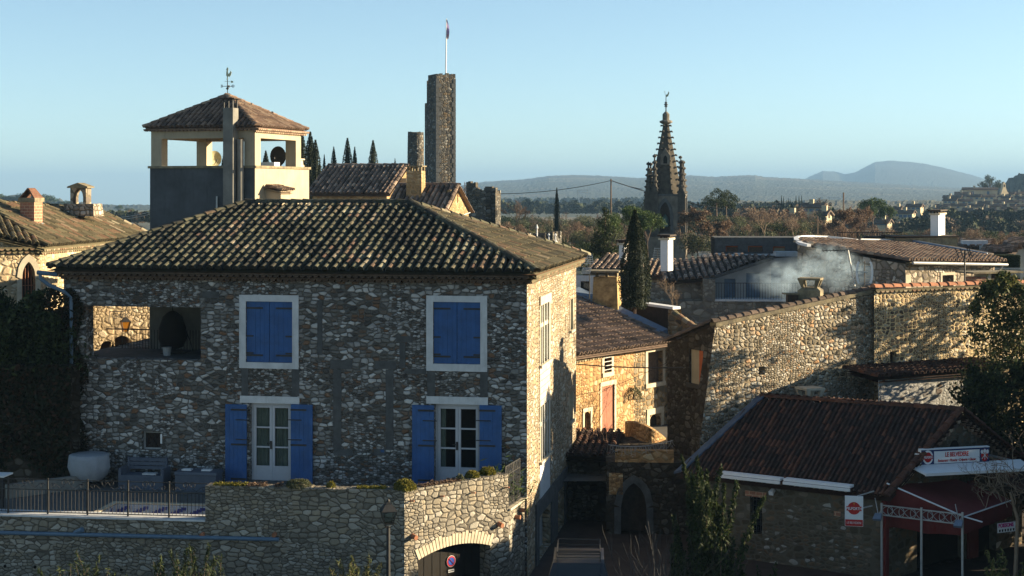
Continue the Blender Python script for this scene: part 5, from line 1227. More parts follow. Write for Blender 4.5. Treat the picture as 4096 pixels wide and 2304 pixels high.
h0_ = wl2.sof((0, BW.s(2757, 1450).y)); h1_ = wl2.sof((0, BW.s(2812, 1450).y)); hz0, hz1 = BW.s(2785, 1550).z, BW.s(2785, 1400).z
wl2.wall(mb, 0, [(0, ztb), (wl2.L, zl0)], [(h0_, h1_, hz0, hz1)], dep=.3)
mb.add([(0, .5, zl0 - .3), (cl[0], .5, zc_), (cl[0], -.002, zc_), (0, -.002, zl0 - .05)], [(0, 1, 2, 3)]); mb.quad((cl[0], .5, zc_), (cl[0], .5, 0), (cl[0], -.002, 0), (cl[0], -.002, zc_)); mb.add([(0, .5, zl0 - .3), (0, .5, 0), (cl[0], .5, 0), (cl[0], .5, zc_)], [(0, 1, 2, 3)])
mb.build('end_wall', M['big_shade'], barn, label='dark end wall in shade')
m_ = MB(); wl2.box(m_, h0_, h0_ + (h1_ - h0_) * .62, -.12, -.08, hz0, hz1); m_.build('window_blind', M['plaster_cream'], barn)
m_ = MB(); wl2.box(m_, h0_ + (h1_ - h0_) * .62, h1_, -.12, -.06, hz0, hz1); m_.build('orange_shutter', M['orange_wood'], barn)
m_ = MB(); wl2.box(m_, h0_ - .03, h1_ + .03, 0, .12, hz0 - .02, hz0 + .12); m_.build('window_rail', M['iron'], barn)
mb = MB(); up = Vector((0, 0, 1))
ra_, rb_ = Vector((-.05, .1, zl0 + .1)), Vector((LB + .1, .1, zl1 + .1)); ridge(mb, ra_, rb_, .125, .3, rr=(.0, .5)); ridge(mb, Vector((0, DBn, ztb + .06)), Vector((0, .1, zl0 + .1)), .16, .34, rr=(0, .3))
mb.build('coping_tiles', M['tile_grey'], barn)
mb = MB(); mb.hexa([(0, -.07, zl0 - .06), (LB, -.07, zl1 - .06), (LB, .3, zl1 - .06), (0, .3, zl0 - .06), (0, -.07, zl0 + .07), (LB, -.07, zl1 + .07), (LB, .3, zl1 + .07), (0, .3, zl0 + .07)]); mb.build('coping_bed', M['concrete'], barn)
mb = MB(); mb.quad((0, .3, zl0), (LB, .3, zl1), (LB, 2.2, zl1 - .6), (0, 2.2, zl0 - .6)); mb.build('roof', M['tile_grey'], barn)
W2 = Fr(3497, (BW.O + BW.u * LB).y - .25, 28); L2_ = W2.f(4200, 1200).x; z20 = W2.f(3500, 1160).z; z21 = W2.f(4096, 1142).z
o = thing('pebble_wall_house', 'house wall of dark pebbles in bright lime mortar under a red tile verge', 'house', W2); w2f = Wl((0, 0), (L2_, 0))
a = W2.f(3560, 1450); b = W2.f(3586, 1404); topw = [(0, z20), (L2_, z21)]
mb = MB(); w2f.wall(mb, 0, topw, [(a.x, b.x, a.z, b.z)]); mb.build('wall', M['lava_stone'], o)
m_ = MB(); w2f.box(m_, a.x, b.x, -.24, -.2, a.z, b.z); m_.build('window', M['dark_wood'], o)
mb = MB(); ridge(mb, (-.05, -.02, z20 + .1), (L2_, -.02, z21 + .1), .13, .42, rr=(.3, .9)); mb.build('verge_tiles', M['terracotta'], o)
mb = MB(); genoise(mb, w2f, 0, L2_, z20 + .03, 1, .2, .08, .14, r=(.5, 1)); mb.build('tiled_eaves', M['tile_yellow'], o)
mb = MB(); mb.quad((0, 0, z20), (L2_, 0, z21), (L2_, 1.6, z21 - .3), (0, 1.6, z20 - .3)); mb.build('roof', M['tile_grey'], o)
# lean-to at its foot
q0 = W2.f(3512, 1470); q1 = W2.f(3512, 1512, -1.5); xe = W2.f(3890, 1500).x
lt = thing('lean_to', 'low lean-to with dark tiles and a pale rubble wall under the pebble wall', 'lean-to', W2)
mb = MB(); roofpoly(mb, [(q1.x - .1, -1.7, q1.z), (xe, -1.7, q1.z), (xe, -.02, q0.z), (q1.x - .1, -.02, q0.z)], pitch=.26, row=.35, seg=4); mb.build('roof', M['tile_red'], lt)
mb = MB(); Wl((q1.x, -1.5), (xe, -1.5)).wall(mb, 0, q1.z - .05); mb.build('wall', stone('pale_limewashed_rubble', [(0, (.09, .06, .04)), (.2, (.2, .2, .2)), (1, (.3, .31, .32))], (.24, .24, .23), cell=(.3, .2), gap=.08, bump=.5), lt)
mb = MB(); mb.tube([(q1.x - .02, -1.56, q1.z - .1), (q1.x - .02, -1.56, 1)], .02, 6); mb.tube([(q1.x - .02, -1.58, q1.z - .25), (q1.x - .05, -1.58, q1.z - .25)], .05, 6); mb.build('drain', M['metal'], lt)
# smoking chimney, cowls on the barn
def cowl(name, lab, px, py0, py1, Y, w, mat, deg=-20, legs=.35, cat='chimney', flare=.12, group=None, capm=None):
    """tapered masonry block with four legs and a slab"""
    c = at(px, py1, Y); H_ = (py1 - py0) * Y / FOC; o = thing(name, lab, cat, loc=c, rz=rad(deg), group=group)
    lh = H_ * legs; bh = H_ - lh - .06; mb = MB(); mb.box(-w * .62, w * .62, -w * .55, w * .55, -.8, bh * .72); mb.hexa([(-w * .62, -w * .55, bh * .72), (w * .62, -w * .55, bh * .72), (w * .62, w * .55, bh * .72), (-w * .62, w * .55, bh * .72)] + [(x * w * .4, y * w * .38, bh) for x, y in ((-1, -1), (1, -1), (1, 1), (-1, 1))]); mb.build('shaft', mat, o)
    mb = MB(); k = w * .36
    for x, y in ((-1, -1), (1, -1), (1, 1), (-1, 1)): mb.hexa([(x * k - .05, y * k - .05, bh), (x * k + .05, y * k - .05, bh), (x * k + .05, y * k + .05, bh), (x * k - .05, y * k + .05, bh), (x * k * 1.3 - .08, y * k * 1.3 - .06, bh + lh), (x * k * 1.3 + .08, y * k * 1.3 - .06, bh + lh), (x * k * 1.3 + .08, y * k * 1.3 + .06, bh + lh), (x * k * 1.3 - .08, y * k * 1.3 + .06, bh + lh)])
    mb.build('cap_legs', capm or mat, o); mb = MB(); mb.box(-w * .62, w * .62, -w * .58, w * .58, bh + lh, bh + lh + .07); mb.build('cap_slab', capm or mat, o); return o
cowl('smoking_chimney', 'squat concrete chimney with a flared four-legged cap behind the barn coping', 3242, 1112, 1192, 53.4, .62, M['concrete'], legs=.36)
sc_ = thing('stovepipe', 'low black flue under a flat slab giving off blue smoke', 'chimney', loc=at(3165, 1205, 53.2)); mb = MB(); mb.box(-.15, .2, -.2, .2, -.3, .22); mb.build('flue', M['dark_wood'], sc_); mb = MB(); mb.box(-.28, .28, -.22, .22, .24, .28); mb.build('slab', M['concrete'], sc_)
oo_ = cowl('restaurant_chimney', 'cream chimney with a flat cap just behind the restaurant ridge', 3240, 1550, 1640, 51.9, .6, M['dressed'], deg=24, legs=.4)
# low brick chimneys on the wall's right
lc = thing('slab_chimney', 'low brick chimney under a wide flat slab at right', 'chimney', loc=at(3970, 1138, 58), rz=rad(20))
mb = MB(); mb.box(-.55, .55, -.4, .4, -.6, .15); mb.box(-1.0, -.6, -.4, .3, -.6, .3); mb.build('shaft', M['brick'], lc); mb = MB(); mb.box(-.35, .35, -.41, .0, .15, .42); mb.build('flue_opening', M['dark_wood'], lc)
mb = MB(); mb.box(-.52, -.35, -.4, .4, .15, .42); mb.box(.35, .52, -.4, .4, .15, .42); mb.build('cap_legs', M['dressed'], lc)
mb = MB(); mb.box(-1.25, .95, -.55, .55, .44, .5); mb.build('cap_slab', M['concrete'], lc)

# ================================================================ ochre house at the end of the alley
OC = Fr(2535, 62.5, 0); PL_ = OC.l(at(2270, 1428, 58)); PR_ = OC.l(at(2705, 1368, 65)); PC_ = OC.l(at(2535, 1385, 62.5))
oh = thing('ochre_house', 'ochre stone house at the alley end with faded red shutters', 'house', OC)
o1 = Wl(PL_, (0, 0)); o2_ = Wl((0, 0), PR_); ze_ = PC_.z - .12
def orect(w, x0, x1, y0, y1):
    a = on(w, x0, y1, OC); b = on(w, x1, y0, OC); m = on(w, (x0 + x1) / 2, y0, OC)[1]; n = on(w, (x0 + x1) / 2, y1, OC)[1]; return (a[0], b[0], n, m)
w1h = orect(o1, 2415, 2445, 1418, 1489); d1h = orect(o1, 2406, 2456, 1541, 1727); a1h = orect(o1, 2336, 2361, 1646, 1722)
mb = MB(); o1.wall(mb, -.5, ze_, [w1h[:2] + w1h[2:], a1h + (.25, 'round')] if not (d1h[0] < w1h[1] and w1h[0] < d1h[1]) else [w1h, d1h, a1h + (.25, 'round')])
mb.build('wall', M['ochre_stone'], oh)
w2h = orect(o2_, 2590, 2650, 1405, 1530); d2h = orect(o2_, 2597, 2643, 1655, 1722)
mb = MB(); o2_.wall(mb, -.5, ze_, [w2h, d2h + (.35, 'round')]); mb.build('grey_wall', M['grey_stone'], oh)
for w, h, e, mt in ((o1, w1h, .16, 'dressed'), (o1, d1h, .14, 'dressed'), (o2_, w2h, .17, 'dressed'), (o1, a1h, .12, 'dressed'), (o2_, d2h, .2, 'dressed')):
    m_ = MB(); w.box(m_, h[0] - e, h[0], -.05, .03, h[2], h[3]); w.box(m_, h[1], h[1] + e, -.05, .03, h[2], h[3]); w.box(m_, h[0] - e, h[1] + e, -.05, .04, h[3], h[3] + e * 1.2); w.box(m_, h[0] - e, h[1] + e, -.05, .06, h[2] - e, h[2]); m_.build('stone_surround', M[mt], oh)
for w, h, mt, nm in ((o1, w1h, 'dark', 'window_pane'), (o1, d1h, 'pink_wood', 'plank_shutters'), (o2_, w2h, 'wood', 'window_board'), (o1, a1h, 'dark_wood', 'arched_door'), (o2_, d2h, 'dark_wood', 'arched_door')):
    m_ = MB(); n = max(1, int((h[1] - h[0]) / .16)); dd_ = -.04 if nm == 'plank_shutters' else -.2
    for k in range(n): s0 = h[0] + (h[1] - h[0]) * k / n; w.box(m_, s0 + .006, s0 + (h[1] - h[0]) / n - .006, dd_ - .06, dd_, h[2], h[3])
    w.box(m_, h[0], h[1], dd_ - .09, dd_ - .062, h[2], h[3])
    m_.build(nm, M[mt], oh)
m_ = MB()
for k in range(4): z = w1h[2] + (w1h[3] - w1h[2]) * (k + .7) / 4.4; m_.bar(o1.p(w1h[0], .02, z), o1.p(w1h[1], .02, z), .025)
m_.build('window_bars', M['metal'], oh)
P0_, P1_, P2_ = OC.O + PL_ + Vector((.3, -.35, .05)), OC.O + PR_ + Vector((.3, -.3, .05)), at(2290, 1178, 67)
T1 = P2_; T2 = phit(2300, 1178, P0_, P1_, P2_); U1 = phit(2662, 1345, P0_, P1_, P2_)
loc = lambda p: p - OC.O
mb = MB(); roofpoly(mb, [loc(P0_), loc(P1_), loc(U1), loc(T1)], pitch=.27, row=.36, seg=4, wild=.3); rf = mb.build('roof', M['tile_grey'], oh)
mb = MB(); genoise(mb, o1, 0, o1.L, ze_ + .14, 2, .2, .1, .12, r=(.5, 1)); genoise(mb, o2_, 0, o2_.L, ze_ + .14, 2, .2, .1, .12, r=(.5, 1)); mb.build('tiled_eaves', M['tile_yellow'], oh)
mb = MB(); upv = Vector((0, 0, .12)); mb.hexa([loc(U1) + Vector((-.5, -.35, .06)), loc(U1) + Vector((.1, .1, .06)), loc(T1) + Vector((.3, .5, .06)), loc(T1) + Vector((-.2, -.4, .06)), loc(U1) + Vector((-.5, -.35, .1)), loc(U1) + Vector((.1, .1, .3)), loc(T1) + Vector((.3, .5, .3)), loc(T1) + Vector((-.2, -.4, .1))]); mb.build('roof_flashing', M['zinc'], oh)
# parapet wall behind the roof
pw = thing('parapet_wall', 'dark party wall with a white coping and a rough stone end above the ochre roof', 'wall', OC)
a, b = loc(at(2455, 1204, 67.5)), loc(at(2672, 1236, 65.3)); wpp = Wl(a, b)
mb = MB(); wpp.wall(mb, 0, [(0, a.z), (wpp.L, b.z)], back=.4); mb.build('rendered_face', M['dark_wood'], pw)
mb = MB(); mb.hexa([wpp.p(-.1, .04, a.z), wpp.p(wpp.L + .3, .04, b.z), wpp.p(wpp.L + .3, -.45, b.z), wpp.p(-.1, -.45, a.z), wpp.p(-.1, .04, a.z + .1), wpp.p(wpp.L + .3, .04, b.z + .1), wpp.p(wpp.L + .3, -.45, b.z + .1), wpp.p(-.1, -.45, a.z + .1)]); mb.build('coping', M['white_paint'], pw)
c_ = loc(at(2698, 1250, 65)); d_ = loc(at(2800, 1318, 64.0)); wq = Wl(b, (c_.x, c_.y)); mb = MB(); wq.wall(mb, 0, b.z - .02, back=.4); wr_ = Wl((c_.x, c_.y), (d_.x, d_.y)); wr_.wall(mb, 0, [(0, c_.z - .15), (wr_.L, d_.z - .15)], back=.4); mb.build('stone_end', M['grey_stone'], pw)
mb = MB(); ridge(mb, (c_.x, c_.y, c_.z - .05), (d_.x, d_.y, d_.z - .05), .16, .3, rr=(.4, 1)); mb.build('coping_tiles', M['tile_yellow'], pw)

# ================================================================ the alley below it
AL = Fr(2420, 51, -4)
def alr(x0, x1, y0, y1): a = AL.f(x0, y1); b = AL.f(x1, y0); return (a.x, b.x, max(0, a.z), b.z)
dr_ = alr(2484, 2586, 1932, 2150); xl = AL.f(2424, 1900).x; xr = AL.f(2790, 1900).x; zt_ = AL.f(2560, 1850).z
al = thing('alley_gatehouse', 'dark stone wall with a low pointed doorway closing the alley', 'wall', AL)
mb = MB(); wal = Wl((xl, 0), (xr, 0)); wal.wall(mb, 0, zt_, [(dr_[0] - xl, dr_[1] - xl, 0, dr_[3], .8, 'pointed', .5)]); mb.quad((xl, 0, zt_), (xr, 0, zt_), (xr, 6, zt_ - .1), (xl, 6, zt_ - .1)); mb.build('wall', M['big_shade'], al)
mb = MB(); i0 = polyarch(dr_[0] - xl, dr_[1] - xl, dr_[3], .8, 'pointed', 12); o0 = polyarch(dr_[0] - xl - .22, dr_[1] - xl + .22, dr_[3] + .25, .95, 'pointed', 12)
for j in range(12): mb.hexa([wal.p(i0[j][0], .05, i0[j][1]), wal.p(i0[j + 1][0], .05, i0[j + 1][1]), wal.p(i0[j + 1][0], -.05, i0[j + 1][1]), wal.p(i0[j][0], -.05, i0[j][1]), wal.p(o0[j][0], .05, o0[j][1]), wal.p(o0[j + 1][0], .05, o0[j + 1][1]), wal.p(o0[j + 1][0], -.05, o0[j + 1][1]), wal.p(o0[j][0], -.05, o0[j][1])])
wal.box(mb, i0[0][0] - .22, i0[0][0], -.05, .05, 0, i0[0][1]); wal.box(mb, i0[-1][0], i0[-1][0] + .22, -.05, .05, 0, i0[-1][1]); mb.build('doorway_stones', M['dressed_grey'], al)
mb = MB(); wal.box(mb, dr_[0] - xl, dr_[1] - xl, -.5, -.44, 0, dr_[3]); mb.build('plank_door', M['dark_wood'], al)
mb = MB(); wal.box(mb, .3, 2.2, -.35, .0, zt_ + .002, zt_ + .38); mb.box(xl + .1, xl + .55, -.05, .3, zt_ * .55, zt_ * .85); mb.build('parapet', M['ochre_stone'], al)
# icicle lights on a wire
mb = MB(); p0, p1 = AL.f(2432, 1778, -.08), AL.f(2690, 1762, -.08); pts = [Vector((p0.x + (p1.x - p0.x) * t, -.08, p0.z + (p1.z - p0.z) * t - .5 * t * (1 - t))) for t in [i / 20 for i in range(21)]]
mb.tube(pts, .01, 4)
for i in range(60):
    t = R.random(); k = min(19, int(t * 20)); p = pts[k].lerp(pts[k + 1], t * 20 - k); l_ = R.uniform(.08, .3); mb.tube([p, p + Vector((R.uniform(-.05, .05), 0, -l_)), p + Vector((R.uniform(-.12, .12), 0, -l_ - .05))], .005, 3)
mesh_at(mb, 'icicle_lights', M['metal'], AL, 'unlit icicle light string hung across the top of the alley wall', 'light string')
# curved stair wall
cw = thing('stair_wall', 'curved rubble stair wall below the arched door of the ochre house', 'wall', loc=at(2590, 1780, 57)); mb = MB(); n = 16; pv = None
for i in range(n + 1):
    t = i / n; px = 2500 + 190 * t; py = 1690 + 95 * t ** 1.6 - 12 * math.sin(PI * t); Y = 58.5 - 3.2 * math.sin(PI * (t * .8 + .05)); p = at(px, py, Y) - cw.location
    if pv is not None: mb.hexa([(pv.x, pv.y, -6), (p.x, p.y, -6), (p.x + .05, p.y + .35, -6), (pv.x + .05, pv.y + .35, -6), (pv.x, pv.y, pv.z), (p.x, p.y, p.z), (p.x + .05, p.y + .35, p.z), (pv.x + .05, pv.y + .35, pv.z)])
    pv = p
mb.build('wall', M['ochre_stone'], cw)
mb = MB(); mb.quad((-6, -5.2, -.35), (6, -5.2, -.35), (6, 8, -.35), (-6, 8, -.35)); mb.build('landing', M['pool_floor'], cw)
# shed at the alley's left
SH = Fr(2436, 53, -8); q0 = SH.f(2290, 1822); q1 = SH.f(2436, 1822); sh = thing('alley_shed', 'low dark lean-to roof overgrown with dry vines at the alley left', 'shed', SH)
mb = MB(); Wl((q0.x - .5, 0), (0, 0)).wall(mb, 0, q1.z - .1); Wl((0, 0), (0, 4)).wall(mb, 0, q1.z - .1); mb.build('wall', M['big_shade'], sh)
mb = MB(); roofpoly(mb, [(q0.x - .5, -.3, q1.z - .05), (.25, -.3, q1.z - .05), (.25, 4.5, q1.z + .12), (q0.x - .5, 4.5, q1.z + .12)], pitch=.25, row=.36, seg=4); mb.build('roof', M['tile_red'], sh)

# ================================================================ restaurant
RF = Fr(3546, 45, -33.5); RL = -RF.f(2762, 1890).x; rze = RF.f(3400, 1952).z; GD_ = Vector((math.cos(rad(73.5)), math.sin(rad(73.5)), 0)); wgr = Wl((0, 0), GD_ * 12); rv, rzr = on(wgr, 3830, 1658, RF); RD = 2 * rv; wgr = Wl((0, 0), GD_ * RD)
gs_ = lambda px, py: on(wgr, px, py, RF)
rs_ = thing('restaurant', 'low stone restaurant building with a dark red tile roof in shade', 'restaurant', RF)
wfr = Wl((-RL, 0), (0, 0)); kwin = RF.f(3000, 2133); kw2 = RF.f(3048, 1990)
mb = MB(); wfr.wall(mb, 0, rze, [(kwin.x + RL, kw2.x + RL, kwin.z, kw2.z)], dep=.3); 
_E0, _E1, _K1 = Vector((-RL - .25, -.32, rze - .1)), Vector((.2, -.32, rze - .1)), wgr.p(rv, .2, rzr + .1)
K0 = RF.l(phit(3048, 1592, RF.O + RF.u * _E0.x + RF.v * _E0.y + Vector((0, 0, _E0.z)), RF.O + RF.u * _E1.x + RF.v * _E1.y + Vector((0, 0, _E1.z)), RF.O + RF.u * _K1.x + RF.v * _K1.y + Vector((0, 0, _K1.z))))
_bk = wgr.p(RD, 0, 0) - wgr.p(rv, 0, 0); _bk.z = 0; B0x = K0 + _bk
mb.quad((B0x.x, B0x.y, 0), (-RL, 0, 0), (-RL, 0, rze), (B0x.x, B0x.y, rze)); mb.add([(B0x.x, B0x.y, rze), (-RL, 0, rze), (K0.x + .2, K0.y, K0.z - .1)], [(0, 1, 2)]); mb.build('front_wall', M['rest_stone'], rs_)
d0 = gs_(3668, 2200)[0]; d1 = gs_(3860, 2200)[0]; d2 = gs_(3905, 2200)[0]; d3 = gs_(3985, 2200)[0]; dz = 2.15
zR = lambda v: rze + (rzr - rze) * (1 - abs(v - rv) / rv)
mb = MB(); wgr.wall(mb, 0, [(0, rze), (rv, rzr), (RD, zR(RD))], [(d0, d1, 0, dz), (d2, d3, 0, dz)], dep=.3); mb.build('gable_wall', M['rest_stone'], rs_)
for a, b in ((d0, d1), (d2, d3)):
    m_ = MB(); wgr.box(m_, a, b, -.3, -.26, 0, dz); m_.build('dark_doorway', M['dark'], rs_)
m_ = MB(); wgr.box(m_, d1 + .06, d2 - .06, .02, .12, 0, dz + .2); m_.build('red_door_post', M['red_cloth'], rs_); m_ = MB(); wgr.box(m_, -.16, -.02, -.05, .1, 0, dz + .3); m_.build('red_door_post', M['red_cloth'], rs_)
q = gs_(3816, 1790); m_ = MB(); n = 20; m_.add([wgr.p(q[0] + .24 * math.cos(2 * PI * k / n), .012, q[1] - .02 + .24 * math.sin(2 * PI * k / n)) for k in range(n)], [tuple(range(n))]); m_.build('round_vent', M['dark'], rs_)
m_ = MB(); h = (kwin.x + RL, kw2.x + RL, kwin.z, kw2.z); wfr.box(m_, h[0], h[1], -.3, -.27, h[2], h[3]); m_.build('window_pane', M['glass'], rs_)
m_ = MB()
for k in range(3): s = h[0] + (h[1] - h[0]) * (k + .5) / 3; m_.tube([wfr.p(s, -.05, h[2]), wfr.p(s, -.05, h[3])], .012, 4)
for k in range(6): z = h[2] + (h[3] - h[2]) * (k + .5) / 6; m_.tube([wfr.p(h[0], -.05, z), wfr.p(h[1], -.05, z)], .01, 4)
m_.build('window_grille', M['iron'], rs_)
m_ = MB(); wfr.box(m_, h[0] - .15, h[1] + .15, -.02, .03, h[3], h[3] + .16); m_.build('window_lintel', M['brick'], rs_)
q = RF.f(3350, 2055); m_ = MB(); m_.box(q.x - .1, q.x + .1, -.03, -.001, q.z - .07, q.z + .07); m_.build('air_brick', M['brick'], rs_)
ov_ = .32; E0, E1, K1 = _E0, _E1, _K1
mb = MB(); roofpoly(mb, [E0, E1, K1, K0], pitch=.155, row=.33, seg=3, jit=.6); B1 = wgr.p(RD, .2, rze + .0); B0 = B0x + Vector((0, 0, rze - K0.z)); roofpoly(mb, [B1, B0, K0, K1], pitch=.25, row=.4, seg=3, chan=False); rf = mb.build('roof', M['tile_red'], rs_)
mb = MB(); dzv = Vector((0, 0, .06)); ridge(mb, K0 + dzv, K1 + dzv, .13, .36, rr=(.7, 1)); ridge(mb, E1 + dzv - Vector((.1, 0, 0)), K1 + dzv - Vector((.1, 0, 0)), .12, .36, rr=(.7, 1)); ridge(mb, B1 + dzv, K1 + dzv, .12, .36, rr=(.7, 1)); mb.build('ridge_tiles', M['tile_red'], rf)
mb = MB(); hx_ = Vector((.16, 0, 0)); mb.hexa([E0 - hx_, E0 + hx_ + Vector((0, 0, .1)), K0 + hx_ + Vector((0, 0, .1)), K0 - hx_, E0 - hx_ + Vector((0, 0, .07)), E0 + hx_ + Vector((0, 0, .17)), K0 + hx_ + Vector((0, 0, .17)), K0 - hx_ + Vector((0, 0, .07))]); mb.build('zinc_flashing', plain('dull_blue_flashing', (.05, .075, .12), .75, .3, 4), rf)
mb = MB(); genoise(mb, wfr, 0, wfr.L, rze + .02, 2, .2, .12, .11, r=(.3, .7))
for i in range(int(rv / .2)):
    for sg in (0, 1):
        for row_ in (0, 1):
            v0 = (i + .5) * .2 if sg == 0 else RD - (i + .5) * .2; z = zR(v0) - .03 - .12 * row_; dd_ = .2 - .08 * row_
            mb.add([wgr.p(v0 + a_, d_, z - b_) for d_ in (dd_, 0) for a_, b_ in ((-.085, 0), (-.06, .07), (0, .1), (.06, .07), (.085, 0))], [(0, 1, 2, 3, 4), (0, 5, 6, 1), (1, 6, 7, 2), (2, 7, 8, 3), (3, 8, 9, 4)])
mb.build('tiled_eaves', M['tile_warm'], rs_)
# retracted awning cassettes on the front wall
for i, (x0, x1, y0, y1, lab) in enumerate(((2883, 3124, 1900, 1924, 'left white retracted awning cassette under the restaurant eave'), (3137, 3404, 1926, 1954, 'right white retracted awning cassette under the restaurant eave'))):
    a = RF.f(x0, y0, -.42); b = RF.f(x1, y1, -.42); o = thing('awning_cassette', lab, 'awning', RF, group='retracted awnings'); za = (a.z + b.z) / 2 + .02
    m_ = MB(); m_.box(a.x, b.x, -.48, -.2, za, za + .07); m_.build('hood', M['white_paint'], o)
    m_ = MB(); m_.box(a.x, b.x, -.54, -.48, za - .09, za - .01); m_.build('front_bar', M['white_paint'], o)
    for f in (.15, .75):
        m_ = MB(); m_.box(a.x + (b.x - a.x) * f, a.x + (b.x - a.x) * (f + .2), -.42, -.3, za - .12, za - .09); m_.build('arm', M['white_paint'], o)
q = RF.f(3092, 1965, -.1); o = thing('wall_lamp', 'small white floodlight on the restaurant front above the barred window', 'lamp', loc=RF.O + RF.u * q.x + RF.v * -.12 + Vector((0, 0, q.z)), rz=RF.a)
m_ = MB(); m_.hexa([(-.07, -.12, -.1), (.07, -.12, -.1), (.05, .02, -.02), (-.05, .02, -.02), (-.07, -.16, .02), (.07, -.16, .02), (.05, .02, .08), (-.05, .02, .08)]); m_.build('lamp_head', M['white_paint'], o); m_ = MB(); m_.box(-.03, .03, .0, .12, -.02, .04); m_.build('bracket', M['white_paint'], o)
# lettering
def text(s, size, mat, par, loc, rot, name='lettering', ext=.004, shear=0, sx=1, bold=.0, align='CENTER'):
    cu = bpy.data.curves.new('t', 'FONT'); cu.body = s; cu.size = size; cu.extrude = ext; cu.align_x = align; cu.align_y = 'CENTER'; cu.shear = shear; cu.offset = bold
    ob = bpy.data.objects.new('t', cu); COL.objects.link(ob); dg = bpy.context.evaluated_depsgraph_get(); me = bpy.data.meshes.new_from_object(ob.evaluated_get(dg)); bpy.data.objects.remove(ob)
    me.materials.clear(); me.materials.append(mat); o = bpy.data.objects.new(name, me); COL.objects.link(o); o.parent = par; o.location = loc; o.rotation_euler = rot; o.scale = (sx, 1, 1); return o
def disc(m_, cx_, cz_, r, y, n=28, ry=None, t=.004):
    ry = ry or r; m_.prism([(cx_ + r * math.cos(2 * PI * k / n), y - t, cz_ + ry * math.sin(2 * PI * k / n)) for k in range(n)], (0, t, 0))
# projecting light-box sign
q = at(3416, 2046, 43.7); ps = thing('hanging_sign', 'upright white light-box sign with a red disc at the restaurant corner', 'sign', loc=q, rz=rad(-12))
w_, h_ = .25, .415
m_ = MB(); m_.box(-w_, w_, 0, .12, -h_, h_); m_.build('box', M['white_paint'], ps)
m_ = MB(); m_.box(-w_ + .01, w_ - .01, -.006, -.001, -h_ + .01, -h_ + .19); m_.build('red_panel', M['red_paint'], ps)
m_ = MB(); disc(m_, 0, .09, .175, -.001); m_.box(-.21, .21, -.008, -.004, .02, .145); m_.build('red_disc', M['red_paint'], ps)
text('PELFORTH', .105, M['white_paint'], ps, (0, -.012, .08), (PI / 2, 0, 0), sx=.86, bold=.002); text('7', .09, M['gold'], ps, (0, -.012, .20), (PI / 2, 0, 0)); text('LE BELVEDERE', .082, M['white_paint'], ps, (0, -.010, -h_ + .10), (PI / 2, 0, 0), sx=.78)
m_ = MB(); m_.bar((.1, .06, h_ + .01), (.55, .5, h_ + .08), .03); m_.bar((w_, .06, .1), (.5, .4, .1), .03); m_.build('bracket', M['metal'], ps)
# long sign on the gable
_p = wgr.p(gs_(3640, 1862)[0], .08, 0); _w = RF.O + RF.u * _p.x + RF.v * _p.y
SG = Fr(3640, _w.y, 15)
c00, c10, c01, c11 = SG.f(3684, 1861), SG.f(3957, 1847), SG.f(3684, 1801), SG.f(3957, 1788)
v0, v1 = c00.x, c10.x; zs_, zt_s = (c00.z + c10.z) / 2, (c01.z + c11.z) / 2; Wd = v1 - v0; Hh = zt_s - zs_
gs = thing('fascia_sign', 'long navy and white restaurant sign on the gable', 'sign', loc=SG.O + SG.u * v0 + Vector((0, 0, zs_)), rz=SG.a)
m_ = MB(); m_.box(0, Wd, 0.0, .13, 0, Hh); m_.build('box', M['navy'], gs)
m_ = MB(); m_.box(Wd * .19, Wd * .855, -.006, -.001, Hh * .06, Hh * .88); m_.build('white_panel', M['white_paint'], gs)
m_ = MB(); m_.box(-.01, Wd + .01, -.012, .14, Hh, Hh + .025); m_.box(-.02, 0, -.012, .13, 0, Hh); m_.build('frame', M['white_paint'], gs)
cx_ = Wd * .1; m_ = MB(); disc(m_, cx_, Hh * .5, Wd * .075, -.001, ry=Hh * .47); m_.build('white_oval', M['white_paint'], gs)
m_ = MB(); disc(m_, cx_, Hh * .5, Wd * .055, -.006, ry=Hh * .34); m_.box(cx_ - Wd * .07, cx_ + Wd * .07, -.014, -.010, Hh * .38, Hh * .62); m_.build('red_disc', M['red_paint'], gs)
text('PELFORTH', Hh * .22, M['white_paint'], gs, (cx_, -.018, Hh * .5), (PI / 2, 0, 0), sx=Wd * .13 / (Hh * .22 * 5.2), bold=.002)
xc = Wd * .52; text('LE BELVEDERE', Hh * .42, M['red_paint'], gs, (xc, -.010, Hh * .62), (PI / 2, 0, 0), sx=Wd * .40 / (Hh * .42 * 7.3), bold=.004)
text('Restaurant • Pizzeria • Crêperie • Glacier', Hh * .25, M['red_paint'], gs, (xc, -.010, Hh * .24), (PI / 2, 0, 0), shear=.25, sx=Wd * .64 / (Hh * .25 * 19.2), bold=.002)
m_ = MB(); disc(m_, Wd * .93, Hh * .48, Wd * .052, -.003, ry=Hh * .42); m_.build('red_badge', M['red_paint'], gs)
m_ = MB(); cx2, cz2 = Wd * .93, Hh * .48
for a in (-.6, .0, .6): m_.bar((cx2 - math.sin(a) * .17, -.012, cz2 - math.cos(a) * Hh * .3), (cx2 + math.sin(a) * .14, -.012, cz2 + math.cos(a) * Hh * .26), .025, .012); disc(m_, cx2 + math.sin(a) * .16, cz2 + math.cos(a) * Hh * .28, .045, -.012, 12, .06)
m_.build('cutlery_emblem', M['white_paint'], gs)
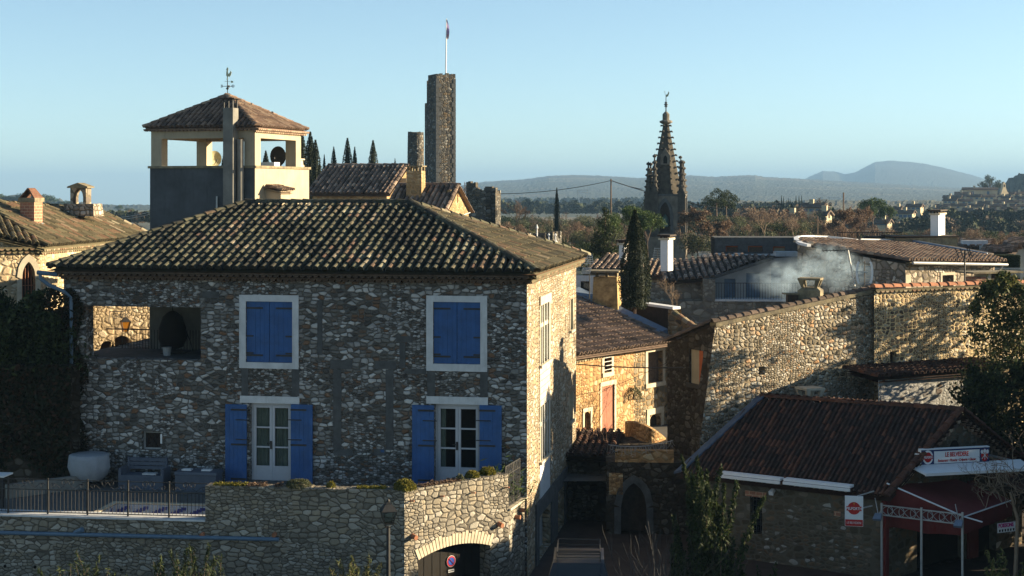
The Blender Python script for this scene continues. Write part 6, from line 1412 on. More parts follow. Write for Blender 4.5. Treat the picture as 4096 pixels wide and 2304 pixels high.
# white awning cassette under the sign
q0 = SG.f(3632, 1858); q1 = SG.f(4085, 1850); cz = q0.z - .02
wc = thing('awning_hood', 'broad white awning hood under the long restaurant sign', 'awning', SG)
xa, xb = q0.x, q1.x
m_ = MB(); m_.hexa([(xa + .2, -.62, cz - .2), (xb, -.62, cz - .2), (xb, .05, cz - .04), (xa, .05, cz - .04), (xa + .2, -.62, cz - .15), (xb, -.62, cz - .15), (xb, .05, cz), (xa, .05, cz)]); m_.box(xa + .2, xb, -.66, -.62, cz - .22, cz - .14); m_.build('hood', M['white_paint'], wc)
m_ = MB()
for k in range(4): x = xa + .5 + (xb - xa - .8) * k / 3; m_.bar((x, .1, cz - .02), (x - .3, .1 + .5 * (x - xa), cz - .02), .05)
m_.build('bracket', M['metal'], wc)
q = gs_(3664, 1828); _q = wgr.p(q[0], .16, 0); 
m_ = MB(); m_.box(-.09, .09, 0, .14, -.17, .12); m_.box(-.09, .09, -.01, .14, -.22, -.17); o = m_.build('gable_light', M['white_paint']); o.location = RF.O + RF.u * _q.x + RF.v * _q.y + Vector((0, 0, q[1])); o.rotation_euler = (0, 0, RF.a + rad(73.5)); tag(o, 'white box light left of the long restaurant sign', 'lamp')
# red fabric canopy
zA_, zB_ = at(3553, 1945, 45).z, RF.f(3852, 2078).z; uB = RF.f(3852, 2078).x; uE = 2.75; zE = RF._hit(4050, 2062, RF.u, uE).z
cn = thing('red_canopy', 'dark red fabric canopy sloping out from the restaurant gable', 'canopy', RF); VE = 3.2
m_ = MB(); n = 10
def cp(t, s): return Vector((t * (uB + .45 * s), VE * s + .05, zA_ + .06 + (zB_ - zA_) * t - .1 * math.sin(PI * s) * t * (1 - t) * 2))
for i in range(n):
    for j in range(n): m_.quad(cp(i / n, j / n), cp((i + 1) / n, j / n), cp((i + 1) / n, (j + 1) / n), cp(i / n, (j + 1) / n), r=.5)
m_.build('roof_cloth', M['red_cloth'], cn, smooth=True)
m_ = MB(); zv = RF.f(3600, 2118).z; n = 24
for i in range(n):
    a, b = i / n, (i + 1) / n; f = lambda t: .05 + .03 * math.sin(t * 21) * 1.0
    m_.quad((uB * a, f(a), zv + .03 * math.sin(a * 9)), (uB * b, f(b), zv + .03 * math.sin(b * 9)), cp(b, 0), cp(a, 0), r=.5)
for i in range(n):
    a, b = i / n, (i + 1) / n; g = lambda t: uB + .45 * t + .03 * math.sin(t * 25)
    m_.quad((g(a), VE * a + .05, zB_ - .42), (g(b), VE * b + .05, zB_ - .42), (uB + .45 * b, VE * b + .05, zB_ + .06), (uB + .45 * a, VE * a + .05, zB_ + .06), r=.5)
m_.build('side_curtain', M['red_cloth'], cn, smooth=True)
m_ = MB(); m_.tube([cp(0, 0) + Vector((0, -.02, .02)), cp(1, 0) + Vector((0, -.02, .02)), cp(1, .0) + Vector((.5, .1, -.1))], .022, 6); m_.tube([cp(1, 0), cp(1, 1)], .02, 6); m_.build('edge_rail', M['white_paint'], cn)
# drinks banner
q = at(4010, 2098, (RF.O + RF.u * (uB + .2) + RF.v * 1.2).y); bn = thing('drinks_banner', 'white banner with magenta drinks lettering on the canopy edge', 'banner', loc=q + Vector((0, -.35, 0)), rz=rad(25))
m_ = MB(); m_.box(-.32, .42, 0, .01, -.14, .13); m_.build('sheet', M['white_paint'], bn); text('BOISSONS', .15, M['magenta'], bn, (-.02, -.006, .055), (PI / 2, 0, 0), bold=.006, sx=.8)
m_ = MB()
for k in range(6): x = -.24 + k * .1; m_.prism([(x - .02, -.004, -.12), (x + .02, -.004, -.12), (x + .03, -.004, -.05), (x - .03, -.004, -.05)], (0, .003, 0))
m_.build('printed_cups', M['dark'], bn)
# white posts with an ornamental rail
pz = RF.f(3527, 2012, -.35).z; pg = thing('pergola_frame', 'three white metal posts with a scroll rail before the canopy', 'pergola', RF)
us = [RF.f(x, 2030, -.35).x for x in (3527, 3686, 3850)]
for x in us:
    m_ = MB(); m_.box(x - .028, x + .028, -.378, -.322, 0, pz); m_.build('post', M['metal'], pg)
m_ = MB()
for z in (pz - .06, pz - .34): m_.bar((us[0], -.35, z), (us[-1], -.35, z), .03)
m_.build('rail', M['metal'], pg)
m_ = MB(); zc = pz - .2
for a, b in zip(us, us[1:]):
    for k in range(3):
        c = a + (b - a) * (k + .75) / 3.5; m_.tube([(c + .075 * math.cos(t * PI / 8), -.35, zc + .13 * math.sin(t * PI / 8)) for t in range(17)], .010, 4, cap=False)
    m_.tube([(a + (b - a) * t / 24, -.35, zc + .12 * math.sin(t / 24 * PI * 3.5)) for t in range(25)], .008, 4); m_.tube([(a + (b - a) * t / 24, -.35, zc - .12 * math.sin(t / 24 * PI * 3.5)) for t in range(25)], .008, 4)
m_.build('scrollwork', M['metal'], pg)
for i, (x, zz) in enumerate(((us[0], pz - .38), (us[2], pz - .3))):
    o = thing('floodlight', ['blue-grey floodlight by the leftmost canopy post', 'blue-grey floodlight by the rightmost canopy post'][i], 'lamp', loc=RF.O + RF.u * (x - .06) + RF.v * -.45 + Vector((0, 0, zz)), rz=RF.a, group='floodlights on the posts')
    m_ = MB(); m_.hexa([(-.12, -.12, -.1), (.12, -.12, -.1), (.1, .0, .02), (-.1, .0, .02), (-.12, -.16, -.04), (.12, -.16, -.04), (.1, 0, .1), (-.1, 0, .1)]); m_.build('head', M['zinc'], o); m_ = MB(); m_.bar((0, 0, .03), (.06, .1, .2), .03); m_.bar((0, 0, .03), (-.15, .12, .5), .02); m_.build('arm', M['metal'], o)
# lower tile roof beyond the canopy
lr_ = thing('porch_roof', 'low tiled porch roof beyond the red canopy half hidden by bare twigs', 'porch', RF); zq = cz - .45
m_ = MB(); roofpoly(m_, [(3.6, 3.4, zq - .75), (4.6, 8.5, zq - .75), (2.2, 8.5, zq), (1.0, 3.4, zq)], pitch=.24, row=.36, seg=4); m_.build('roof', M['tile_red'], lr_)
m_ = MB(); m_.bar((1.2, 3.1, zq + .08), (2.4, 8.5, zq + .08), .1, .14); m_.build('red_beam', M['red_cloth'], lr_)
# ================================================================ house with the curved white coping
P0, P1, P2 = at(3622, 1046, 70), at(3978, 1049, 73.6), at(3300, 952, 79.6)
TH = Fr(3622, 70, 0); l = TH.l
th = thing('tiled_house', 'rubble house with a low tile roof and a curved white coping', 'house', TH)
ph = lambda x, y: l(phit(x, y, P0, P1, P2))
a0, a1 = ph(3190, 970), ph(3200, 952)
e0, e1 = l(P0), l(P1)
fw_ = (e1 - e0).normalized(); out = Vector((fw_.y, -fw_.x, 0))
mb = MB(); roofpoly(mb, [e0 + out * .3, e1 + out * .3 + fw_ * .3, ph(3945, 1028), ph(3600, 968), ph(3430, 962), a1, a0], pitch=.3, row=.42, seg=5)
rf = mb.build('roof', M['tile_warm'], th)
wL, wR = Wl((a0.x, a0.y), (0, 0)), Wl((0, 0), (e1.x, e1.y)); dn = .12
def on2(w, px, py): return on(w, px, py, TH)
s0, s1 = on2(wL, 3270, 1100)[0], on2(wL, 3302, 1100)[0]; z0, z1 = on2(wL, 3285, 1108)[1], on2(wL, 3285, 1052)[1]
s2, s3 = on2(wL, 3425, 1140)[0], on2(wL, 3490, 1140)[0]; z2, z3 = on2(wL, 3455, 1140)[1], on2(wL, 3455, 1062)[1]
mb = MB(); wL.wall(mb, 0, [(0, a0.z - dn), (wL.L, -0 + e0.z - dn)], [(s0, s1, z0, z1), (s2, s3, z2, z3)]); mb.quad((a0.x, a0.y, 0), (a0.x, a0.y, a0.z), (a0.x + 1.5, a0.y + 6, a0.z), (a0.x + 1.5, a0.y + 6, 0)); mb.build('left_wall', M['farm_stone'], th)
m_ = MB(); wL.box(m_, s0, s1, -.24, -.2, z0, z1); m_.build('pale_shutter', M['plaster_cream'], th)
m_ = MB(); n = 12
for k in range(n): zz = z2 + (z3 - z2) * k / n; wL.box(m_, s2, s3, -.2, -.1, zz + .01, zz + (z3 - z2) / n - .015)
m_.build('louvred_shutter', M['pipe_blue'], th)
t0, t1 = on2(wR, 3768, 1110)[0], on2(wR, 3813, 1110)[0]; z4, z5 = on2(wR, 3790, 1150)[1], on2(wR, 3790, 1100)[1]
mb = MB(); wR.wall(mb, 0, e0.z - .12, [(t0, t1, z4, z5)]); mb.build('right_wall', M['farm_stone'], th)
m_ = MB(); wR.box(m_, t0 - .12, t0, -.05, .03, z4, z5 + .12); wR.box(m_, t1, t1 + .12, -.05, .03, z4, z5 + .12); wR.box(m_, t0, t1, -.05, .03, z5, z5 + .12); wR.box(m_, 0, .35, -.05, .02, z4 - .6, z5 + .1); m_.build('stone_surround', M['dressed'], th)
m_ = MB(); wR.box(m_, t0, t1, -.3, -.24, z4, z5); m_.build('window_pane', M['wood'], th)
mb = MB(); genoise(mb, wR, 0, wR.L, e0.z - .02, 2, .2, .12, .12, r=(.3, .8)); mb.build('tiled_eaves', M['tile_yellow'], th)
mb = MB(); mb.tube([e0 + out * .42 + Vector((0, 0, -.05)), e1 + out * .42 + fw_ * .4 + Vector((0, 0, -.1))], .07, 8); mb.tube([e1 + out * .4 + fw_ * .1 + Vector((0, 0, -.12)), e1 + out * .2 + Vector((0, 0, -.45)), e1 + out * .1 + Vector((-.2, 0, -.7)), e1 + out * .1 + Vector((-.25, 0, -3))], .05, 8); mb.build('gutter', M['grey_metal'], th)
# white coping: sweeping curve on the left, then a step and flashing
mb = MB()
cpts = [ph(3236, 985), ph(3205, 978), ph(3186, 966), ph(3184, 956), ph(3200, 950), ph(3250, 949), ph(3310, 951), ph(3370, 957), ph(3430, 965)]
for p, q in zip(cpts, cpts[1:]): mb.bar(p + Vector((0, 0, .04)), q + Vector((0, 0, .04)), .22, .12)
mb.build('white_coping', M['white_paint'], rf)
mb = MB(); p, q = ph(3432, 966), ph(3590, 968); mb.hexa([p + Vector((0, 0, -.1)), q + Vector((0, 0, -.1)), q + Vector((0, .3, -.1)), p + Vector((0, .3, -.1)), p + Vector((.2, .1, .14)), q + Vector((0, .1, .14)), q + Vector((0, .3, .14)), p + Vector((.2, .3, .14))]); mb.build('white_coping', M['white_paint'], rf)
mb = MB(); p, q = ph(3590, 966), ph(3950, 1030); mb.hexa([p, q, q + Vector((.1, .3, 0)), p + Vector((.1, .3, 0)), p + Vector((0, .1, .22)), q + Vector((0, .1, .22)), q + Vector((.1, .3, .22)), p + Vector((.1, .3, .22))]); mb.build('blue_flashing', M['zinc'], rf)
mb = MB(); p, q = ph(3590, 955), ph(3955, 1022); mb.hexa([p, q, q + Vector((.4, .5, 0)), p + Vector((.4, .5, 0)), p + Vector((0, 0, .1)), q + Vector((0, 0, .1)), q + Vector((.4, .5, .1)), p + Vector((.4, .5, .1))]); mb.build('verge_cap', M['dark_wood'], rf)
# terrace block behind: roughcast parapet, black railing, white chimney
pb = thing('roughcast_parapet', 'low roughcast parapet behind the tiled house roof', 'parapet', loc=at(3700, 1000, 80.5), rz=rad(3)); u_ = 80.5 / FOC
mb = MB(); mb.hexa([(-120 * u_, 0, -1), (132 * u_, 0, -1), (132 * u_, 2, -1), (-120 * u_, 2, -1), (-120 * u_, 0, 47 * u_), (132 * u_, 0, 52 * u_), (132 * u_, 2, 52 * u_), (-120 * u_, 2, 47 * u_)]); mb.build('wall', M['concrete'], pb); mb = MB(); mb.box(-130 * u_, 136 * u_, -.1, 2.1, 52 * u_, 56 * u_); mb.build('cap', M['dark_wood'], pb)
rl = thing('roof_railing', 'black railing on the roof terrace left of the white chimney', 'railing', loc=at(3350, 958, 82)); u_ = 82 / FOC
mb = MB()
for k in range(27): x = 258 * u_ * k / 26; mb.tube([(x, 0, -.25), (x, 0, 28 * u_)], .03 if k % 8 == 0 else .012, 4)
mb.build('bars', M['iron'], rl); mb = MB(); mb.bar((0, 0, 28 * u_), (258 * u_, 0, 28 * u_), .04); mb.bar((110 * u_, .4, 8 * u_), (270 * u_, .4, 8 * u_), .3, .14); mb.build('rails', M['iron'], rl)
def wchim(px0, pxm, px1, pyt, pyb, Y, lab, deg=-22, cap=True, name='white_chimney'):
    fr = Fr(pxm, Y, deg); w = -fr.f(px0, 900).x; d = fr.s(px1, 900).y; zt = fr.f(pxm, pyt + 14).z; zb = fr.f(pxm, pyb).z; o = thing(name, lab, 'chimney', fr)
    m_ = MB(); m_.box(-w, 0, 0, d, zb, zt); m_.build('shaft', M['white_paint'], o)
    zc = fr.f(pxm, pyt - 4).z; m_ = MB(); m_.box(-w - .08, .08, -.08, d + .08, zt, zt + .09); m_.build('collar', M['dressed'], o)
    m_ = MB(); h = zc - zt - .09
    for x in (-w + .02, -w / 2, -.06):
        for y in (0, d - .1): m_.box(x - .04, x + .04, y, y + .1, zt + .09, zc - .05)
    m_.build('cap_legs', M['dark_wood'], o); m_ = MB(); m_.box(-w - .12, .12, -.12, d + .12, zc - .05, zc + .03); m_.build('cap_slab', M['dark_wood'], o); return o
wchim(3722, 3754, 3780, 846, 985, 81, 'white chimney with a dark slab cap above the roughcast parapet')
wchim(2642, 2672, 2692, 946, 1085, 70, 'tall white chimney in front of the church tower base')
wchim(2476, 2496, 2506, 966, 1040, 72, 'small white chimney between the spruce and the big cypress')

# ================================================================ hazy blue lane house
S = Fr(2840, 76, -3); sh_ = thing('balcony_house', 'pale lane house with an iron balcony, hazy behind chimney smoke', 'house', S); f = S.f
def sr(x0, x1, y0, y1): a = f(x0, y1); b = f(x1, y0); return (a.x, b.x, a.z, b.z)
xl_, xr_ = f(2838, 1100).x, f(3230, 1100).x; w = Wl((xl_, 0), (xr_, 0)); hs = []
for x0, x1, y0, y1 in ((2897, 2942, 1115, 1190), (2985, 3040, 1092, 1190), (3085, 3125, 1070, 1190)): r = sr(x0, x1, y0, y1); hs.append((r[0] - xl_, r[1] - xl_, r[2], r[3]))
zbal = f(3000, 1192).z
mb = MB(); w.wall(mb, zbal, [(0, f(2840, 1112).z), (f(3085, 1035).x - xl_, f(3085, 1035).z), (w.L, f(3200, 1020).z)], hs); mb.build('cream_wall', M['plaster_blue'], sh_)
for h in hs: m_ = MB(); w.box(m_, h[0], h[1], -.22, -.18, h[2], h[3]); m_.build('dark_shutter', M['pipe_blue'], sh_)
mb = MB(); xs0 = f(2600, 1200).x; w2_ = Wl((xs0, -.9), (f(3200, 1200).x, -.9)); w2_.wall(mb, -3, zbal - .1, back=.9); mb.build('lower_wall', M['blue_house_stone'], sh_)
mb = MB(); q = sr(2808, 2855, 1112, 1200); mb.box(q[0], q[1], -.95, .2, q[2], q[3]); w3_ = Wl((xs0, -.1), (q[0], -.1)); w3_.wall(mb, zbal - .1, f(2780, 1128).z); mb.build('stone_pier', M['blue_house_stone'], sh_)
mb = MB(); mb.box(xl_ + .2, xr_, -.98, .0, zbal - .1, zbal); mb.build('balcony_slab', M['whitewash'], sh_)
mb = MB(); zt = f(3000, 1128).z; x = xl_ + .25
while x < xr_ - .1: mb.tube([(x, -.9, zbal), (x, -.95, zbal + .3), (x, -.9, zt)], .012, 4); x += .13
mb.bar((xl_ + .2, -.9, zt), (xr_, -.9, zt), .03); mb.build('balcony_railing', M['iron'], sh_)
mb = MB(); A_, B_, C_, D_ = f(2640, 1132, -.2), f(2838, 1115, -.2), f(3092, 1030, 2.5), f(2850, 1022, 4.5); A_.y = -.4; 
B2 = f(2838, 1116, -.4); roofpoly(mb, [(A_.x, -.4, f(2640, 1130, -.4).z), (B2.x, -.4, B2.z), tuple(f(3092, 1030, 3.6)), tuple(f(2848, 1022, 5.2)), tuple(f(2660, 1068, 3.5))], pitch=.32, row=.42, seg=3); mb.build('roof', M['tile_grey'], sh_)
mb = MB(); q0, q1 = f(2836, 1116, -.3), f(3092, 1033, -.3); mb.bar(q0, q1, .14, .14); mb.build('verge', M['dressed_grey'], sh_)
TB = Fr(2860, 82, -3); tb = thing('dark_parapet_house', 'dark flat-roofed house with three wide windows above the balcony house', 'house', TB); xa, xb = TB.f(2858, 1000).x, TB.f(3210, 1000).x; w = Wl((xa, 0), (xb, 0)); hs = []
for x0, x1, y0, y1 in ((2903, 2952, 984, 1008), (2992, 3050, 984, 1008), (3092, 3140, 986, 1012)): a = TB.f(x0, y1); b = TB.f(x1, y0); hs.append((a.x - xa, b.x - xa, a.z, b.z))
mb = MB(); w.wall(mb, 3, TB.f(3000, 950).z, hs, back=2.5); mb.build('wall', M['dressed_grey'], tb)
for i, h in enumerate(hs):
    m_ = MB(); w.box(m_, h[0], h[1], -.24, -.2, h[2], h[3]); wi = m_.build('window', M['plaster_cream'] if i == 2 else M['wood'], tb); m_ = MB(); w.box(m_, h[0], h[1], -.2, -.1, h[3] - .06, h[3]); w.box(m_, h[0], h[0] + .06, -.2, -.1, h[2], h[3] - .06); m_.build('window_frame', M['orange_wood'], wi)
mb = MB(); x = xa
while x < TB.f(3090, 1000).x: mb.box(x, x + .5, -.06, -.002, TB.f(3000, 1024).z + R.uniform(-.05, .05), TB.f(3000, 1015).z + R.uniform(-.05, .05)); x += .5
mb.box(TB.f(3093, 1000).x, TB.f(3182, 1000).x, -1.2, -.003, TB.f(3100, 1022).z, TB.f(3100, 1004).z); mb.build('white_flashing', M['whitewash'], tb)
# lit tile roof below the church and grey render house at px 2310
RR = Fr(2700, 88, -10); rr__ = thing('church_side_house', 'low house with a sunlit tile roof below the church tower', 'house', RR); mb = MB(); a = RR.f(2600, 1110); b = RR.f(2830, 1110)
roofpoly(mb, [(a.x, 0, a.z), (b.x, 0, b.z), tuple(RR.f(2745, 1045, 5)), tuple(RR.f(2640, 1030, 5)), tuple(RR.f(2590, 1045, 5))], pitch=.34, row=.42, seg=4); mb.build('roof', M['tile_warm'], rr__)
mb = MB(); Wl((a.x, .2), (b.x, .2)).wall(mb, 2, a.z); mb.build('wall', M['plaster_grey'], rr__)
R3 = Fr(2400, 84, -12); o = thing('blue_roof_house', 'house with a dusky hipped roof behind the flared chimney', 'house', R3); mb = MB(); a = R3.f(2330, 1085); b = R3.f(2600, 1085)
roofpoly(mb, [(a.x, 0, a.z), (b.x, 0, b.z), tuple(R3.f(2500, 1022, 5)), tuple(R3.f(2430, 1024, 5))], pitch=.34, row=.42, seg=3); mb.build('roof', M['tile_grey'], o); mb = MB(); Wl((a.x, .2), (b.x, .2)).wall(mb, 2, a.z); mb.build('wall', M['plaster_grey'], o)
FC = Fr(2420, 66, -14); o = thing('flared_chimney', 'broad ochre-stained chimney breast tapering up to a flat concrete slab', 'chimney', FC)
f = FC.f; mb = MB(); b0, b1, t0_, t1_ = f(2366, 1200), f(2474, 1200), f(2372, 1108), f(2466, 1108)
mb.hexa([(b0.x, 0, b0.z - 1), (b1.x, 0, b0.z - 1), (b1.x, 1, b0.z - 1), (b0.x, 1, b0.z - 1), (t0_.x, .08, t0_.z), (t1_.x, .08, t0_.z), (t1_.x, .9, t0_.z), (t0_.x, .9, t0_.z)]); mb.build('breast', plain('ochre_stained_render', (.26, .17, .075), .95, .5, 2.5, bump=.3, c2=(.34, .24, .11)), o)
mb = MB(); zz = f(2420, 1090).z; mb.box(f(2352, 1090).x - .1, f(2478, 1090).x, -.15, 1.1, zz, zz + .07); mb.build('slab', M['concrete'], o); mb = MB()
for x in (2376, 2416, 2456): mb.box(f(x, 1090).x, f(x + 8, 1090).x, .3, .6, t0_.z, zz)
mb.build('slab_legs', M['concrete'], o)
WHs = Fr(2370, 69, -6); o = thing('white_render_house', 'white rendered house corner with a dark window by the flared chimney', 'house', WHs); a, b, c, d = WHs.f(2300, 1260), WHs.f(2370, 1102), WHs.f(2322, 1170), WHs.f(2358, 1125)
w = Wl((a.x, 0), (b.x + .3, 0)); mb = MB(); w.wall(mb, 0, b.z, [(c.x - a.x, d.x - a.x, c.z, d.z)]); mb.build('wall', M['whitewash'], o); m_ = MB(); w.box(m_, c.x - a.x, d.x - a.x, -.2, -.16, c.z, d.z); m_.build('window', M['glass'], o)

# ================================================================ aerials
def mast(name, lab, px, py0, py1, Y, r=.02): o = thing(name, lab, 'aerial', loc=at(px, py1, Y)); m_ = MB(); m_.tube([(0, 0, 0), (0, 0, (py1 - py0) * Y / FOC)], r, 6); m_.build('mast', M['iron'], o); return o, Y / FOC
o, u_ = mast('grid_aerial', 'white grid television aerial at the right eave of the stone house', 2358, 1020, 1195, 57)
for nm, (cx0, cy0, w_, h_, t) in (('reflector_grid', (2350, 1034, 40, 38, .18)), ('lower_grid', (2345, 1082, 34, 22, -.3))):
    m_ = MB(); bx_ = (cx0 - 2358) * u_; bz = (1195 - cy0) * u_
    P = lambda s, q: (bx_ + (s * w_ + q * h_ * -t) * u_ * .5, -.1, bz + (q * h_) * u_ * .5)
    for k in range(6): s = -1 + 2 * k / 5; m_.bar(P(-1, s), P(1, s), .018)
    for k in range(3): s = -1 + k; m_.bar(P(s, -1), P(s, 1), .018)
    m_.build(nm, M['white_paint'], o)
def yagi(o, u_, py, L_, n, base_py, tilt=0, mat='metal', y=0):
    m_ = MB(); z = (base_py - py) * u_; m_.bar((-L_ * u_, y, z - tilt * u_), (L_ * u_ * .3, y, z + tilt * u_ * .3), .03)
    for k in range(n): x = (-L_ + 1.3 * L_ * k / (n - 1)) * u_; m_.bar((x, y - .25, z - .12), (x, y + .25, z + .12), .015)
    m_.build('elements', M[mat], o)
o, u_ = mast('television_aerial', 'small television aerial standing on the hazy roof in front of the balcony house', 2831, 1008, 1118, 74); yagi(o, u_, 1016, 35, 9, 1118)
o, u_ = mast('television_aerial', 'pale comb aerial just left of the tall white chimney', 2629, 1000, 1042, 78); 
m_ = MB()
for k in range(7): m_.bar((-.28 + k * .02, 0, .05 + k * .09), (.28 + k * .02, 0, .08 + k * .09), .02)
m_.bar((-.2, 0, .0), (-.12, 0, .65), .02); m_.bar((.2, 0, 0), (.28, 0, .65), .02); m_.build('elements', M['metal'], o)
AY = 54.5; o, u_ = mast('curved_aerial', 'aerial with two curved white reflectors at the barn coping', 3458, 1045, 1142, AY)
for s in (-1, 1):
    m_ = MB(); pts = [Vector(((s * (20 + 13 * math.cos(t)) - s * 2) * u_, 0, (1142 - (1090 - 46 * math.sin(t))) * u_)) for t in [(-1.2 + 2.4 * k / 12) for k in range(13)]]
    for p, q in zip(pts, pts[1:]): m_.bar(p, q, .07, .03, up=(0, 1, 0))
    m_.build('curved_reflector', M['white_paint'], o)
m_ = MB(); m_.bar((-32 * u_, 0, 55 * u_), (12 * u_, 0, 55 * u_), .04); m_.bar((0, 0, 52 * u_), (-16 * u_, 0, 100 * u_), .02); m_.build('boom', M['metal'], o)
o = thing('leaning_aerial', 'leaning mast with a long horizontal yagi left of the curved aerial', 'aerial', loc=at(3419, 1145, AY)); m_ = MB(); m_.tube([(0, 0, 0), (-27 * u_, 0, 145 * u_)], .03, 6); m_.build('mast', M['metal'], o)
m_ = MB(); m_.bar((-130 * u_, 0, 142 * u_), (-20 * u_, 0, 145 * u_), .025)
for k in range(8): x = (-126 + 14 * k) * u_; m_.bar((x, -.1, 138 * u_), (x, .1, 147 * u_), .015)
m_.build('elements', M['iron'], o)
o, u_ = mast('forked_aerial', 'dark forked aerial rising above the pebble wall', 3859, 1000, 1138, 57, .03)
m_ = MB(); m_.bar((-35 * u_, -.1, 128 * u_), (22 * u_, .2, 130 * u_), .03)
for x in (-32, -14, 14, 22): m_.bar((x * u_ - .05, 0, 145 * u_), (x * u_ + .07, 0, 108 * u_), .03)
m_.build('elements', M['iron'], o)
# ================================================================ terrain, hills, far village
def interp(tab, x):
    if x <= tab[0][0]: return tab[0][1]
    for (a, b), (c, d) in zip(tab, tab[1:]):
        if x <= c: return b + (d - b) * (x - a) / (c - a)
    return tab[-1][1]
GL = -8.0
mb = MB(); xs = [(-9000 + 18000 * i / 40) for i in range(41)]; ys = [72, 90, 120, 170, 240, 330, 500, 900, 1500, 2500, 4000, 9000, 16000]
def gz(y): return 0.0 if y <= 100 else min(GL * min(1, (y - 100) / 250), 11.2 - .0131 * y if y > 800 else 0)
for j in range(len(ys)):
    for i in range(41):
        x = xs[i] * min(1, (ys[j] + 300) / 4000); mb.v.append((x, ys[j], gz(ys[j]) - .02))
for j in range(len(ys) - 1):
    for i in range(40): a = j * 41 + i; mb.f.append((a, a + 1, a + 42, a + 41)); mb.r.append(.5); mb.m.append(0)
def fieldmat():
    m, t, b, o = newmat('valley_fields'); v = coord(t, 'Object')
    vo = t.nodes.new('ShaderNodeTexVoronoi'); vo.inputs['Scale'].default_value = .006; t.links.new(v, vo.inputs['Vector']); sp = t.nodes.new('ShaderNodeSeparateColor'); t.links.new(vo.outputs['Color'], sp.inputs[0])
    c = ramp(t, [(0, (.02, .028, .014)), (.4, (.04, .045, .02)), (.6, (.10, .085, .05)), (1, (.12, .12, .055))], sp.outputs[0])
    c = mix_(t, 1.0, c, ramp(t, [(.3, (.7,) * 3), (.7, (1.2,) * 3)], noise_(t, v, .02, 6, .7)), 'MULTIPLY'); t.links.new(c, b.inputs['Base Color']); b.inputs['Roughness'].default_value = 1; return m
struct(mb.build('ground', fieldmat()))
def hillmat(name, a, b_, sc=.01, c2=None):
    m, t, b, o = newmat(name); v = coord(t, 'Object'); n = noise_(t, v, sc, 8, .75); n2 = noise_(t, v, sc * .12, 4, .6)
    c = ramp(t, [(.35, a), (.62, b_)], math_(t, 'ADD', math_(t, 'MULTIPLY', n, .55), math_(t, 'MULTIPLY', n2, .45)))
    if c2: c = mix_(t, smooth_(t, n2, .55, .62), c, c2)
    t.links.new(c, b.inputs['Base Color']); b.inputs['Roughness'].default_value = 1; bump_(t, b, n, 1.0, 12 * (.01 / sc)); return m
def hill(name, crest, Y0, Y1, x0, x1, mat, step=8, rows=26, rough=1.0, seed=3, base=GL, bumps=1.2, power=.75):
    mb = MB(); n = int((x1 - x0) / step) + 1
    for j in range(rows + 4):
        t = j / (rows - 1); Y = Y0 + (Y1 - Y0) * t
        for i in range(n):
            px = x0 + i * step; zc = CZ - (interp(crest, px) - HY) * Y1 / FOC
            if t <= 1: k = t ** power; z = base + (zc - base) * k
            else: z = base + (zc - base) * (1 - (t - 1) * 4)
            X = (px - CX) * Y / FOC
            if j == 0: z = base - 230
            z += (zc - base) * .05 * rough * noise.noise(Vector((X / (Y1 * .05), Y / (Y1 * .05), seed))) * min(1, 2 * t) * (1 if t < .9 else .25)
            if j >= 2: z += bumps * (1 if t < .92 else .8) * Y / FOC * (noise.noise(Vector((px * .07, j * .8 + seed, 1.0))) * 1.6 + noise.noise(Vector((px * .29, j * 1.9, 2.0))) * 1.3)
            mb.v.append((X, Y, z))
    for j in range(rows + 3):
        for i in range(n - 1): a = j * n + i; mb.f.append((a, a + 1, a + n + 1, a + n)); mb.r.append(.5); mb.m.append(0)
    return struct(mb.build(name, mat, smooth=False))
W1 = hillmat('distant_woodland', (.008, .013, .009), (.032, .04, .024), .03, (.06, .056, .036))
W2m = hillmat('mountain_woodland', (.008, .012, .009), (.028, .036, .022), .02)
W3 = hillmat('near_woodland', (.012, .018, .008), (.05, .055, .025), .08)
hill('big_hill', [(2900, 770), (3180, 735), (3240, 705), (3290, 684), (3340, 686), (3380, 697), (3420, 690), (3460, 668), (3500, 648), (3560, 642), (3640, 648), (3700, 655), (3780, 672), (3850, 690), (3910, 706), (3960, 725), (4050, 745), (4300, 758)], 5200, 7200, 2860, 4420, W2m, rows=40, bumps=1.0, power=.6)
hill('wooded_ridge', [(-300, 850), (1400, 850), (1700, 770), (1850, 742), (1930, 728), (2020, 722), (2100, 717), (2200, 703), (2300, 700), (2400, 702), (2480, 707), (2560, 712), (2650, 706), (2760, 702), (2860, 708), (2950, 702), (3020, 700), (3060, 708), (3180, 713), (3300, 722), (3420, 728), (3600, 738), (3800, 750), (4100, 765), (4500, 770)], 2300, 4300, 1500, 4500, W1, rows=64, bumps=1.8, power=.9)
hill('low_wooded_hill', [(2600, 850), (2760, 818), (2900, 800), (3100, 806), (3300, 798), (3500, 806), (3700, 800), (3900, 812), (4200, 820), (4500, 822)], 750, 1350, 2620, 4500, hillmat('low_woodland', (.018, .026, .013), (.085, .075, .045), .04), rows=16, bumps=3.2, seed=21, power=.8)
hill('left_ridge', [(-400, 780), (-100, 786), (0, 785), (60, 778), (120, 784), (180, 790), (210, 800), (240, 792), (262, 815), (330, 808), (380, 826), (450, 834), (560, 832), (700, 838), (900, 850), (1200, 880)], 700, 1900, -450, 1250, W1, rows=22, bumps=4.0, seed=7, power=1.0)
VH = [(3300, 900), (3500, 885), (3650, 860), (3760, 835), (3850, 800), (3950, 785), (4100, 772), (4300, 765), (4500, 765)]
hill('village_hill', VH, 380, 640, 3250, 4600, hillmat('village_slope', (.05, .045, .025), (.11, .095, .055), .12), rows=20, bumps=.6, power=1.0)
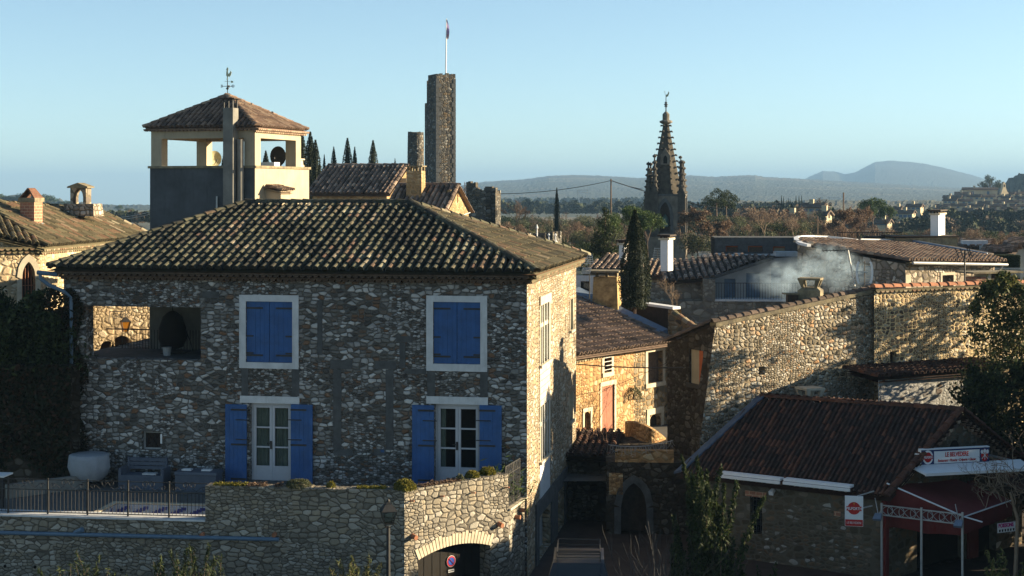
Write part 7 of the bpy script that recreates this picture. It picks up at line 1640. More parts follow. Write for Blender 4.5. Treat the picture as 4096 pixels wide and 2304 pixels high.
hill('dark_wooded_hill', [(3880, 800), (3930, 775), (3975, 760), (4010, 735), (4050, 705), (4096, 690), (4200, 670), (4400, 650), (4700, 640)], 700, 1000, 3860, 4700, W3, rows=16, bumps=9.0, step=6, seed=12)
def vz(px, Y): # height of the village slope
    zc = CZ - (interp(VH, px) - HY) * 640 / FOC; return GL + (zc - GL) * max(0, min(1, (Y - 380) / 260))
def vhouse(px, pyb, w, h, g, Y, lab, deg=-30, group=None, wmat='far_plaster', tmat='far_tile', wins=3, rise=.42):
    """px: front right corner column, pyb: base row, w front width, h eave height, g gable width, all in photo pixels at distance Y"""
    u_ = Y / FOC; fr = Fr(px, Y, deg); z0 = at(px, pyb, Y).z; W_ = w * u_ / math.cos(rad(deg)); D_ = max(3.0, g * u_ / abs(math.sin(rad(-deg) + math.atan2(px + g / 2 - CX, FOC)))); H_ = h * u_; zr = H_ + rise * D_ * .5
    o = thing('village_house', lab, 'house', loc=fr.O + Vector((0, 0, z0)), rz=fr.a, group=group); o.location.z = z0
    mb = MB(); mb.box(-W_, 0, 0, D_, -4, H_); mb.add([(0, 0, H_), (0, D_, H_), (0, D_ / 2, zr)], [(0, 1, 2)]); mb.add([(-W_, D_, H_), (-W_, 0, H_), (-W_, D_ / 2, zr)], [(0, 1, 2)]); mb.build('wall', M[wmat], o)
    mb = MB(); e = .35; s_ = (zr - H_) / (D_ / 2)
    mb.hexa([(-W_ - e, -e, H_ - e * s_), (e, -e, H_ - e * s_), (e, D_ / 2, zr), (-W_ - e, D_ / 2, zr), (-W_ - e, -e, H_ - e * s_ + .25), (e, -e, H_ - e * s_ + .25), (e, D_ / 2, zr + .25), (-W_ - e, D_ / 2, zr + .25)])
    mb.hexa([(e, D_ + e, H_ - e * s_), (-W_ - e, D_ + e, H_ - e * s_), (-W_ - e, D_ / 2 + .002, zr), (e, D_ / 2 + .002, zr), (e, D_ + e, H_ - e * s_ + .25), (-W_ - e, D_ + e, H_ - e * s_ + .25), (-W_ - e, D_ / 2 + .002, zr + .25), (e, D_ / 2 + .002, zr + .25)])
    rf = mb.build('roof', M[tmat], o)
    for k in range(wins):
        m_ = MB(); x = -W_ * (k + .6) / (wins + .2); m_.box(x - .45, x + .45, -.05, -.01, H_ * .35, H_ * .35 + min(1.5, H_ * .45)); m_.build('window', M['pipe_blue'], o)
    if wins: m_ = MB(); m_.box(.01, .05, D_ * .45, D_ * .45 + .8, H_ * .6, H_ * .6 + 1.3); m_.build('window', M['dark_wood'], o); m_ = MB(); m_.box(-W_ * .7, -W_ * .7 + .8, D_ * .3, D_ * .3 + .6, zr - 1, zr + .9); m_.build('chimney', M['far_plaster'], rf)
    return o
M['far_plaster'] = plain('pale_village_plaster', (.42, .36, .25), .95, .2, .3, streak=.2)
M['far_tile'] = plain('weathered_village_tiles', (.085, .062, .048), .95, .35, .5)
vl = [(3288, 856, 74, 26, 44, 300, 'brown-roofed farmhouse with a broad ochre gable beside the bushy russet tree'), (3180, 892, 40, 18, 24, 230, 'small low house with a white gable among the twiggy trees'), (3302, 892, 30, 30, 24, 240, 'tiny white house wrapped in trees below the farmhouse'),
      (3649, 880, 50, 27, 33, 400, 'pale village house with a row of windows and a bright blank gable'), (3600, 880, 22, 42, 27, 410, 'house with a thin chimney and a bright narrow gable at the foot of the village'), (3682, 842, 50, 15, 26, 440, 'low long house with bright gable just below the hill village'),
      (3550, 905, 38, 12, 46, 330, 'low house with a broad cream gable half sunk in trees'), (3857, 880, 78, 22, 40, 430, 'village house with the brightest cream gable at the bottom of the slope'), (4003, 884, 106, 32, 14, 450, 'long grey-walled house along the lower village edge')]
for i, (px, pb, w_, h_, g_, Y, lab) in enumerate(vl): vhouse(px, pb, w_, h_, g_, Y, lab)
k = 0
for Y, py, xs_ in ((470, 866, (3800, 3940, 4080)), (490, 852, (3770, 3830, 3900, 3985, 4070)), (520, 836, (3800, 3860, 3925, 4000, 4060, 4110)), (550, 820, (3830, 3890, 3950, 4030, 4095)), (580, 804, (3845, 3915, 3975, 4045, 4110)), (600, 792, (3890, 4060, 4110))):
    for px in xs_:
        px += R.uniform(-8, 8); vhouse(px, py + R.uniform(-4, 4), R.uniform(38, 66), R.uniform(9, 14), R.uniform(12, 26), Y, 'small pale house with a dark tile roof crowded on the far village slope', deg=R.uniform(-34, -12), group='houses on the far village slope', wins=R.choice((1, 2, 3)))
# hilltop church: long nave, gabled bell wall
NV = vhouse(3990, 790, 130, 31, 16, 610, 'long pale church nave on top of the far village hill', deg=-10, wins=2)
NV['category'] = 'church'
bw = thing('bell_wall', 'bright pointed bell gable at the right end of the hilltop church', 'bell gable', loc=at(4017, 778, 600), rz=rad(20)); u_ = 600 / FOC
mb = MB(); P_ = lambda x, y: (x * u_, 0, (778 - y) * u_)
mb.prism([P_(-16, 778), P_(26, 778), P_(14, 765), P_(8, 752), P_(6, 735), P_(0, 727), P_(-5, 735), P_(-7, 752)], (0, 1.2, 0)); mb.build('wall', M['far_plaster'], bw)
mb = MB(); mb.box(-.25, .35, -.03, -.01, (778 - 748) * u_, (778 - 738) * u_); mb.build('bell_opening', M['dark'], bw)
# right middle ground: dark roofs and green hedge behind the pebble wall
for i, (x0, x1, y0, y1, yb, Y, lab) in enumerate(((3832, 3960, 965, 993, 1040, 105, 'low house with a dark tile roof and a white band at right'), (3930, 4060, 992, 1012, 1060, 95, 'low pale outbuilding with striped tiles in the right middle ground'), (4020, 4180, 958, 988, 1040, 100, 'dark-roofed white house cut off by the right edge'))):
    fr = Fr(x1, Y, 4); a, b = fr.f(x0, y1), fr.f(x1, y1); c, d = fr.f(x0 + 20, y0, 5), fr.f(x1 + 15, y0, 5); o = thing('low_house', lab, 'house', fr)
    mb = MB(); roofpoly(mb, [(a.x, 0, a.z), (b.x, 0, b.z), tuple(d), tuple(c)], pitch=.5, row=.6, seg=3); mb.build('roof', M['tile_grey'], o); mb = MB(); mb.box(a.x, b.x, .15, 4.5, -2, a.z - .05); mb.build('wall', M['plaster_blue'], o)
    if i == 0: mb = MB(); q = fr.f(3845, 982, .6), fr.f(3945, 978, .6); mb.box(q[0].x, q[1].x, .3, .7, q[0].z, q[0].z + .35); mb.build('white_band', M['whitewash'], o)
o = thing('white_fence', 'pale picket fence and cream panels behind the slab chimney', 'fence', loc=at(3960, 1110, 90)); u_ = 90 / FOC; mb = MB()
for k in range(50): mb.bar((k * .06 - .1 + 0, 0, 0), (k * .06 - .1, 0, 40 * u_), .02)
mb.build('pickets', M['metal'], o); mb = MB(); mb.bar((-.1, 0, 36 * u_), (2.9, 0, 36 * u_), .03); mb.build('rails', M['metal'], o)
# poles and wires
def pole(px, py0, py1, Y, lab, r=.12): o = thing('utility_pole', lab, 'pole', loc=at(px, py1, Y)); m_ = MB(); m_.tube([(0, 0, -3), (0, 0, (py1 - py0) * Y / FOC)], [r, r * .8], 6); m_.build('shaft', M['wood'], o); return o
pole(2444, 715, 880, 190, 'tall wooden pole carrying a wire between the castle ruin and the church'); pole(3270, 865, 960, 150, 'short thin pole in the trees right of the church', .09); pole(3374, 770, 830, 240, 'dark pole above the russet tree', .14)
mb = MB()
def wire(a, b, sag, r=.035, n=14):
    a = Vector(a); b = Vector(b); mb.tube([a.lerp(b, t / n) - Vector((0, 0, sag * 4 * (t / n) * (1 - t / n))) for t in range(n + 1)], r, 4, cap=False)
wire(at(1990, 775, 190), at(2444, 722, 190), .4); wire(at(2444, 722, 190), at(2900, 838, 190), .3, .05); wire(at(2570, 757, 190), at(2444, 722, 190), .1)
tag(mb.build('overhead_wire', M['iron']), 'overhead wire sloping down on both sides of the tall wooden pole', 'wire')
mb = MB(); wire(at(2290, 1455, 57), at(2735, 1470, 52), .06, .02); wire(at(2690, 1440, 54), at(2410, 1560, 60), .05, .008); tag(mb.build('service_cable', M['iron']), 'black cable strung across the ochre house front', 'cable')
mb = MB(); wire(at(470, 870, 300), at(640, 835, 300), .3, .05); wire(at(450, 880, 300), at(640, 845, 300), .3, .05); tag(mb.build('power_line', M['metal']), 'two pale wires crossing the hills between chapel and tower', 'wire')
# lattice pylons in the haze
for px, py0, py1, w_, lab in ((2330, 760, 815, 46, 'hazy lattice pylon with a wide crossarm in front of the ridge'), (2425, 800, 840, 62, 'second hazy lattice pylon nearest the wooden pole'), (3335, 790, 840, 44, 'faint lattice pylon above the farmhouse')):
    Y = 1500; u_ = Y / FOC; o = thing('pylon', lab, 'pylon', loc=at(px, py1, Y)); m_ = MB(); H_ = (py1 - py0) * u_; w2 = w_ * u_ / 2
    for s in (-1, 1):
        for d in (-1, 1): m_.bar((s * w2 * .45, d * 1.5, -8), (s * w2 * .85, 0, H_), .35)
        for k in range(5): z = H_ * k / 5; m_.bar((s * w2 * (.45 + .08 * k), -1, z), (s * w2 * (.55 + .08 * k), 1, z + H_ / 5), .25)
    m_.bar((-w2, 0, H_), (w2, 0, H_), .4); m_.bar((-w2, 0, H_ - 2.5), (w2, 0, H_ - 2.5), .3)
    for k in range(9): x = -w2 + w2 * 2 * k / 9; m_.bar((x, 0, H_ - 2.5), (x + w2 / 9, 0, H_), .2); 
    m_.build('lattice', M['grey_metal'], o)
# ================================================================ trees
def branch_tree(mb, base, d, L, r, depth, tips, spread=.5, n=3, up=.15, minr=.008, seg=3, wig=.12, sides=5, ratio=.72):
    pts = [Vector(base)]; dd = Vector(d).normalized(); rs = [r]
    for i in range(seg):
        dd = (dd + Vector((R.gauss(0, wig), R.gauss(0, wig), R.gauss(0, wig) + up * .3))).normalized(); pts.append(pts[-1] + dd * L / seg); rs.append(max(minr, r * (1 - .4 * (i + 1) / seg)))
    mb.tube(pts, rs, sides if depth > 1 else 3, cap=False)
    if depth == 0: tips.append((pts[-1], dd)); return
    for k in range(n):
        t = R.uniform(.45, 1) if k else 1; i = min(seg - 1, int(t * seg)); p = pts[i].lerp(pts[i + 1], t * seg - i)
        a = R.uniform(0, 2 * PI); x = dd.orthogonal().normalized(); y = dd.cross(x); s = R.uniform(.6, 1.25) * spread
        nd = (dd * math.cos(s) + (x * math.cos(a) + y * math.sin(a)) * math.sin(s) + Vector((0, 0, up))).normalized()
        branch_tree(mb, p, nd, L * R.uniform(ratio - .12, ratio + .1), rs[-1] * .72, depth - 1, tips, spread, n, up, minr, seg, wig, sides, ratio)
def proto(name, lab, cat='tree'): return thing(name, lab, cat, loc=(0, -500, 0))
def mk_cypress(n=2600, r=.115, leaf=.014, mat='leaf_cypress', seed=0, two=False):
    o = proto('cypress', 'x'); mb = MB(); pts = []
    sp = [(0, 0, 1.0, r)] + ([(.09, 0, .62, r * .75)] if two else [])
    for (ox, oy, hh, rr) in sp:
        for i in range(int(n * hh)):
            z = R.random() ** .85; prof = (math.sin(PI * min(1, (z * .92 + .08)) ** .62)) ** .8 if z < .97 else .08; a = R.uniform(0, 2 * PI)
            q = rr * prof * (R.uniform(.55, 1) ** .35) * (1 + .22 * noise.noise(Vector((math.cos(a) * 2, math.sin(a) * 2, z * 9 + seed)))); pts.append((ox + q * math.cos(a), oy + q * math.sin(a), z * hh))
    leaves(mb, pts, leaf, None, asp=.35, up=1.6); mb.build('foliage', M[mat], o)
    mb = MB(); mb.lathe((0, 0, 0), [(r * .55, .02), (r * .62, .3), (r * .3, .75), (.004, .93)], 8, r=0)
    mb.build('inner_branches', M[mat], o); mb = MB(); mb.tube([(0, 0, -.05), (0, 0, .2)], .018, 5); mb.build('trunk', M['bark'], o); return o
def mk_crown(kind, n, leaf, mat, clumps, trunk=True, asp=.5, core=True, seed=0):
    """unit-high tree made of leaf clumps: (x,y,z,r) list"""
    o = proto(kind, 'x'); mb = MB(); pts = []; tot = sum(c[3] ** 2 for c in clumps)
    for (x, y, z, r) in clumps:
        for i in range(int(n * r * r / tot)):
            d = Vector((R.gauss(0, 1), R.gauss(0, 1), R.gauss(0, 1))).normalized(); q = r * (R.random() ** .33) * (1 + .3 * noise.noise(d * 2.5 + Vector((x, y, z)) * 9 + Vector((seed, 0, 0)))); pts.append((x + d.x * q, y + d.y * q, z + d.z * q * .8))
    leaves(mb, pts, leaf, None, asp=asp); mb.build('crown', M[mat], o)
    tips = []; mb = MB()
    if trunk:
        mb.tube([(0, 0, -.15), (.01, 0, .2), (0, 0, .45)], [.035, .028, .02], 6)
        for (x, y, z, r) in clumps[::2]: mb.tube([(0, 0, .25 + .2 * R.random()), (x * .5, y * .5, z * .7), (x, y, z)], [.018, .012, .005], 4, cap=False)
    else: mb.tube([(0, 0, -.1), (0, 0, .3)], .03, 5)
    mb.build('trunk', M['bark'], o); return o
def rc(n, R_, z0, z1, r0, r1, flat=1):
    out = []
    for i in range(n):
        a = R.uniform(0, 2 * PI); q = R_ * math.sqrt(R.random()); t = R.random(); out.append((q * math.cos(a), q * math.sin(a) * flat, z0 + (z1 - z0) * t * (1 - .45 * (q / R_) ** 2), R.uniform(r0, r1)))
    return out
def mk_bare(depth, mat='bark', leafmat=None, nl=0, spread=.5, n=3, leaf=.012, r=.02, up=.12, minr=.0016, L=.32, ratio=.72):
    o = proto('bare_tree', 'x'); mb = MB(); tips = []; branch_tree(mb, (0, 0, -.05), (0, 0, 1), L, r, depth, tips, spread, n, up, minr, ratio=ratio); mb.build('branches', M[mat], o)
    if leafmat:
        m2 = MB(); pts = []
        for p, d in tips:
            for k in range(nl): pts.append(p + Vector((R.gauss(0, .025), R.gauss(0, .025), R.gauss(0, .025))))
        leaves(m2, pts, leaf, None, asp=.6); m2.build('withered_leaves', M[leafmat], o)
    return o
CY = [mk_cypress(seed=0), mk_cypress(2200, .10, seed=5)]; CYB = mk_cypress(11000, .155, .011, two=True, seed=9)
PINE = mk_crown('stone_pine', 4200, .022, 'leaf_pine', rc(14, .55, .62, .92, .13, .2)); PIND = mk_crown('dark_pine', 3600, .022, 'leaf_dark', rc(16, .42, .35, .95, .13, .2))
SPR = mk_crown('spruce', 4500, .020, 'leaf_dark', [(R.uniform(-.5, .5) * (1 - z) * .62, R.uniform(-.5, .5) * (1 - z) * .62, z, .05 + .16 * (1 - z)) for z in [i / 22 for i in range(22)]])
BRN = [mk_bare(5, 'bark_red', 'leaf_brown', 22, .55, 3, .016, L=.30), mk_bare(6, 'bark_red', 'leaf_brown', 3, .45, 3, .012, r=.022, L=.27)]
BAR = [mk_bare(6, 'bark', None, 0, .5, 3, r=.02, L=.28), mk_bare(5, 'bark_pale', 'leaf_brown', 1, .55, 3, .010, L=.32)]
BSH = [mk_crown('bush', 2600, .03, 'leaf_olive', rc(10, .6, .2, .8, .2, .3), False), mk_crown('bush', 2600, .03, 'leaf_dark', rc(10, .6, .2, .8, .2, .3), False), mk_crown('bush', 2400, .026, 'leaf_brown', rc(12, .6, .2, .85, .18, .28), False)]
def place(pr, px, pyt, pyb, Y, lab, group=None, wide=1.0, name=None):
    h = (pyb - pyt) * Y / FOC; p = at(px, pyb, Y); c = dup(pr, p, R.uniform(0, 6.28), lab, (h * wide, h * wide, h)); 
    if group: c['group'] = group
    if name: c.name = name
    return c
g = 'cypresses on the castle hill'
for i, (px, a, b, Y, w, lab) in enumerate(((1208, 530, 800, 118, 1.0, 'cypress just behind the right edge of the belvedere roof'), (1241, 528, 800, 112, 1.25, 'largest dark cypress right of the belvedere'), (1262, 560, 800, 108, 1.1, 'cypress leaning into the large one right of the belvedere'), (1278, 650, 800, 106, .8, 'short cypress at the foot of the large group'), (1297, 618, 790, 130, .55, 'very thin small cypress right of the large group'),
        (1335, 588, 790, 130, .9, 'slim cypress above the left end of the hill house roof'), (1390, 553, 790, 130, 1.0, 'tall cypress above the middle of the hill house roof'), (1419, 588, 790, 130, .8, 'shorter cypress touching the tall one above the hill house'), (1492, 562, 790, 130, 1.05, 'isolated cypress nearest the castle above the hill house roof'), (1580, 634, 780, 132, .7, 'only the tip of a cypress showing at the hill house gable'),
        (1063, 603, 800, 118, 1.1, 'cypress seen through the right belvedere opening'), (893, 625, 800, 118, 1.0, 'cypress tip seen through the middle belvedere opening'), (908, 632, 800, 118, .9, 'second cypress tip against the chimney in the middle opening'))):
    place(CY[i % 2], px, a, b, Y, lab, g, w)
place(CY[0], 2227, 752, 950, 150, 'slender lone cypress standing above the crenellated tower', None, .62)
place(CYB, 2540, 842, 1235, 63, 'big two-peaked cypress left of the white chimney', None, 1.05)
place(SPR, 2418, 824, 1075, 98, 'dark ragged spruce left of the big cypress', None, .95); place(SPR, 2575, 798, 860, 260, 'small blue spruce touching the church tower', None, .9)
place(PINE, 2530, 828, 980, 125, 'broad green stone pine behind the big cypress', None, 1.0); place(PINE, 2590, 850, 1010, 122, 'stone pine crown against the left of the church tower', None, .8); place(PINE, 2450, 858, 1010, 112, 'lower stone pine crown left of the big cypress', None, .8)
place(PINE, 3490, 796, 930, 230, 'rounded green pine right of the russet tree', None, .95); place(PINE, 3545, 822, 930, 225, 'smaller green pine beside the pale village houses', None, .7)
place(PIND, 2866, 748, 850, 200, 'dark pine rising above the brown oaks right of the church', None, 1.1); place(PIND, 2905, 755, 860, 205, 'second dark pine top right of the church', None, 1.0); place(PIND, 3960, 696, 770, 620, 'dark umbrella pine behind the hilltop church', None, 1.3)
place(CY[1], 3508, 800, 850, 300, 'tiny cypress between green pines and village', None, .8)
for i, px in enumerate((3126, 3134, 3147, 3154, 3161, 3184, 3196, 3206)):
    place(CY[i % 2], px, 780 + R.uniform(0, 18), 860, 420, 'tiny pencil cypress in the distant row behind the bare trees', 'row of distant pencil cypresses', .45)
place(BAR[0], 2060, 752, 960, 140, 'leafless tree right of the castle ruin', None, 1.0); place(BAR[0], 1848, 682, 880, 175, 'leafless tree between the keep and the ruin', None, .8); place(BAR[0], 3290, 768, 860, 290, 'round leafless tree above the farmhouse roof', None, 1.1)
place(BAR[1], 3065, 808, 985, 135, 'large leafless tree with twisted limbs behind the dark parapet house', None, 1.1); place(BAR[0], 540, 870, 960, 95, 'dark leafless tree between chapel and rendered tower', None, 1.5); place(BAR[0], 425, 836, 900, 110, 'leafless twigs above the chapel ridge end', None, .9)
place(BAR[1], 2700, 1085, 1300, 68, 'reddish leafless shrub right of the big cypress', None, .8)
place(BRN[0], 2810, 796, 1010, 140, 'brown-leaved oak close to the church tower', None, 1.0); place(BRN[0], 2900, 850, 1010, 132, 'brown-leaved oak in front of the dark pines', None, 1.0)
place(BRN[1], 3400, 788, 985, 165, 'dense russet round-headed tree left of the green pines', None, 1.05); place(BRN[0], 3440, 795, 985, 168, 'russet tree merging into the round-headed one', None, .9); place(BRN[0], 3370, 800, 985, 160, 'russet tree at the left of the round-headed one', None, .9)
place(BAR[1], 3180, 835, 980, 150, 'pale twiggy tree left of the russet tree', None, 1.2)
for i, px in enumerate((-20, 18, 40, 95, 112, 150, 178, 196, 262, 285, 480, 520)):
    place((PINE, BSH[1])[i % 2], px, (776, 782, 786, 790, 772, 778, 780, 792, 804, 808, 822, 826)[i], 850, 900, 'hazy blue tree on the crest of the far left ridge', 'trees on the far left ridge', 1.3)
# thicket filler, three bands
R2_ = random.Random(5)
bands = [(1990, 2600, 792, 812, 1200, 1900, 26, (1, 0)), (1990, 2580, 800, 850, 600, 950, 34, (1, 0, 1)), (400, 640, 838, 885, 320, 500, 16, (1, 0, 'b')), (2740, 3300, 806, 850, 600, 750, 26, (1, 0, 1)), (1990, 2760, 868, 990, 150, 190, 34, (2, 2, 0, 'b', 1, 0)), (2090, 2480, 845, 960, 180, 230, 20, (1, 0, 'b')), (1990, 2600, 835, 920, 250, 330, 24, (1, 0, 'b', 1)), (2740, 3320, 890, 1010, 130, 180, 40, (2, 'b', 1, 0, 'b')), (2740, 3330, 818, 930, 200, 270, 40, (2, 'b', 0, 'b', 1, 1)), (2760, 3330, 800, 900, 300, 400, 36, (1, 'b', 0, 1)), (2960, 3330, 845, 960, 150, 190, 26, ('b', 2, 0, 1)), (3560, 4140, 862, 940, 330, 390, 40, (1, 0, 'b', 1)), (3300, 3800, 838, 910, 420, 520, 40, (1, 0, 'b', 1)), (3300, 3620, 880, 1000, 150, 210, 16, ('b', 2, 1)), (3560, 4140, 895, 985, 170, 330, 44, (1, 0, 'b', 1, 2)), (3750, 4140, 920, 1040, 120, 150, 20, ('b', 2, 1)),
         (250, 640, 905, 990, 110, 200, 10, ('b', 2)), (1990, 2500, 930, 1040, 112, 135, 16, (1, 1, 2)), (3700, 4140, 830, 880, 400, 440, 20, (1, 0, 1))]
fw_mb = MB(); fpts = []
for (x0, x1, y0, y1, Y0, Y1, n, kinds) in bands:
    far = Y0 >= 300
    for i in range(int(n * (1.5 if far else 1))):
        m_n = int(n * (1.5 if far else 1)); px = x0 + (x1 - x0) * (i + R2_.random()) / m_n; Y = R2_.uniform(Y0, Y1); k = R2_.choice(kinds); py = R2_.uniform(y0, (y0 + y1) / 2 - 5)
        if far:
            c = at(px, py, Y); h = (y1 - py) * Y / FOC; r_ = h * R2_.uniform(.45, .8); rv = {'b': .95, 2: .8, 1: .1, 0: .4}[k]
            for q in range(150):
                d = Vector((R2_.gauss(0, 1), R2_.gauss(0, 1), abs(R2_.gauss(0, 1)))).normalized() * R2_.random() ** .3; p = Vector((c.x + d.x * r_, c.y + d.y * r_, c.z - h + d.z * h)); fpts.append((p, rv, max(.3, Y * .0013)))
            continue
        if k == 'b': place(BAR[R2_.randint(0, 1)], px, py - 12, y1 + 20, Y, 'leafless grey-brown scrub tree in the thicket around the village', 'leafless scrub trees of the thicket', R2_.uniform(.8, 1.2))
        else: place(BSH[k], px, py, y1 + 15, Y, ['grey-green olive-like bush in the thicket around the village', 'dark evergreen bush in the thicket around the village', 'withered brown bush in the thicket around the village'][k], ['grey-green bushes of the thicket', 'dark evergreen bushes of the thicket', 'brown bushes of the thicket'][k], R2_.uniform(.75, 1.1))
for p, rv, sz in fpts: leaves(fw_mb, [p], sz, None, asp=.7, r=(max(0, rv - .12), min(1, rv + .05)))
fwo = fw_mb.build('far_woodland', rndmat('far_woodland_leaves', [(0, (.012, .018, .010)), (.3, (.03, .042, .018)), (.6, (.055, .06, .03)), (.8, (.10, .068, .045)), (1, (.12, .095, .07))], rough=.9, nscale=.05, namt=.3, bump=0)); fwo['kind'] = 'stuff'; fwo['label'] = 'far scrub and woods filling the valley'
mb = MB(); h_ = at(4040, 1040, 97); o = thing('clipped_hedge', 'dark clipped green hedge between low houses at right', 'hedge', loc=at(3990, 1090, 92)); pts = []
for i in range(5000): x, y, z = R.uniform(0, 1.35), R.uniform(0, .8), R.uniform(0, 1.0); k = R.choice((0, 1, 2)); pts.append((x, -.02 if k == 0 else y, 1.0 if k == 1 else z))
leaves(mb, pts, .035, None); mb.build('foliage', M['leaf_dark'], o); mb = MB(); mb.box(.02, 1.33, 0, .78, -1, .98); mb.build('inner_branches', M['leaf_dark'], o)
for pr in CY + [CYB, PINE, PIND, SPR] + BRN + BAR + BSH:
    for c in list(pr.children): bpy.data.objects.remove(c)
    bpy.data.objects.remove(pr)

# ---- near evergreen masses at right (they also shade the restaurant; the unseen ones are added for their shade)
def mass(name, lab, px0, px1, Y0, Y1, zb, topf, n, leaf, mat, cat='tree', seed=0, X0=None, X1=None, den=1.4):
    X0 = (px0 - CX) * (Y0 + Y1) / 2 / FOC if X0 is None else X0; X1 = (px1 - CX) * (Y0 + Y1) / 2 / FOC if X1 is None else X1
    o = thing(name, lab, cat, loc=((X0 + X1) / 2, (Y0 + Y1) / 2, 0)); mb = MB(); pts = []
    cl = []
    for i in range(int((X1 - X0) * (Y1 - Y0) * den) + 8):
        x, y = R.uniform(X0, X1), R.uniform(Y0, Y1); zt = topf(x, y)
        for k in range(5): cl.append((x + R.gauss(0, .25), y + R.gauss(0, .25), zb + (zt - zb) * (k + R.random()) / 5, R.uniform(.3, .55)))
        cl.append((x, y, zt, .22))
    per = max(1, n // len(cl))
    for (x, y, z, r) in cl:
        for i in range(per): d = Vector((R.gauss(0, 1), R.gauss(0, 1), R.gauss(0, 1))).normalized() * r * R.random() ** .4; pts.append((x + d.x - o.location.x, y + d.y - o.location.y, z + d.z * 1.2))
    leaves(mb, pts, leaf, None, asp=.45, up=.3); mb.build('foliage', M[mat], o)
    mb = MB()
    for i in range(6): x, y = R.uniform(X0, X1) - o.location.x, R.uniform(Y0, Y1) - o.location.y; mb.tube([(x, y, -.2), (x + .1, y, zb + 1), (x, y, zb + 2.2)], [.12, .09, .04], 6)
    mb.build('stems', M['bark'], o); return o
mass('bay_tree', 'tall dark bay tree rising before the pebble wall at right, its tips in sun', 0, 0, 51.2, 52.8, 1.0, lambda x, y: 7.9 + .8 * noise.noise(Vector((x * 1.3, y, 0))) - max(0, 16 - x) * 1.2, 26000, .075, 'leaf_oleander', X0=15.3, X1=19.0, den=8)
mass('holm_oak', 'dark holm oak under the bay tree behind the restaurant gable', 0, 0, 49.9, 51.2, .6, lambda x, y: 5.4 + .6 * noise.noise(Vector((x * 1.3, y, 2))) - max(0, 15.6 - x) * 1.0, 26000, .085, 'leaf_dark', X0=14.8, X1=19.2, den=6)
mass('holm_oak', 'unseen dark oak added just outside the right picture edge for its shade', 0, 0, 42.0, 50.0, .5, lambda x, y: (5.2 if y < 46.5 else 5.8) + .35 * noise.noise(Vector((x, y, 3))) , 34000, .18, 'leaf_dark', X0=17.6, X1=22.5, den=2.2)  # this oak and the next are unseen, added to shade the restaurant
mass('holm_oak', 'unseen oak added beyond the right picture edge to shade the restaurant', 0, 0, 37.0, 43.2, .3, lambda x, y: 4.8 + .3 * noise.noise(Vector((x, y, 3))) , 30000, .18, 'leaf_dark', X0=16.3, X1=20.5, den=3)
mass('unseen_shade_tree', 'unseen tall tree added outside the right picture edge to dapple the barn wall', 0, 0, 54.9, 56.0, 3.0, lambda x, y: 8.6 + .8 * noise.noise(Vector((x * 2, y, 5))) , 2600, .12, 'leaf_olive', X0=20.2, X1=21.8)  # unseen tree, added sparse to dapple the barn wall
# laurel before the restaurant front
def shoots(name, lab, c, n, h, rx, ry, leaf, mat, dens=60, lean=.15, cat='shrub', asp=.3, hvar=.4):
    o = thing(name, lab, cat, loc=c); mb = MB(); sb = MB(); pts = []
    for i in range(n):
        x, y = R.gauss(0, rx), R.gauss(0, ry); H_ = h * R.uniform(1 - hvar, 1) * math.exp(-(x / (rx * 2.3)) ** 2); dx, dy = R.gauss(0, lean), R.gauss(0, lean); P = [(x + dx * t * t * H_, y + dy * t * t * H_, H_ * t) for t in (0, .3, .6, .8, 1)]; sb.tube(P, [.022, .016, .012, .008, .004], 4, cap=False)
        for k in range(int(dens * H_)):
            t = R.uniform(.12, 1); q = .16 * (1.15 - t); pts.append((x + dx * t * t * H_ + R.gauss(0, q * .7), y + dy * t * t * H_ + R.gauss(0, q * .7), H_ * t + R.gauss(0, .03)))
    leaves(mb, pts, leaf, None, asp=asp, up=1.4); mb.build('foliage', M[mat], o); sb.build('stems', M['bark'], o); return o
GZ0 = lambda px, Y: Vector(((px - CX) * Y / FOC, Y, 0))
shoots('laurel', 'upright dark laurel with tall leafy shoots in front of the restaurant wall', GZ0(2830, 39.5), 64, 4.5, .40, .45, .07, 'leaf_dark', 170, lean=.08)
shoots('low_laurel', 'lower leafy shrub at the foot of the restaurant wall', GZ0(3050, 38.5), 22, 2.0, .5, .4, .055, 'leaf_dark', 90)
shoots('oleander', 'dark oleander at the bottom edge before the pool wall, right of its neighbour', GZ0(750, 37.5), 70, 2.65, .85, .4, .085, 'leaf_dark', 70, asp=.16)
shoots('oleander', 'small dark oleander at the bottom edge below the iron railing', GZ0(330, 37.5), 44, 2.45, .7, .4, .085, 'leaf_dark', 60, asp=.16)
shoots('oleander', 'sunlit yellow-green oleander beside the street lamp', GZ0(1425, 37.5), 70, 2.45, .34, .3, .07, 'leaf_oleander', 90, asp=.16)
o = thing('leafless_shrub', 'bluish leafless shrub in the dark alley mouth at bottom centre', 'shrub', loc=GZ0(2600, 37)); mb = MB(); tips = []
for i in range(20): branch_tree(mb, (R.gauss(0, .3), R.gauss(0, .2), 0), (R.gauss(0, .34), R.gauss(0, .2), 1), R.uniform(1.1, 1.9), .018, 2, tips, .4, 3, .2, .004, 4, .1, 4, .6)
mb.build('twigs', M['bark_blue'], o)
o = thing('leafless_vine', 'tangle of bare golden twigs over the porch roof at the right edge', 'vine', loc=at(4010, 2000, 41.5)); mb = MB(); tips = []
for i in range(34): branch_tree(mb, (R.uniform(-.7, 1.3), R.gauss(0, .4), R.uniform(-.2, .9)), (R.gauss(-.4, .7), R.gauss(0, .4), R.uniform(-.2, 1.1)), R.uniform(.3, .6), .012, 2, tips, .7, 3, .12, .004, 4, .22, 4, .7)
mb.tube([(.3, 0, -3.0), (.4, 0, -.5), (.2, 0, .2)], [.06, .05, .03], 6); mb.build('twigs', M['bark_pale'], o)
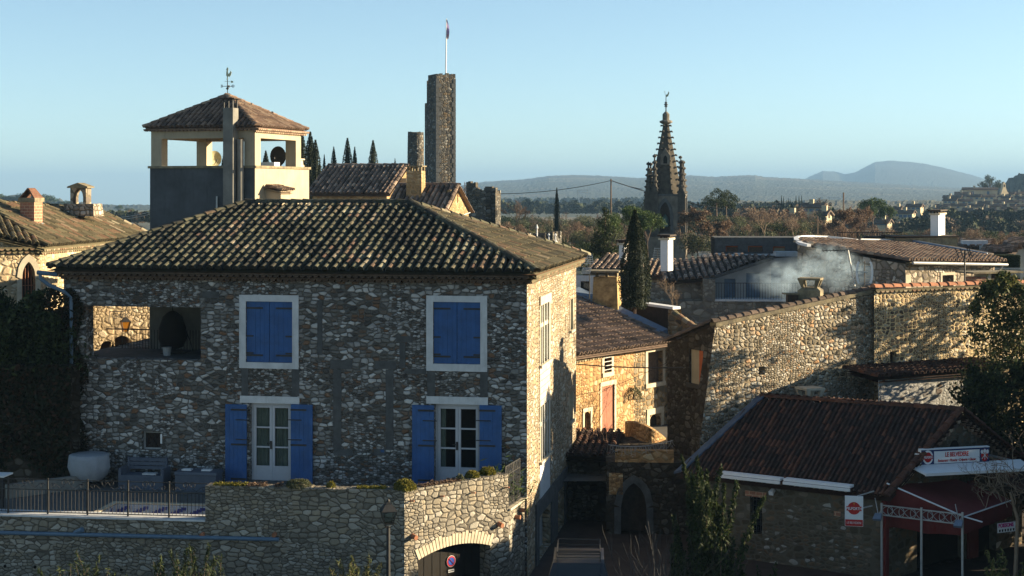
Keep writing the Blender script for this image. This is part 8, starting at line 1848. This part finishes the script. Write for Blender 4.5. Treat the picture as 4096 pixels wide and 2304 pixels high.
shoots('bay_shrub', 'dark leafy shrub in the bottom right corner with a few sunlit leaves', GZ0(4080, 36), 40, 3.0, .35, .3, .07, 'leaf_oleander', 80)
# dry vines on the shed and ochre house
mb = MB(); tips = []; q = OC.O + PL_
for i in range(16): p = SH.O + SH.u * R.uniform(q1.x - 2.2, q1.x - .2) * 0 + SH.u * R.uniform(-1.3, -.1) + SH.v * R.uniform(.2, 3.5) + Vector((0, 0, 2.35)); branch_tree(mb, p, (R.gauss(0, .5), R.gauss(0, .4), .8), R.uniform(.25, .5), .012, 2, tips, .7, 3, .0, .004, 3, .3, 4, .7)
tag(mb.build('dry_vine', M['bark_red']), 'dry reddish vine tangled over the alley shed roof', 'vine')
mb = MB(); tips = []
for i in range(7):
    s, z = R.uniform(.4, 2.2), R.uniform(1.8, 2.6); p = o1.p(s, .05, z); branch_tree(mb, p, (R.gauss(0, .2), 0, 1), R.uniform(.5, .9), .012, 2, tips, .5, 3, .2, .005, 4, .2, 3, .75)
vv = mb.build('wall_vine', M['bark']); vv.location = OC.O; tag(vv, 'thin bare creeper climbing the left of the ochre house', 'vine')
ball('wall_plant', OC.O + o1.p(o1.L - .3, .15, 2.9), .35, M['leaf_olive'], 'olive-green tuft growing at the inner corner of the ochre house', 'plant', 900, sz=1.3, size=.04)

# ================================================================ street lamp, garage sign, car
q = T.f(1553, 2090, -1.6); lp = T.O + T.u * q.x + T.v * -1.6; u_ = lp.y / FOC; Zl = lambda py: CZ - (py - HY) * u_
lamp = thing('street_lamp', 'black lantern street lamp on a post in front of the terrace wall', 'street lamp', loc=(lp.x, lp.y, 0), rz=rad(15))
mb = MB(); mb.tube([(0, 0, 0), (0, 0, Zl(2104))], [.06, .045], 10); mb.build('post', M['iron'], lamp)
def frus(mb, z0, w0, z1, w1): mb.add([(x * w0, y * w0, z0) for x, y in ((-1, -1), (1, -1), (1, 1), (-1, 1))] + [(x * w1, y * w1, z1) for x, y in ((-1, -1), (1, -1), (1, 1), (-1, 1))], [(0, 3, 2, 1), (4, 5, 6, 7), (0, 1, 5, 4), (1, 2, 6, 5), (2, 3, 7, 6), (3, 0, 4, 7)])
zA0, zB0, zC0 = Zl(2092), Zl(2042), Zl(2018)
hd_ = MB(); frus(hd_, zB0, .20, zC0, .10); frus(hd_, zC0, .06, zC0 + .06, .05); hd_.lathe((0, 0, zC0 + .05), [(.03, 0), (.05, .04), (.02, .09)], 8); frus(hd_, zA0 - .03, .09, zA0, .11); hood = hd_.build('lantern_hood', M['iron'], lamp)
mb = MB()
for x, y in ((-1, -1), (1, -1), (1, 1), (-1, 1)): mb.bar((x * .11, y * .11, zA0), (x * .175, y * .175, zB0), .022); mb.tube([(x * .1, y * .1, zA0), (x * .09, y * .09, zA0 - .07), (0, 0, zA0 - .13)], .01, 4)
for z, w in ((zA0, .11), (zB0 - .01, .175)):
    for k in range(4): a = ((-1, -1), (1, -1), (1, 1), (-1, 1))[k]; b = ((1, -1), (1, 1), (-1, 1), (-1, -1))[k]; mb.bar((a[0] * w, a[1] * w, z), (b[0] * w, b[1] * w, z), .018)
mb.build('lantern_frame', M['iron'], lamp)
mb = MB(); frus(mb, zA0 + .01, .104, zB0 - .02, .166); mb.build('lantern_glass', trglass('lamp_glass'), lamp)
# no parking sign on the garage door
s_, z_ = on(w3, 1831, 2259, T); s_ += .12; ns = thing('no_parking_sign', 'round blue and red no parking sign with a small plate on the dark garage door', 'sign', loc=T.O + T.u * w3.p(s_, -.43, 0).x + T.v * w3.p(s_, -.43, 0).y + Vector((0, 0, z_)), rz=T.a + math.atan2(w3.t.y, w3.t.x))
m_ = MB(); disc(m_, 0, 0, .155, -.004); m_.build('white_disc', M['white_paint'], ns); m_ = MB(); disc(m_, 0, 0, .145, -.009); m_.build('red_ring', M['red_paint'], ns); m_ = MB(); disc(m_, 0, 0, .105, -.014); m_.build('blue_field', plain('sign_blue', (.01, .06, .3), .4, .05), ns)
m_ = MB(); m_.bar((-.075, -.02, .075), (.075, -.02, -.075), .03, .006); m_.build('red_bar', M['red_paint'], ns); m_ = MB(); m_.box(-.10, .10, -.01, -.004, -.30, -.22); m_.build('white_plate', M['white_paint'], ns)
m_ = MB(); m_.box(-.085, .085, -.016, -.011, -.27, -.25); m_.build('plate_lettering', M['dark'], ns)
# car seen from the front, bottom centre
CB = thing('parked_car', 'dark off-road car with a roof rack parked facing the camera at bottom centre', 'car', loc=GZ0(2312, 38.9), rz=rad(-3))
navyp = glass('dark_blue_car_paint', (.008, .010, .015), .38)
prof = [(-.05, .45), (0, .95), (.12, 1.0), (1.0, 1.08), (1.55, 1.55), (1.75, 1.60), (3.1, 1.6), (3.5, 1.1), (3.6, .45)]
mb = MB()
for (y0, z0), (y1, z1) in zip(prof, prof[1:]):
    wa_, wb_ = (.84 if z0 < 1.1 else .66), (.84 if z1 < 1.1 else .66); mb.quad((-wa_, y0, z0), (wa_, y0, z0), (wb_, y1, z1), (-wb_, y1, z1))
for s in (-1, 1):
    mb.add([(s * (.84 if z < 1.1 else .66), y, z) for y, z in prof] , [tuple(range(len(prof)))]); mb.box(min(s * .84, s * .6), max(s * .84, s * .6), .3, 3.3, .3, .46)
mb.build('body', navyp, CB)
mb = MB(); mb.quad((-.60, 1.04, 1.13), (.60, 1.04, 1.13), (.55, 1.50, 1.53), (-.55, 1.50, 1.53)); mb.build('windscreen', M['glass'], CB)
mb = MB(); mb.box(-.5, .5, -.075, -.05, .55, .85); mb.build('grille', M['iron'], CB)
mb = MB(); mb.box(-.88, .88, -.18, -.04, .36, .54); mb.build('bumper', M['grey_metal'], CB)
for s in (-1, 1):
    mb = MB(); disc(mb, s * .66, .74, .12, -.055, 16, t=.03); mb.build('headlight', M['white_paint'], CB)
    mb = MB(); mb.box(min(s * .9, s * 1.05), max(s * .9, s * 1.05), 1.1, 1.2, 1.08, 1.24); mb.build('wing_mirror', M['iron'], CB)
    for y in (.75, 2.8):
        mb = MB(); mb.tube([(s * .66, y, .34), (s * .88, y, .34)], .34, 20); wh = mb.build('wheel', M['iron'], CB); mb = MB(); mb.tube([(s * .87, y, .34), (s * .89, y, .34)], .18, 14); mb.build('rim', M['grey_metal'], wh)
mb = MB()
for x in (-.56, .56): mb.bar((x, 1.6, 1.68), (x, 3.1, 1.68), .03); mb.bar((x, 1.6, 1.82), (x, 3.1, 1.82), .025)
for k in range(5): y = 1.6 + 1.5 * k / 4; mb.bar((-.56, y, 1.68), (.56, y, 1.68), .025); mb.bar((-.56, y, 1.58), (-.56, y, 1.82), .02); mb.bar((.56, y, 1.58), (.56, y, 1.82), .02)
mb.bar((-.56, 1.6, 1.82), (.56, 1.6, 1.82), .025); mb.bar((-.56, 3.1, 1.82), (.56, 3.1, 1.82), .025)
mb.build('roof_rack', M['iron'], CB)
# wall lamp by the house garage
s0_ = T_(2250, 1975); o = thing('wall_lantern', 'small black wall lantern beside the garages in the side lane', 'lantern', loc=H.O + H.u * .25 + H.v * s0_[0] + Vector((0, 0, s0_[1]))); mb = MB(); frus(mb, -.12, .05, .05, .09); frus(mb, .05, .1, .12, .03); mb.build('lantern_body', M['iron'], o); mb = MB(); mb.bar((0, 0, .1), (-.24, 0, .12), .02); mb.build('arm', M['iron'], o)
# aerial haze: one even box of air around the place, and chimney smoke
def volbox(name, dens, color, x0, x1, y0, y1, z0, z1, aniso=.0):
    mb = MB(); mb.box(x0, x1, y0, y1, z0, z1); m = bpy.data.materials.new(name + '_air'); m.use_nodes = True; t = m.node_tree
    for n in list(t.nodes): t.nodes.remove(n)
    o = t.nodes.new('ShaderNodeOutputMaterial'); v = t.nodes.new('ShaderNodeVolumePrincipled'); v.inputs['Color'].default_value = (*color, 1); v.inputs['Density'].default_value = dens; v.inputs['Anisotropy'].default_value = aniso
    t.links.new(v.outputs[0], o.inputs['Volume']); ob = mb.build(name, m); return ob
hz = volbox('haze', .00017, (.23, .40, .64), -9500, 9500, -60, 16500, -232, 175); hz['kind'] = 'stuff'; hz['label'] = 'thin blue winter haze over the valley'

def smoke(name, lab, pts, dens, seed):
    """a drifting plume: tube of air whose density thins to nothing at its edge"""
    m = bpy.data.materials.new(name + '_vapour'); m.use_nodes = True; t = m.node_tree
    for n in list(t.nodes): t.nodes.remove(n)
    o = t.nodes.new('ShaderNodeOutputMaterial'); v = t.nodes.new('ShaderNodeVolumePrincipled'); v.inputs['Color'].default_value = (.62, .82, 1, 1)
    tc = t.nodes.new('ShaderNodeTexCoord'); n1 = noise_(t, tc.outputs['Object'], 1.7, 6, .7)
    ln = t.nodes.new('ShaderNodeVectorMath'); ln.operation = 'LENGTH'; t.links.new(tc.outputs['Object'], ln.inputs[0])
    fall = smooth_(t, ln.outputs['Value'], 1.0, .15); d = math_(t, 'MULTIPLY', math_(t, 'MULTIPLY', fall, smooth_(t, n1, .44, .66)), dens); t.links.new(d, v.inputs['Density']); t.links.new(v.outputs[0], o.inputs['Volume'])
    root = thing(name, lab, 'smoke', loc=pts[0][0])
    for i, (c, rx, rz_) in enumerate(pts):
        mb = MB(); mb.lathe((0, 0, 0), [(math.sin(PI * (k + .5) / 9), -math.cos(PI * (k + .5) / 9)) for k in range(9)], 14); ob = mb.build('puff', m, root); ob.location = Vector(c) - root.location; ob.scale = (rx, rx * .8, rz_)
    return root
smoke('chimney_smoke', 'thin blue wood smoke drifting from the barn chimneys', [(at(3148, 1165, 54.2), .45, .55), (at(3150, 1130, 54.6), .6, .55), (at(3215, 1085, 55.2), .9, .7), (at(3300, 1040, 56.5), 1.3, .9), (at(3370, 1090, 57), 1.3, .9), (at(3130, 1110, 58), 1.5, .9)], 1.1, 1)
